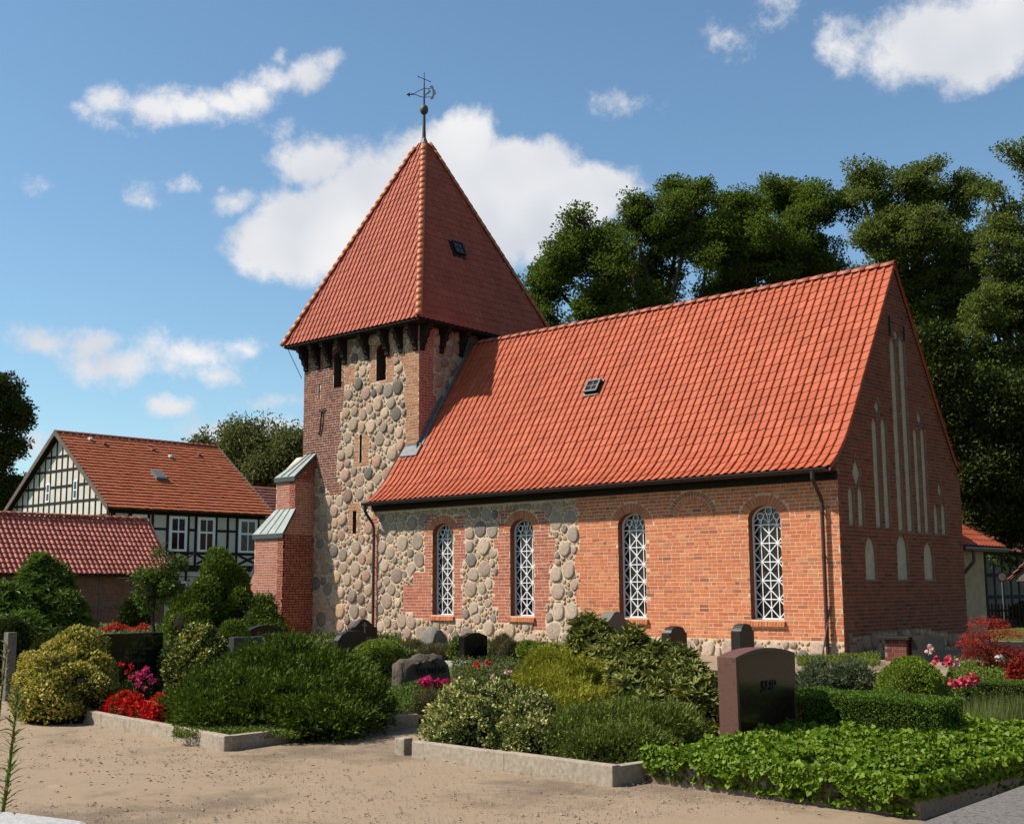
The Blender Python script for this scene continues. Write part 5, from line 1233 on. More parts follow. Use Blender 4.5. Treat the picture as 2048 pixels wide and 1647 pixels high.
mat('pale_letter', [(.45,.44,.42)], .6, .3)
mat('black_letter', [(.006,.006,.006)], .5, .4)
mat('stone_pale', [(.50,.47,.42),(.60,.57,.52)], .8, .2, (20,.15), rand=False)
def text_on(s, size, x, y, z, material, parent, extrude=.003, shear=0.0, name='inscription'):
    cu = bpy.data.curves.new('t', 'FONT'); cu.body = s; cu.size = size; cu.extrude = extrude; cu.align_x = 'CENTER'; cu.shear = shear
    o = bpy.data.objects.new('t', cu); COL.objects.link(o); bpy.context.view_layer.update()
    me = bpy.data.meshes.new_from_object(o.evaluated_get(bpy.context.evaluated_depsgraph_get())); bpy.data.objects.remove(o); bpy.data.curves.remove(cu)
    me.name = name
    t = link_mesh(name, me, parent, 'stuff', [material])
    Mx = Matrix(((0, 0, 1, x), (1, 0, 0, y), (0, 1, 0, z), (0, 0, 0, 1))); t.matrix_world = Mx
    if parent is not None: t.matrix_parent_inverse = parent.matrix_world.inverted(); t.matrix_basis = Mx
    return t
def headstone(name, label, pxl, pxr, pyt, depth, thick, outline, material, base=-.15, lean=0.0, bevel=.012, taper=0.0):
    """a slab facing east; outline gives (fraction of width, fraction of height) from bottom left over the top"""
    p = at(pxl, pyt+8, depth); xf = p[0]; y0 = p[1]; y1 = onE(pxr, pyt+8, xf)[1]; zt = at((pxl+pxr)/2, pyt, depth)[2]; w = y1-y0
    root = empty(name, label, 'headstone', (xf-thick/2, (y0+y1)/2, 0)); bpy.context.view_layer.update()
    m = MB(); m.prism([(xf-thick, y0+w*(a+(taper*(.5-a)*(1-b))), base+(zt-base)*b) for a, b in outline], (thick, 0, 0))
    o = m.build('slab', [material], root, bevel=bevel); o.matrix_parent_inverse = root.matrix_world.inverted()
    return root, xf, y0, y1, zt
def arc_top(h, n=8, lo=0.0): return [(0, 0), (1, 0)]+[(1-i/n, h+(1-h)*math.sin(math.pi*(i/n))**.8 if lo == 0 else h+(1-h)*(1-(2*i/n-1)**2)) for i in range(n+1)]
SERP = [(0, 0), (1, 0), (1, .86), (.92, .88), (.80, .93), (.66, .985), (.5, 1), (.34, .985), (.20, .93), (.08, .88), (0, .86)]
SHOULD = [(0, 0), (1, 0), (1, .84), (.90, .85), (.86, .91), (.74, .975), (.5, 1), (.26, .975), (.14, .91), (.10, .85), (0, .84)]
r, xf, y0, y1, zt = headstone('headstone', 'broad red-brown granite headstone with curved top standing in the ivy', 1471, 1590, 1299, 11.15, .20, arc_top(.945, 12, 1), 'granite_red', bevel=.03, taper=.05)
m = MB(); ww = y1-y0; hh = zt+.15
m.prism([(xf-.004, y0+ww*(.5+(a-.5)*.93)+ww*.05*(.5-a)*(1-b), -.15+hh*b*.975) for a, b in arc_top(.945, 12, 1)], (.006, 0, 0)); o = m.build('polished_shaded_face', ['granite_polished_shade'], r); o.matrix_parent_inverse = r.matrix_world.inverted()  # polished front, coloured darker than the slab to stand for its shaded side
text_on('SEIP', .15, xf+.0035, (y0+y1)/2, .66, 'black_letter', r, .012, .25)
text_on('Klara  1910 - 1987', .075, xf+.0015, (y0+y1)/2, .50, 'black_letter', r, .006, .25) if 0 else None
r, xf, y0, y1, zt = headstone('headstone', 'black polished headstone with faded gold lettering between two variegated bushes', 203, 327, 1267, 16.7, .16, [(0, 0), (1, 0), (1, 1), (0, 1)], 'granite_black')
text_on('Hier ruhen in Frieden', .06, xf+.001, (y0+y1)/2, zt-.23, 'faded_letter', r)
text_on('Willi Stedte', .105, xf+.001, (y0+y1)/2-.05, zt-.40, 'faded_letter', r); text_on('Elisabeth Stedte', .10, xf+.001, (y0+y1)/2, zt-.60, 'faded_letter', r)
r, xf, y0, y1, zt = headstone('headstone', 'low black headstone with gold lettering in front of the dark thuja', 497, 566, 1250, 30, .16, arc_top(.86, 10, 1), 'granite_dark')
text_on('Erdmann', .20, xf+.001, (y0+y1)/2+.1, zt-.30, 'gold_letter', r); text_on('Familie', .11, xf+.001, (y0+y1)/2+.1, zt-.46, 'faded_letter', r)
m = MB(); m.box(xf, xf+.006, y0+.20, y0+.235, zt-.50, zt-.22); m.box(xf, xf+.006, y0+.15, y0+.285, zt-.32, zt-.29); o = m.build('cross', ['faded_letter'], r); o.matrix_parent_inverse = r.matrix_world.inverted()
r, *_ = headstone('headstone', 'plain grey rectangular headstone behind the spreading juniper', 468, 539, 1274, 24, .18, [(0, 0), (1, 0), (1, 1), (0, 1)], 'granite_grey')
r, xf, y0, y1, zt = headstone('headstone', 'dark pointed headstone with a small white cross below the downpipe', 703, 755, 1237, 29, .14, [(0, 0), (1, 0), (1, .80), (.86, .83), (.66, .95), (.5, 1), (.34, .95), (.14, .83), (0, .80)], 'granite_dark')
m = MB(); yc = (y0+y1)/2; m.box(xf, xf+.006, yc-.015, yc+.015, zt-.33, zt-.08); m.box(xf, xf+.006, yc-.07, yc+.07, zt-.17, zt-.14); o = m.build('cross', ['pale_letter'], r); o.matrix_parent_inverse = r.matrix_world.inverted()
text_on('NOTZ', .15, xf+.001, yc, zt-.54, 'pale_letter', r)
r, *_ = headstone('headstone', 'small dark headstone with slanting shoulder beside the pointed one', 676, 733, 1262, 27, .16, [(0, 0), (1, 0), (1, .93), (.7, 1), (.35, 1), (.12, .90), (0, .78)], 'granite_dark')
r, xf, y0, y1, zt = headstone('headstone', 'black headstone with wavy top on a pale plinth near the field boulder', 928, 975, 1265, 26.2, .16, SERP, 'granite_black', base=.12)
m = MB(); m.box(xf-.22, xf+.10, y0-.10, y1+.10, -.05, .125); o = m.build('plinth', ['stone_pale'], r); o.matrix_parent_inverse = r.matrix_world.inverted()
kerb('grave_kerb', 'pale kerb round the grave of the wavy-topped black headstone', [((xf-.3, y0-.5), (xf+1.7, y0-.5)), ((xf+1.7, y0-.5), (xf+1.7, y1+.4))], h=.13, w=.09, material='stone_pale')
r, xf, y0, y1, zt = headstone('headstone', 'old weathered grey stele with ogee top in front of the third window', 1208, 1262, 1222, 28.6, .34, [(0, 0), (1, 0), (1, .50), (.94, .56), (.90, .80), (.78, .85), (.62, .97), (.5, 1), (.38, .97), (.22, .85), (.10, .80), (.06, .56), (0, .50)], 'sandstone_old')
headstone('headstone', 'dark round-shouldered headstone left of the last window', 1339, 1374, 1252, 27.0, .22, SHOULD, 'granite_dark')
headstone('headstone', 'dark round-shouldered headstone directly below the last window', 1480, 1508, 1247, 26.6, .24, SHOULD, 'granite_dark')
r, xf, y0, y1, zt = headstone('headstone', 'dark red headstone with wavy top beside the shaded gable', 1847, 1889, 1270, 26.6, .28, [(0, 0), (1, 0), (1, .93), (.8, .92), (.6, .90), (.42, .97), (.25, 1), (.1, .97), (0, .90)], 'granite_dark')
m = MB(); m.box(xf, xf+.01, y0+.15, y1-.15, zt-.33, zt-.22); o = m.build('name_plate', ['granite_grey'], r); o.matrix_parent_inverse = r.matrix_world.inverted()
# brick pier with a stone slab by the gable
p = at(1803, 1290, 27.2); bpier = empty('brick_pier', 'low brick pier with dark slab top in front of the gable', 'pier', (p[0], p[1], 0)); bpy.context.view_layer.update()
m = MB(); m.box(p[0]-.25, p[0]+.25, p[1]-.3, p[1]+.3, -.1, .46); o = m.build('core', ['mortar_dark'], bpier); o.matrix_parent_inverse = bpier.matrix_world.inverted()
for i in range(5):
    for j in range(3):
        y_ = p[1]-.3+.2*j+(.06 if i % 2 else 0); m = MB(); m.box(p[0]+.24, p[0]+.256, y_+.008, min(y_+.19, p[1]+.3), .02+.09*i, .095+.09*i); o = m.build('brick', ['brick_tower'], bpier); o.matrix_parent_inverse = bpier.matrix_world.inverted()
        x_ = p[0]-.25+.17*j+(.05 if i % 2 else 0); m = MB(); m.box(x_+.008, min(x_+.16, p[0]+.25), p[1]-.306, p[1]-.29, .02+.09*i, .095+.09*i); o = m.build('brick', ['brick_tower'], bpier); o.matrix_parent_inverse = bpier.matrix_world.inverted()
m = MB(); m.box(p[0]-.36, p[0]+.36, p[1]-.4, p[1]+.4, .47, .54); o = m.build('slab', ['granite_dark'], bpier, bevel=.01); o.matrix_parent_inverse = bpier.matrix_world.inverted()

def boulder(name, label, pxl, pxr, pyt, depth, thick, prof, material, seed, cat='stone', relief=.05):
    """rough natural stone: an outline facing east, bulged and chipped"""
    R = np.random.default_rng(seed); p = at(pxl, pyt, depth); xf = p[0]; y0 = p[1]; y1 = onE(pxr, pyt, xf)[1]; zt = at((pxl+pxr)/2, pyt, depth)[2]; w = y1-y0
    bm = bmesh.new(); n = len(prof); rows = 7; V = []
    for k in range(rows):
        t = k/(rows-1); s = 1-.16*abs(2*t-1)**2.5
        for (a, b) in prof: V.append(bm.verts.new((xf-thick+thick*t+R.normal(0, .008), y0+w*(.5+(a-.5)*s)+R.normal(0, .008), -.1+(zt+.1)*(b*s+(1-s)*.3)+R.normal(0, .01))))
    for k in range(rows-1):
        for i in range(n): bm.faces.new((V[k*n+i], V[k*n+(i+1) % n], V[(k+1)*n+(i+1) % n], V[(k+1)*n+i]))
    bm.faces.new(V[:n][::-1]); bm.faces.new(V[-n:])
    bmesh.ops.triangulate(bm, faces=[f for f in bm.faces if len(f.verts) > 4]); bmesh.ops.subdivide_edges(bm, edges=bm.edges[:], cuts=1, use_grid_fill=True)
    for v in bm.verts: v.co += Vector(R.normal(0, .006, 3))
    bmesh.ops.recalc_face_normals(bm, faces=bm.faces)
    me = bpy.data.meshes.new(name); bm.to_mesh(me); bm.free(); me.polygons.foreach_set('use_smooth', [True]*len(me.polygons))
    return me, xf, y0, y1, zt, w
prof = [(0, 0), (1.02, 0), (1.04, .4), (.97, .75), (.86, .95), (.72, 1.0), (.58, .97), (.44, 1.0), (.30, .93), (.14, .93), (.02, .86), (0, .5)]
me, xf, y0, y1, zt, w = boulder('slab', '', 806, 908, 1311, 18.2, .34, prof, 'boulder_grey', 4)
r = empty('boulder_headstone', 'rough natural boulder headstone with carved name behind pink flowers', 'headstone', (xf-.17, (y0+y1)/2, 0)); bpy.context.view_layer.update()
o = link_mesh('slab', me, r, None, ['boulder_brown']); o.matrix_parent_inverse = r.matrix_world.inverted()
text_on('LECTRENS', .13, xf+.012, (y0+y1)/2+.05, zt-.28, 'black_letter', r, .012)
prof = [(0, 0), (1, 0), (.97, .25), (.85, .55), (.70, .82), (.52, .98), (.36, 1.0), (.22, .85), (.12, .5), (.03, .2)]
me, xf, y0, y1, zt, w = boulder('field_boulder', '', 857, 907, 1254, 30.5, .5, prof, 'boulder_grey', 9)
tag(link_mesh('field_boulder', me, None, None, ['boulder_grey']), 'pale triangular field boulder at the foot of the nave wall', 'boulder')
for k, (px, py, s_) in enumerate([(1617, 1312, .16), (1630, 1314, .13)]):
    p = onG(px, py+4); m = bmesh.new(); bmesh.ops.create_icosphere(m, subdivisions=2, radius=1)
    R = np.random.default_rng(k)
    for v in m.verts: v.co = Vector((v.co.x*s_*1.3, v.co.y*s_, v.co.z*s_*.8))*(1+R.uniform(-.12, .12))+Vector((p[0], p[1], s_*.35))
    me = bpy.data.meshes.new('cobble'); m.to_mesh(me); m.free()
    tag(link_mesh('cobble', me, None, None, ['boulder_grey']), ('larger rounded cobble below the church corner downpipe', 'smaller rounded cobble below the church corner downpipe')[k], 'stone')
# grey post behind the yellow bush, pole leaning on the wall
p = at(18, 1330, 18.5); m = MB(); m.box(p[0]-.07, p[0]+.07, p[1]-.07, p[1]+.07, -.1, at(18, 1264, 18.5)[2]); tag(m.build('stone_post', ['sandstone_old'], bevel=.01), 'square grey stone post behind the yellow variegated bush', 'post')
a, b = onS(1643, 1312, -.28), onS(1659, 1212, -.035); m = MB(); m.tube([(a[0], -.28, 0.0), (b[0]+.02, -.035, b[2])], .022, 6); tag(m.build('wooden_pole', ['timber_grey']), 'thin wooden pole leaning on the wall beside the downpipe', 'pole')
# white cone-shaped stone near the maple
p = onG(2000, 1330); m = MB(); m.lathe((p[0], p[1], -.02), [(.22, 0), (.15, .12), (.05, .26), (.01, .30)], 10); tag(m.build('marker_stone', ['stone_pale']), 'small white pointed marker stone beside the red maple', 'stone')

# ================================================================== foreground wall copings
mat('coping_pale', [(.42,.42,.41),(.56,.55,.54),(.34,.33,.32)], .9, .2, (14,.2), (30,.008), rand=False, wear=(9,.6,(.28,.22,.2),.7))
mat('coping_dark', [(.15,.135,.125),(.24,.215,.20),(.10,.09,.085)], .92, .2, (30,.3), (50,.010), rand=False, wear=(6,.58,(.26,.17,.15),.6))
def coping(name, label, poly, z, th, material, wallmat, inset=.08):
    c = np.mean(poly, axis=0); root = empty(name, label, 'wall', (c[0], c[1], 0)); bpy.context.view_layer.update()
    bm = bmesh.new(); n = len(poly); R = np.random.default_rng(len(label))
    m = MB(); m.prism([(*p, z-th) for p in poly], (0, 0, th)); o = m.build('coping', [material], root, bevel=.02); o.matrix_parent_inverse = root.matrix_world.inverted()
    m = MB(); m.prism([(*(c+(np.array(p)-c)*(1-inset)), -.1) for p in poly], (0, 0, z-th+.1-.002)); o = m.build('masonry', [wallmat], root); o.matrix_parent_inverse = root.matrix_world.inverted()
    bm.free()
g0, g1 = onG(-30, 1613, 1.0)[:2], onG(178, 1639, 1.0)[:2]
coping('boundary_wall', 'pale weathered coping of a low wall in the foreground gravel corner', [tuple(g0), tuple(g1), tuple(g1+np.array([.18, -.12])), (g1[0]+.25, g1[1]-.35), (g0[0]+.3, g0[1]-.6)], 1.0, .14, 'coping_pale', 'sandstone_old')
h0, h1 = onG(1812, 1650, 1.0)[:2], onG(2062, 1560, 1.0)[:2]
coping('boundary_wall', 'dark weathered coping of a low wall next to the ivy grave', [tuple(h0+np.array([.01, -.5])), tuple(h0), tuple(h1), tuple(h1+np.array([0, 2.0])), (h1[0]+.7, h1[1]+2.0), (h0[0]+.7, h0[1]-.5)], 1.0, .14, 'coping_dark', 'sandstone_old')
# ================================================================== plants of the graves
S_ = shrub
S_('euonymus_bush', 'large rounded bush of yellow and green variegated leaves at the path corner', 'bush', [lobe_px(22, 190, 1300, 16.0), lobe_px(70, 230, 1256, 16.6), lobe_px(30, 200, 1345, 15.6), lobe_px(120, 240, 1290, 16.4), lobe_px(90, 225, 1330, 15.7)], 30000, 'oval', .046, .030, 'leaf_euonymus', 1, bump=.09, freq=9)
S_('euonymus_bush', 'rounded bush of green leaves with yellow tips right of the black headstone', 'bush', [lobe_px(327, 470, 1246, 17.4), lobe_px(330, 440, 1290, 17.0), lobe_px(380, 472, 1275, 17.6)], 17000, 'oval', .048, .031, 'leaf_euonymus_green', 2, bump=.08, freq=9)
S_('spreading_juniper', 'wide spreading dark green juniper hanging over the kerb', 'bush', [lobe_px(345, 560, 1362, 14.3, .9), lobe_px(430, 700, 1300, 15.0, .9), lobe_px(540, 765, 1322, 14.8, .8), lobe_px(360, 560, 1400, 13.9, .8), lobe_px(450, 700, 1362, 14.1, .8), lobe_px(590, 775, 1370, 14.2, .8), lobe_px(540, 740, 1405, 13.6, .7)], 62000, 'spray', .075, .034, 'leaf_juniper', 3, up=.3, shell=.25, bump=.10, freq=6, core=.80, jit=.35, out=1.0, clump=1500, plume=.26)
S_('clipped_bush', 'clipped yellow-green round bush behind the spreading juniper', 'bush', [lobe_px(692, 800, 1279, 19.6), lobe_px(745, 815, 1283, 20.2)], 11000, 'oval', .036, .022, 'leaf_box_bright', 4, bump=.03)
S_('cream_euonymus', 'low cream-edged variegated bush behind the kerb at the path', 'bush', [lobe_px(850, 1020, 1368, 12.9), lobe_px(930, 1110, 1372, 13.2), lobe_px(855, 1040, 1400, 12.5), lobe_px(960, 1130, 1405, 12.4), lobe_px(1000, 1130, 1440, 11.9)], 30000, 'oval', .042, .027, 'leaf_euonymus_cream', 5, bump=.09, freq=9)
S_('golden_juniper', 'golden green feathery juniper between cream-edged bush and rhododendron', 'bush', [lobe_px(1040, 1150, 1308, 15.6), lobe_px(1080, 1210, 1330, 15.0), lobe_px(1030, 1160, 1362, 14.4), lobe_px(1110, 1225, 1378, 14.0), lobe_px(1080, 1200, 1402, 13.5)], 40000, 'spray', .07, .026, 'leaf_gold', 6, up=.8, shell=.3, bump=.1, freq=7, core=.76, jit=.35, clump=1000, plume=.22)
S_('low_juniper', 'low feathery green juniper along the pale kerb', 'bush', [lobe_px(1075, 1240, 1450, 11.9, .8), lobe_px(1150, 1330, 1432, 11.9, .8), lobe_px(1260, 1400, 1440, 11.9, .8), lobe_px(1130, 1290, 1472, 11.4, .6), lobe_px(1230, 1340, 1470, 11.3, .6)], 40000, 'spray', .075, .022, 'leaf_juniper_front', 7, up=.5, shell=.3, bump=.08, freq=8, core=.74, jit=.35, clump=900, plume=.24)
# rhododendron: whorls of long leathery leaves
def whorls(name, label, lobes, n, L, Wd, material, seed, per=8, core=.8, cat='bush', zmin=.05):
    base = np.mean([l[:2] for l in lobes], axis=0); root = empty(name, label, cat, (base[0], base[1], 0)); bpy.context.view_layer.update()
    P, nr, r = sample_lobes(lobes, n, .35, seed, zmin, .1, 4.)
    m = len(P); ax0 = unit(nr*.8+np.array([0, 0, .7])+r.normal(0, .25, (m, 3)))
    u = unit(np.cross(ax0, r.normal(size=(m, 3)))); v = np.cross(ax0, u)
    th = (np.arange(per)/per*6.283)[None]+r.uniform(0, 6.28, (m, 1))+r.normal(0, .2, (m, per))
    lift = r.uniform(.25, .75, (m, per)); d = (np.cos(th)[..., None]*u[:, None]+np.sin(th)[..., None]*v[:, None])*np.sqrt(1-lift**2)[..., None]+ax0[:, None]*lift[..., None]
    nn = ax0[:, None]*1.0+d*(-.3)
    PP = np.repeat(P, per, 0); k = m*per
    o = leaf_mesh('foliage', PP, d.reshape(-1, 3), nn.reshape(-1, 3), L*r.uniform(.7, 1.15, k), Wd*r.uniform(.8, 1.15, k), 'oval', material, root); o.matrix_parent_inverse = root.matrix_world.inverted()
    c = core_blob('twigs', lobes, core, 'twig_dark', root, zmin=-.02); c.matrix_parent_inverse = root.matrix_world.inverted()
    return root
whorls('rhododendron', 'rhododendron with long leathery leaves left of the broad headstone', [lobe_px(1105, 1250, 1238, 16.4, .9), lobe_px(1180, 1330, 1262, 15.8, .9), lobe_px(1260, 1420, 1292, 15.2, .9), lobe_px(1200, 1350, 1310, 14.6, .9), lobe_px(1300, 1450, 1330, 14.3, .9), lobe_px(1215, 1390, 1350, 13.9, .9), lobe_px(1330, 1462, 1372, 13.2, .9), lobe_px(1250, 1400, 1392, 13.0, .8)], 3600, .14, .043, 'leaf_rhodo', 8, core=.72)
# ivy bed
def ivy():
    root = empty('ivy_bed', 'thick carpet of glossy bright green ivy around the broad headstone', 'ivy', (8.2, -15.3, 0)); bpy.context.view_layer.update()
    r = np.random.default_rng(21); poly = [I0[:2]+np.array([.0, -.02]), I1[:2]+np.array([-.02, -.06]), I2[:2]+np.array([.06, 0]), np.array([6.86, -13.3])]
    P = []
    bx0, bx1, by0, by1 = 6.7, 9.75, -17.3, -12.9; n = 95000
    U = r.uniform(bx0, bx1, n); V = r.uniform(by0, by1, n); m = pip([tuple(p) for p in poly], U, V); U, V = U[m], V[m]
    def edge(u, v):
        d = 9.0
        for a, b in zip(poly, poly[1:]+poly[:1]):
            a, b = np.array(a), np.array(b); t = b-a; L_ = np.linalg.norm(t); dd = np.abs((u-a[0])*(-t[1]/L_)+(v-a[1])*(t[0]/L_)); d = np.minimum(d, dd)
        return d
    e = edge(U, V); H = .08+.24*(1-np.exp(-e/.12)); Pt = np.stack([U, V, H], -1); H2 = H+bumps(Pt, .05, 5, 3)+bumps(Pt, .03, 12, 4); Z = np.maximum(H2-r.random(len(H2))**1.6*.17, .05)
    Pt = np.stack([U, V, Z], -1)
    # the skirt that hangs over the kerb
    k = 18000; t = r.random(k); a, b = poly[0], poly[1]; Q = a+(b-a)*t[:, None]; side = r.random(k) < .0
    k2 = 8000; t2 = r.random(k2); Q2 = poly[1]+(poly[2]-poly[1])*t2[:, None]
    ov1 = r.uniform(-.03, .055, k); z1 = .30-r.random(k)**.8*.19*(.75+.25*np.sin(t*23)+.2*np.sin(t*57)); Q = Q+np.array([0.03, -1.0])*ov1[:, None]
    ov2 = r.uniform(-.02, .08, k2); z2 = .30-r.random(k2)*.15; Q2 = Q2+np.array([1.0, 0])*ov2[:, None]
    S1 = np.concatenate([Q, np.maximum(z1, np.where(r.random(k) < .88, .155, .06))[:, None]], 1); S2 = np.concatenate([Q2, np.maximum(z2, .06)[:, None]], 1)
    A = np.concatenate([Pt, S1, S2]); nrm = np.concatenate([np.tile([0, -.25, 1.], (len(Pt), 1)), np.tile([0, -1., .35], (k, 1)), np.tile([1., 0, .35], (k2, 1))])
    nrm = nrm+r.normal(0, .55, nrm.shape); ax = r.normal(0, 1, nrm.shape); ax[len(Pt):, 2] -= .9
    sz = r.uniform(.022, .052, len(A))
    o = leaf_mesh('foliage', A, ax, nrm, sz, sz*.95, 'ivy', 'leaf_ivy', root); o.matrix_parent_inverse = root.matrix_world.inverted()
    m = MB(); t_ = tessellate_polygon([[Vector((p[0], p[1], 0)) for p in poly]]); m.prism([(p[0]*.96+.33, p[1]*.96-.6, .03) for p in poly], (0, 0, .12)); o = m.build('stems', ['twig_dark'], root); o.matrix_parent_inverse = root.matrix_world.inverted()
ivy()
# clipped box hedge, box ball, grey juniper, low hedge
def hedge(name, label, x0, x1, y0, y1, z1, n, material, seed, size=.024):
    root = empty(name, label, 'hedge', ((x0+x1)/2, (y0+y1)/2, 0)); bpy.context.view_layer.update(); r = np.random.default_rng(seed)
    Aw = [(x1-x0)*z1, (x1-x0)*z1, (y1-y0)*z1, (y1-y0)*z1, (x1-x0)*(y1-y0)]; f = r.choice(5, n, p=np.array(Aw)/sum(Aw)); a, b = r.random(n), r.random(n); dp = r.random(n)**1.5*.05
    N_ = np.array([(0, -1, 0), (0, 1, 0), (-1, 0, 0), (1, 0, 0), (0, 0, 1)], float)[f]
    X = np.where(f == 2, x0, np.where(f == 3, x1, x0+(x1-x0)*a)); Y = np.where(f == 0, y0, np.where(f == 1, y1, y0+(y1-y0)*np.where(f < 2, .5, a if 0 else b)))
    Y = np.where(f >= 2, y0+(y1-y0)*np.where(f == 4, b, a), Y); Z = np.where(f == 4, z1, z1*np.where(f < 4, b, 1))
    P = np.stack([X, Y, Z], -1)-N_*dp[:, None]; P += N_*bumps(P, .035, 7, seed)[:, None]
    o = leaf_mesh('foliage', P, N_*.6+np.array([0, 0, .6])+r.normal(0, .7, (n, 3)), N_+r.normal(0, .6, (n, 3)), size*r.uniform(.7, 1.3, n), size*.6*r.uniform(.8, 1.2, n), 'leaf', material, root); o.matrix_parent_inverse = root.matrix_world.inverted()
    m = MB(); d = .05; m.box(x0+d, x1-d, y0+d, y1-d, -.02, z1-d); o = m.build('twigs', ['twig_dark'], root); o.matrix_parent_inverse = root.matrix_world.inverted()
hedge('box_hedge', 'clipped rectangular box hedge behind the ivy grave', 7.05, 8.62, -14.75, -14.2, .60, 26000, 'leaf_box', 31)
S_('box_ball', 'clipped round box bush beside the pink roses', 'bush', [lobe_px(1738, 1895, 1313, 14.6), lobe_px(1760, 1880, 1320, 14.2)], 15000, 'leaf', .032, .020, 'leaf_box_bright', 32, up=.8, bump=.03, jit=.5)
S_('grey_juniper', 'low grey-green juniper behind the box hedge', 'bush', [lobe_px(1590, 1690, 1328, 15.6, .7), lobe_px(1650, 1752, 1326, 15.8, .7), lobe_px(1580, 1660, 1350, 14.8, .6)], 16000, 'spray', .065, .022, 'leaf_juniper_grey', 33, up=.5, shell=.3, core=.76, jit=.4, clump=450, plume=.2)
q = at(1975, 1378, 16.5); hedge('low_hedge', 'low clipped hedge right of the pink roses', q[0]-.9, q[0]+1.7, q[1]-.2, q[1]+.25, .38, 14000, 'leaf_box', 34)
q = at(1985, 1378, 14.5)
def tuft(name, label, cxy, rad, n, h, w, material, seed, cat='grass', lean=.35, group=None, flat=1.0):
    r = np.random.default_rng(seed); a = r.uniform(0, 6.28, n); rr = np.sqrt(r.random(n))
    P = np.stack([cxy[0]+np.cos(a)*rr*rad, cxy[1]+np.sin(a)*rr*rad*flat, np.full(n, .0)], -1)
    ax = np.stack([np.cos(a)*rr*lean+r.normal(0, .16, n), np.sin(a)*rr*lean+r.normal(0, .16, n), np.ones(n)], -1)
    root = empty(name, label, cat, (cxy[0], cxy[1], 0), group); bpy.context.view_layer.update()
    o = leaf_mesh('blades', P, ax, np.stack([np.cos(a), np.sin(a), 0*a+.2], -1)+r.normal(0, .4, (n, 3)), h*r.uniform(.6, 1.1, n), w, 'blade', material, root); o.matrix_parent_inverse = root.matrix_world.inverted()
    return root
tuft('lavender', 'tall pale lavender clump right of the box hedge', at(2010, 1430, 12.6)[:2], .48, 2600, .52, .007, 'grass_blade', 41, 'plant')
tuft('lavender', 'shorter yellowish grassy clump at the end of the box hedge', at(1930, 1430, 12.9)[:2], .30, 1500, .34, .007, 'grass_blade', 42, 'plant')
# japanese maple: bare forked stem, flat tiers of red leaves
def maple():
    p = at(1988, 1340, 21.5); p[2] = 0; D = 21.5; root = empty('japanese_maple', 'small dark red japanese maple near the sacristy', 'tree', tuple(p)); bpy.context.view_layer.update(); r = np.random.default_rng(5)
    m = MB(); top = at(1978, 1290, D)
    m.tube([(p[0], p[1], -.05), (p[0]-.05, p[1], .25), tuple(at(1982, 1310, D))], [.035, .03, .024], 7)
    tiers = [(1975, 1240, 42, .10), (1955, 1268, 36, .09), (2005, 1262, 40, .10), (1975, 1290, 48, .09), (2015, 1295, 40, .09), (1938, 1282, 26, .06), (1950, 1305, 30, .06), (1990, 1320, 34, .06), (2028, 1310, 24, .06)]
    P = []; 
    for (px, py, hw, th) in tiers:
        c = at(px, py, D+r.uniform(-.25, .25)); rr = hw/FOC*D; m.tube([tuple(at(1982, 1310, D)), tuple((np.array(at(1982, 1310, D))+c)/2+np.array([0, 0, .04])), tuple(c)], [.018, .012, .005], 5)
        k = int(620*rr/.4); a = r.uniform(0, 6.28, k); q = np.sqrt(r.random(k)); P.append(np.stack([c[0]+np.cos(a)*q*rr, c[1]+np.sin(a)*q*rr, c[2]-q*q*rr*.28+r.normal(0, th*.5, k)], -1))
    P = np.concatenate(P); k = len(P)
    o = m.build('trunk', ['bark'], root); o.matrix_parent_inverse = root.matrix_world.inverted()
    ax = r.normal(0, 1, (k, 3)); ax[:, 2] = ax[:, 2]*.4-.35
    o = leaf_mesh('crown', P, ax, np.array([0, 0, 1.])+r.normal(0, .45, (k, 3)), r.uniform(.05, .095, k), r.uniform(.018, .03, k), 'spray', 'leaf_maple', root); o.matrix_parent_inverse = root.matrix_world.inverted()
maple()
# flowers
def blooms_px(root, pts, size, material, name='bloom', petals=16, seed=1):
    r = np.random.default_rng(seed)
    for (px, py, dp) in pts:
        c = at(px, py, dp); n = petals; d = unit(r.normal(size=(n, 3))+np.array([0, 0, .35])); P = c+d*size*.25
        o = leaf_mesh(name, P, d*.6+r.normal(0, .6, (n, 3)), d+r.normal(0, .3, (n, 3)), size*r.uniform(.6, 1., n), size*.7, 'oval', material, root); o.matrix_parent_inverse = root.matrix_world.inverted()
def flower_plant(name, label, lobes, nleaf, blooms, size, petal, seed, leafm='leaf_shrub', lsize=.04, cat='flowers', pmix=None):
    root = shrub(name, label, cat, lobes, nleaf, 'oval', lsize, lsize*.6, leafm, seed, shell=.5, core=.5)
    for petal_, pts in (blooms.items() if isinstance(blooms, dict) else [(petal, blooms)]): blooms_px(root, pts, size, petal_, seed=seed)
    return root
flower_plant('geranium', 'dark leafy plant with red and magenta blooms before the black headstone', [lobe_px(235, 310, 1345, 15.9)], 1500, {'petal_red': [(244, 1327, 15.9), (262, 1333, 15.8), (256, 1345, 15.9)], 'petal_pink': [(278, 1346, 15.7), (288, 1344, 15.7), (293, 1338, 15.7), (300, 1353, 15.8), (284, 1352, 15.7), (277, 1358, 15.7), (307, 1362, 15.7), (264, 1354, 15.8), (276, 1368, 15.6), (288, 1374, 15.6)]}, .05, '', 51, 'leaf_dark')
fl = [(a, b, 17.4) for a, b in ((844, 1364), (852, 1371), (858, 1360), (864, 1368), (872, 1365), (879, 1370), (886, 1366), (893, 1364), (899, 1370), (906, 1368), (866, 1376), (851, 1366), (889, 1372))]
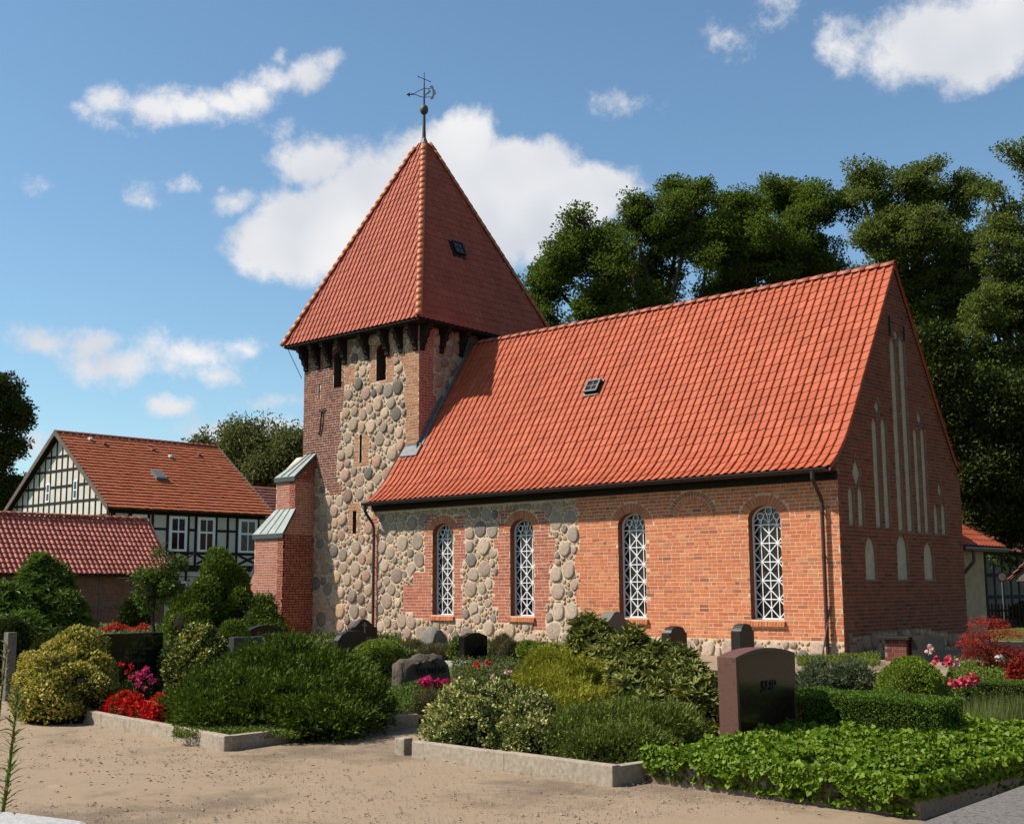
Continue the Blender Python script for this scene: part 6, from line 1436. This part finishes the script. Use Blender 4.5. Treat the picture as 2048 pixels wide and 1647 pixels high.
flower_plant('pink_phlox', 'clump of magenta flowers in front of the boulder headstone', [lobe_px(838, 912, 1366, 17.5)], 1200, {'petal_pink': fl}, .075, '', 52)
flower_plant('rose_bush', 'rose bush with deep pink blooms beside the round box bush', [lobe_px(1868, 1930, 1335, 15.8), lobe_px(1895, 1965, 1350, 15.4)], 1500, {'petal_rose': [(1872, 1322, 15.6), (1892, 1322, 15.6), (1897, 1320, 15.6), (1945, 1352, 15.2), (1926, 1360, 15.2), (1934, 1364, 15.2), (1950, 1361, 15.2), (1905, 1366, 15.2), (1921, 1371, 15.2), (1914, 1370, 15.2)], 'petal_pale': [(1913, 1328, 15.6), (1858, 1297, 15.8)]}, .075, '', 53)
for i, (px, py, d) in enumerate([(955, 1330, 20.5), (976, 1327, 20.5)]):
    flower_plant('red_rose', ('single red rose on a tall stem before the wavy black headstone', 'lower red rose beside the pale plinth of the wavy headstone')[i], [lobe_px(px-10, px+10, py+14, d)], 120, {'petal_red': [(px, py, d)]}, .075, '', 54+i)
flower_plant('pale_rose', 'small bush with a few pale pink roses beside the golden juniper', [lobe_px(985, 1050, 1340, 18.5)], 1800, {'petal_pale': [(1013, 1343, 18.3), (1020, 1345, 18.3), (985, 1352, 18.2), (1036, 1348, 18.3)]}, .05, '', 57, 'leaf_cover')
def begonias(name, label, pts, rad, n, seed, h=.2, material='petal_red', low='leaf_dark'):
    lobes = [(*onG(px, py)[:2], .07, rad*(1+.15*math.sin(i*2.1)), rad, h*(1+.15*math.sin(i*1.7))) for i, (px, py) in enumerate(pts)]
    root = shrub(name, label, 'flowers', lobes, n, 'oval', .038, .034, material, seed, up=.5, bump=.03, core=.72, core_mat='leaf_dark' if 0 else 'twig_dark')
    P, nr, r = sample_lobes(lobes, n//3, .5, seed+1, .03); o = leaf_mesh('leaves', P, nr+r.normal(0, .6, (len(P), 3)), nr+r.normal(0, .5, (len(P), 3)), .05, .035, 'oval', low, root); o.matrix_parent_inverse = root.matrix_world.inverted()
begonias('red_begonias', 'bed of bright red begonias along the pale kerb', [(178, 1428), (196, 1434), (214, 1436), (232, 1442), (250, 1445), (268, 1450), (286, 1454), (304, 1458), (322, 1460), (205, 1420), (240, 1428), (320, 1440)], .17, 9000, 61, .26)
begonias('red_salvias', 'far strip of red flowers behind the black headstone', [(215, 1285), (232, 1284), (250, 1283), (268, 1284), (284, 1284)], .32, 2600, 63, .48)
# low cover on the graves
def cover(name, label, px0, px1, py0, py1, n, size, material, seed, h=.06, poly=None, shape='leaf', kind='stuff'):
    r = np.random.default_rng(seed); a, b, c, d = onG(px0, py1), onG(px1, py1), onG(px1, py0), onG(px0, py0); s, t = r.random(n), r.random(n)
    P = (a*(1-s)[:, None]+b*s[:, None])*(1-t)[:, None]+(d*(1-s)[:, None]+c*s[:, None])*t[:, None]; P[:, 2] = .07+r.random(n)*h*(1+.6*bumps(P, 1., 3, seed))
    ax = r.normal(0, 1, (n, 3)); ax[:, 2] = np.abs(ax[:, 2])*.8+.3
    o = leaf_mesh(name, P, ax, np.array([0, 0, 1.])+r.normal(0, .5, (n, 3)), size*r.uniform(.6, 1.3, n), size*.55, shape, material, None, kind); o['label'] = label; return o
cover('ground_cover', 'yellow-green stonecrop along the kerb below the juniper', 345, 600, 1462, 1492, 9000, .035, 'leaf_moss', 71, .07)
cover('ground_cover', 'low green cover between juniper and pink flowers', 770, 880, 1400, 1440, 5000, .035, 'leaf_shrub', 72, .16)
cover('ground_cover', 'mixed low green cover behind the cream-edged bush', 905, 1080, 1345, 1385, 7000, .05, 'leaf_cover', 73, .22)
cover('ground_cover', 'mixed grey and brown heather at the foot of the nave', 780, 1130, 1300, 1322, 16000, .09, 'leaf_cover', 74, .13, shape='blade')
cover('ground_cover', 'yellowish cover before the church corner', 1595, 1760, 1322, 1340, 5000, .05, 'leaf_moss', 75, .08)
cover('ground_cover', 'green cover in front of the gable', 1900, 2060, 1345, 1375, 6000, .06, 'leaf_moss', 76, .16)
cover('ground_cover', 'rough grass behind the black headstone', 200, 420, 1262, 1300, 9000, .13, 'grass_blade', 77, .22, shape='blade')
cover('ground_cover', 'low green cover left of the nave below the tower', 560, 800, 1290, 1320, 9000, .10, 'leaf_cover', 78, .22, shape='blade')
S_('cushion_plant', 'clipped olive cushion plant before the pale plinth', 'bush', [lobe_px(905, 965, 1334, 22, .9), lobe_px(940, 990, 1340, 21.6, .9)], 5000, 'leaf', .035, .02, 'leaf_gold', 81, bump=.02)
S_('sedum', 'pale green sedum left of the wavy black headstone', 'plant', [lobe_px(898, 928, 1285, 26.6), lobe_px(904, 926, 1278, 27)], 1600, 'oval', .06, .04, 'leaf_moss', 82)
S_('heather_bush', 'brown-green heather right of the wavy black headstone', 'bush', [lobe_px(975, 1030, 1268, 26.5), lobe_px(1000, 1045, 1280, 26)], 4200, 'needle', .10, .012, 'leaf_heather', 83, up=.9)
S_('leafy_bush', 'loose yellow-green bush between heather and golden juniper', 'bush', [lobe_px(1032, 1085, 1278, 23), lobe_px(1060, 1110, 1290, 22)], 3200, 'oval', .06, .035, 'leaf_box_bright', 84)
S_('heather_bush', 'reddish heather clump below the pink flowers', 'bush', [lobe_px(838, 880, 1392, 15.6)], 2200, 'needle', .09, .010, 'leaf_heather', 85, up=1.0)
S_('grey_heather', 'greyish heather between clipped bush and field boulder', 'bush', [lobe_px(800, 858, 1282, 29), lobe_px(835, 915, 1294, 28)], 5000, 'needle', .12, .014, 'leaf_heather', 86, up=1.0)
# shrubs before the barn and house
whorls('large_shrub', 'large loose shrub of long narrow leaves before the low barn', [lobe_px(-60, 90, 1165, 26, .8, .4), lobe_px(30, 150, 1112, 27, .8, .6), lobe_px(70, 185, 1185, 26.5, .8, .45), lobe_px(-40, 120, 1230, 24, .8, .4)], 1500, .22, .055, 'leaf_shrub', 91, per=7, core=.66)
S_('dense_shrub', 'dense dark green shrub below the house windows', 'bush', [lobe_px(345, 450, 1160, 34, .8, .4), lobe_px(390, 505, 1105, 35, .8, .45), lobe_px(440, 515, 1175, 34, .8, .4), lobe_px(330, 420, 1210, 33, .8, .4)], 20000, 'leaf', .12, .06, 'leaf_yew', 92, up=.7, shell=.4, bump=.25, freq=2.2, core=.78)
S_('thuja', 'small conical thuja in front of the buttress', 'bush', [lobe_px(500, 552, 1190, 34, .9, .5), lobe_px(488, 560, 1225, 33.5, .9, .5), lobe_px(470, 575, 1252, 33, .9, .4)], 14000, 'spray', .11, .045, 'leaf_juniper', 93, up=.9, shell=.3, bump=.08, clump=420, plume=.3)
S_('round_bush', 'small bright green round bush left of the gold-lettered headstone', 'bush', [lobe_px(430, 505, 1240, 29)], 6000, 'spray', .10, .04, 'leaf_yew', 94, up=.8, bump=.04)
S_('dark_bush', 'dark bush against the barn wall', 'bush', [lobe_px(238, 305, 1198, 44, .8, .45)], 4000, 'leaf', .13, .07, 'leaf_dark', 95)
S_('dark_bush', 'dark low bush behind the grey stone post', 'bush', [lobe_px(-30, 70, 1235, 22, .8, .4), lobe_px(50, 190, 1262, 21, .8, .4)], 7000, 'leaf', .08, .04, 'leaf_dark', 96)
# shrubs that fill the far ground right of the sacristy
S_('dark_bush', 'dark shaded shrub behind the picket fence', 'bush', [lobe_px(2020, 2110, 1205, 52, .8, .5)], 4000, 'leaf', .16, .08, 'leaf_dark', 97)
S_('maroon_bush', 'dark maroon shrub at the lane next to the maple', 'bush', [lobe_px(2015, 2090, 1310, 18.5, .8, .4)], 3500, 'oval', .06, .04, 'leaf_maple', 98)

# ================================================================== trees
def tree(name, label, base, lobes, nclus, per, L, Wd, material, seed, trunk=.45, spread=.75, droop=0.0, flat=.6, group=None, shape='leaf'):
    """trunk and limbs, twigs to every clump, and leaves gathered in clumps through the crown"""
    r = np.random.default_rng(seed); root = empty(name, label, 'tree', (base[0], base[1], 0), group); bpy.context.view_layer.update()
    lob = np.array(lobes, float); ns = 6; sd_ = unit(r.normal(size=(len(lob)*ns, 3))); pr = np.repeat(lob, ns, 0)
    sub_ = np.concatenate([pr[:, :3]+sd_*pr[:, 3:4]*r.uniform(.45, 1.0, (len(pr), 1)), pr[:, 3:4]*r.uniform(.26, .5, (len(pr), 1))], 1)   # boughs standing out of each limb
    lob0 = lob; lob = np.concatenate([sub_, lob0*np.array([1, 1, 1, .55])]); w = lob[:, 3]**2; w /= w.sum(); i = r.choice(len(lob), nclus, p=w)
    d = unit(r.normal(size=(nclus, 3))); rad = .35+.75*r.random(nclus)**.7
    c = lob[i, :3]+d*lob[i, 3:4]*rad[:, None]
    cr = spread*r.uniform(.55, 1.2, nclus)
    P = []; k = (per*cr**2/np.mean(cr**2)).astype(int)
    j = np.repeat(np.arange(nclus), k); n = len(j)
    q = unit(r.normal(size=(n, 3)))*(r.random(n)**.55)[:, None]; q[:, 2] *= flat
    P = c[j]+q*cr[j][:, None]; P[:, 2] -= droop*(np.sum(q[:, :2]**2, 1))*cr[j]
    ax = q+r.normal(0, .6, (n, 3)); ax[:, 2] += .1-droop*1.2
    o = leaf_mesh('crown', P, ax, np.array([0, 0, .9])+r.normal(0, .7, (n, 3)), L*r.uniform(.6, 1.3, n), Wd*r.uniform(.7, 1.2, n), shape, material, root); o.matrix_parent_inverse = root.matrix_world.inverted()
    m = MB(); cen = lob0[:, :3].mean(0); zlow = lob0[:, 2].min(); fork = np.array([base[0], base[1], max(zlow*.55, 2.0)])
    m.tube([(base[0], base[1], -.2), tuple((np.array([base[0], base[1], 0])+fork)/2+r.normal(0, .12, 3)*np.array([1, 1, 0])), tuple(fork), tuple(fork*.4+np.array([*cen[:2], cen[2]])*.6), tuple(cen)], [trunk*1.25, trunk, trunk*.9, trunk*.6, trunk*.35], 9)
    for l in range(len(lob)):
        if l < len(sub_): m.tube([tuple(lob0[l//ns, :3]), tuple((lob0[l//ns, :3]+lob[l, :3])/2+r.normal(0, .2, 3)), tuple(lob[l, :3])], [trunk*.2, trunk*.15, trunk*.08], 5, cap=False); continue
        s = fork+(cen-fork)*r.uniform(.0, .55); e = lob[l, :3]; mid = (s+e)/2+r.normal(0, .35, 3)+np.array([0, 0, -.3])
        m.tube([tuple(s), tuple(mid), tuple(e)], [trunk*.42, trunk*.3, trunk*.15], 6)
    for h in range(nclus):
        if r.random() < .75:
            e = lob[i[h], :3]; mid = (e+c[h])/2+r.normal(0, .25, 3); m.tube([tuple(e), tuple(mid), tuple(c[h])], [trunk*.12, trunk*.08, trunk*.03], 4, cap=False)
    o = m.build('trunk', ['bark'], root); o.matrix_parent_inverse = root.matrix_world.inverted()
def tl(px, py, rpx, depth, dj=0.0): p = at(px, py, depth+dj); return (p[0], p[1], p[2], rpx/FOC*depth)
def tb(px, depth): return at(px, 1180, depth)[:2]
tree('oak_tree', 'broad oak with spreading crown between tower roof and nave ridge', tb(1330, 60), [tl(1105, 565, 62, 58, 1), tl(1180, 500, 78, 59, -2), tl(1270, 455, 80, 61), tl(1370, 420, 78, 60, 2), tl(1210, 600, 90, 58, -1), tl(1320, 560, 100, 61, 1), tl(1420, 500, 75, 60), tl(1095, 650, 60, 58), tl(1400, 370, 34, 60)], 600, 150, .15, .105, 'leaf_oak', 101, .5, .68)
tree('oak_tree', 'dense oak with domed crown above the middle of the nave ridge', tb(1560, 62), [tl(1480, 420, 72, 62), tl(1560, 400, 66, 63, 1), tl(1640, 415, 64, 62, -1), tl(1560, 500, 100, 62, -2), tl(1480, 520, 80, 63), tl(1650, 510, 70, 61, 1), tl(1580, 590, 80, 62), tl(1440, 580, 60, 62)], 580, 165, .15, .105, 'leaf_oak', 102, .45, .7)
tree('tall_oak', 'tall paler oak rising above the gable peak', tb(1840, 56), [tl(1712, 350, 26, 57), tl(1760, 395, 60, 57), tl(1840, 370, 70, 56, 1), tl(1915, 385, 58, 57), tl(1810, 470, 95, 56, -1), tl(1910, 490, 85, 57), tl(1745, 500, 62, 56), tl(1860, 590, 100, 56), tl(1950, 600, 80, 55, 1), tl(1790, 590, 70, 57)], 660, 140, .14, .098, 'leaf_oak_pale', 103, .42, .62)
tree('tall_oak', 'tall pale oak at the lane behind the small shelter', tb(2080, 50), [tl(2000, 440, 60, 52), tl(2060, 330, 58, 52), tl(2110, 400, 90, 52), tl(2030, 530, 90, 52, -1), tl(2110, 560, 100, 52), tl(1985, 620, 75, 51), tl(2060, 680, 95, 52), tl(1960, 730, 70, 51), tl(2080, 800, 90, 51)], 680, 140, .135, .095, 'leaf_oak_pale', 104, .42, .62)
tree('shade_tree', 'low dark broad tree shading the timber barn behind the gable', tb(2110, 47), [tl(1880, 720, 72, 47), tl(1900, 830, 60, 46), tl(1960, 880, 85, 47, 1), tl(2040, 850, 95, 47), tl(1955, 980, 70, 46), tl(2040, 980, 85, 46, 1), tl(2100, 930, 100, 47), tl(2020, 1060, 50, 47), tl(2090, 1060, 60, 46)], 620, 150, .16, .115, 'leaf_dark', 105, .4, .9)
tree('background_tree', 'dark tree in the gap behind the gable and the timber barn', tb(1930, 70), [tl(1850, 820, 90, 70), tl(1950, 860, 100, 70), tl(2050, 900, 110, 70), tl(1900, 980, 100, 70), tl(2010, 1020, 110, 70), tl(2090, 1060, 100, 70), tl(1860, 700, 90, 70)], 420, 150, .30, .21, 'leaf_dark', 106, .5, 1.4)
tree('roadside_tree', 'dark leafy tree left of the half-timbered house gable', tb(-40, 86), [tl(5, 775, 48, 85), tl(35, 820, 34, 85), tl(-40, 840, 80, 86), tl(0, 900, 56, 85), tl(-60, 960, 90, 86), tl(15, 970, 45, 85), tl(-20, 1020, 60, 85)], 300, 150, .24, .16, 'leaf_dark', 107, .5, .9)
tree('birch_tree', 'pale drooping birch left of the group behind the house', tb(425, 92), [tl(400, 905, 40, 92), tl(440, 890, 44, 92), tl(420, 960, 60, 92), tl(370, 930, 36, 92), tl(390, 1000, 60, 92)], 190, 130, .30, .14, 'leaf_willow', 108, .4, 1.2, droop=.8, flat=.9)
tree('birch_tree', 'taller drooping birch in the middle of the group behind the house', tb(485, 90), [tl(470, 880, 46, 90), tl(505, 895, 50, 90), tl(490, 960, 70, 90), tl(450, 970, 60, 90), tl(500, 1040, 60, 90)], 210, 130, .30, .14, 'leaf_willow', 109, .4, 1.2, droop=.8, flat=.9)
tree('birch_tree', 'drooping birch next to the tower buttress', tb(570, 88), [tl(555, 905, 50, 88), tl(600, 900, 44, 88), tl(560, 970, 66, 88), tl(610, 960, 60, 88), tl(590, 1040, 70, 88)], 210, 130, .30, .14, 'leaf_willow', 110, .4, 1.2, droop=.8, flat=.9)
tree('fruit_sapling', 'slender young fruit tree with open crown before the barn end', at(316, 1180, 32)[:2], [tl(320, 1105, 16, 32), tl(285, 1150, 24, 32), tl(335, 1140, 26, 32), tl(300, 1195, 34, 32), tl(345, 1180, 26, 32), tl(320, 1170, 30, 32), tl(355, 1125, 14, 32)], 95, 34, .10, .055, 'leaf_shrub', 111, .05, .32)
# tree row carried on east, out of view; added to hold back sky light
for k, (x, y, h) in enumerate([(24, -14, 13), (14.5, 5.5, 19), (12.5, 18, 21), (21, -4, 16)]):
    R_ = random.Random(k); tree('added_tree', ('broad unseen tree added south of the tree row to cut sky light', 'broad unseen tree added level with the church to cut sky light', 'tall unseen tree added north of the church to cut sky light', 'tall unseen tree added across the lane to cut sky light')[k], (x, y), [(x+R_.uniform(-2.5, 2.5), y+R_.uniform(-3, 3), h*R_.uniform(.35, .85), R_.uniform(2.2, 3.6)) for _ in range(9)]+[(x, y, h*.55, 4.0), (x, y+1, h*.35, 3.5)], 260, 60, .5, .36, 'leaf_oak', 120+k, .45, 1.3)

# ================================================================== weeds at the near wall
def weed(name, label, base, top, n, L, seed, material='grass_blade'):
    r = np.random.default_rng(seed); base, top = np.array(base), np.array(top); root = empty(name, label, 'weed', (base[0], base[1], base[2])); bpy.context.view_layer.update()
    m = MB(); mid = (base+top)/2+np.array([.01, 0, 0]); m.tube([tuple(base), tuple(mid), tuple(top)], [.006, .005, .002], 6); o = m.build('stem', ['leaf_moss'], root); o.matrix_parent_inverse = root.matrix_world.inverted()
    t = np.linspace(.04, 1.0, n); P = base+(top-base)*t[:, None]+np.array([.01, 0, 0])*(1-np.abs(2*t-1))[:, None]
    a = np.arange(n)*2.4+r.normal(0, .3, n); ax = np.stack([np.cos(a), np.sin(a), np.where(t > .8, .9, .35)+r.normal(0, .15, n)], -1)
    o = leaf_mesh('leaves', P, ax, np.array([0, 0, 1.])+r.normal(0, .3, (n, 3)), L*(1-.45*t)*r.uniform(.8, 1.2, n), .007, 'blade', material, root); o.matrix_parent_inverse = root.matrix_world.inverted()
b0 = at(-6, 1640, 3.5); weed('horseweed', 'tall narrow-leaved horseweed stalk rising beside the pale coping', (b0[0], b0[1], b0[2]-.12), at(36, 1385, 3.6), 120, .075, 1)
b0 = at(-30, 1500, 4.2); weed('horseweed', 'paler feathery weed leaning in beside the horseweed', (b0[0], b0[1], b0[2]-.4), at(14, 1290, 4.2), 110, .06, 2, 'grass_dry')
for k, (px, py) in enumerate([(100, 1485), (130, 1520), (175, 1521), (268, 1504), (180, 1612), (85, 1511), (245, 1480)]):
    p = onG(px, py); tuft('grass_tuft', 'tiny grass sprout in the sandy gravel', p[:2], .03, 14, .045, .004, 'grass_blade', 200+k, 'grass', 1.2, 'grass sprouts in the gravel')
b0 = at(178, 1652, 3.0)
for k, px in enumerate((172, 215, 250)):
    p = at(px, 1668, 2.95); tuft('wall_weed', ('leafy weed at the tip of the pale coping', 'thin weed just right of the pale coping tip', 'sprawling weed furthest from the pale coping')[k], p[:2], .02, 9, .06, .008, 'grass_blade', 230+k, 'weed', 1.0)
    COL.objects[-1]

# bits of bark, twig and dead leaf on the path
def litter():
    r = np.random.default_rng(77); n = 700; px = np.concatenate([r.uniform(20, 2000, n//2), r.normal(330, 150, n-n//2)]); py = np.concatenate([r.uniform(1450, 1640, n//2), r.normal(1530, 28, n-n//2)]); py = np.clip(py, 1446, 1645)
    P = np.array([onG(a, b) for a, b in zip(px, py)]); P[:, 2] = .012; a = r.uniform(0, 6.28, n)
    leaf_mesh('leaf_litter', P, np.stack([np.cos(a), np.sin(a), r.normal(0, .15, n)], -1), np.array([0, 0, 1.])+r.normal(0, .4, (n, 3)), r.uniform(.012, .05, n), r.uniform(.004, .016, n), 'leaf', 'litter_brown', None, 'stuff')['label'] = 'brown bits of bark and dead leaf on the sandy yard'
mat('litter_brown', [(.10,.06,.035),(.18,.11,.06),(.07,.05,.035),(.24,.16,.09)], .9, .1)
litter()
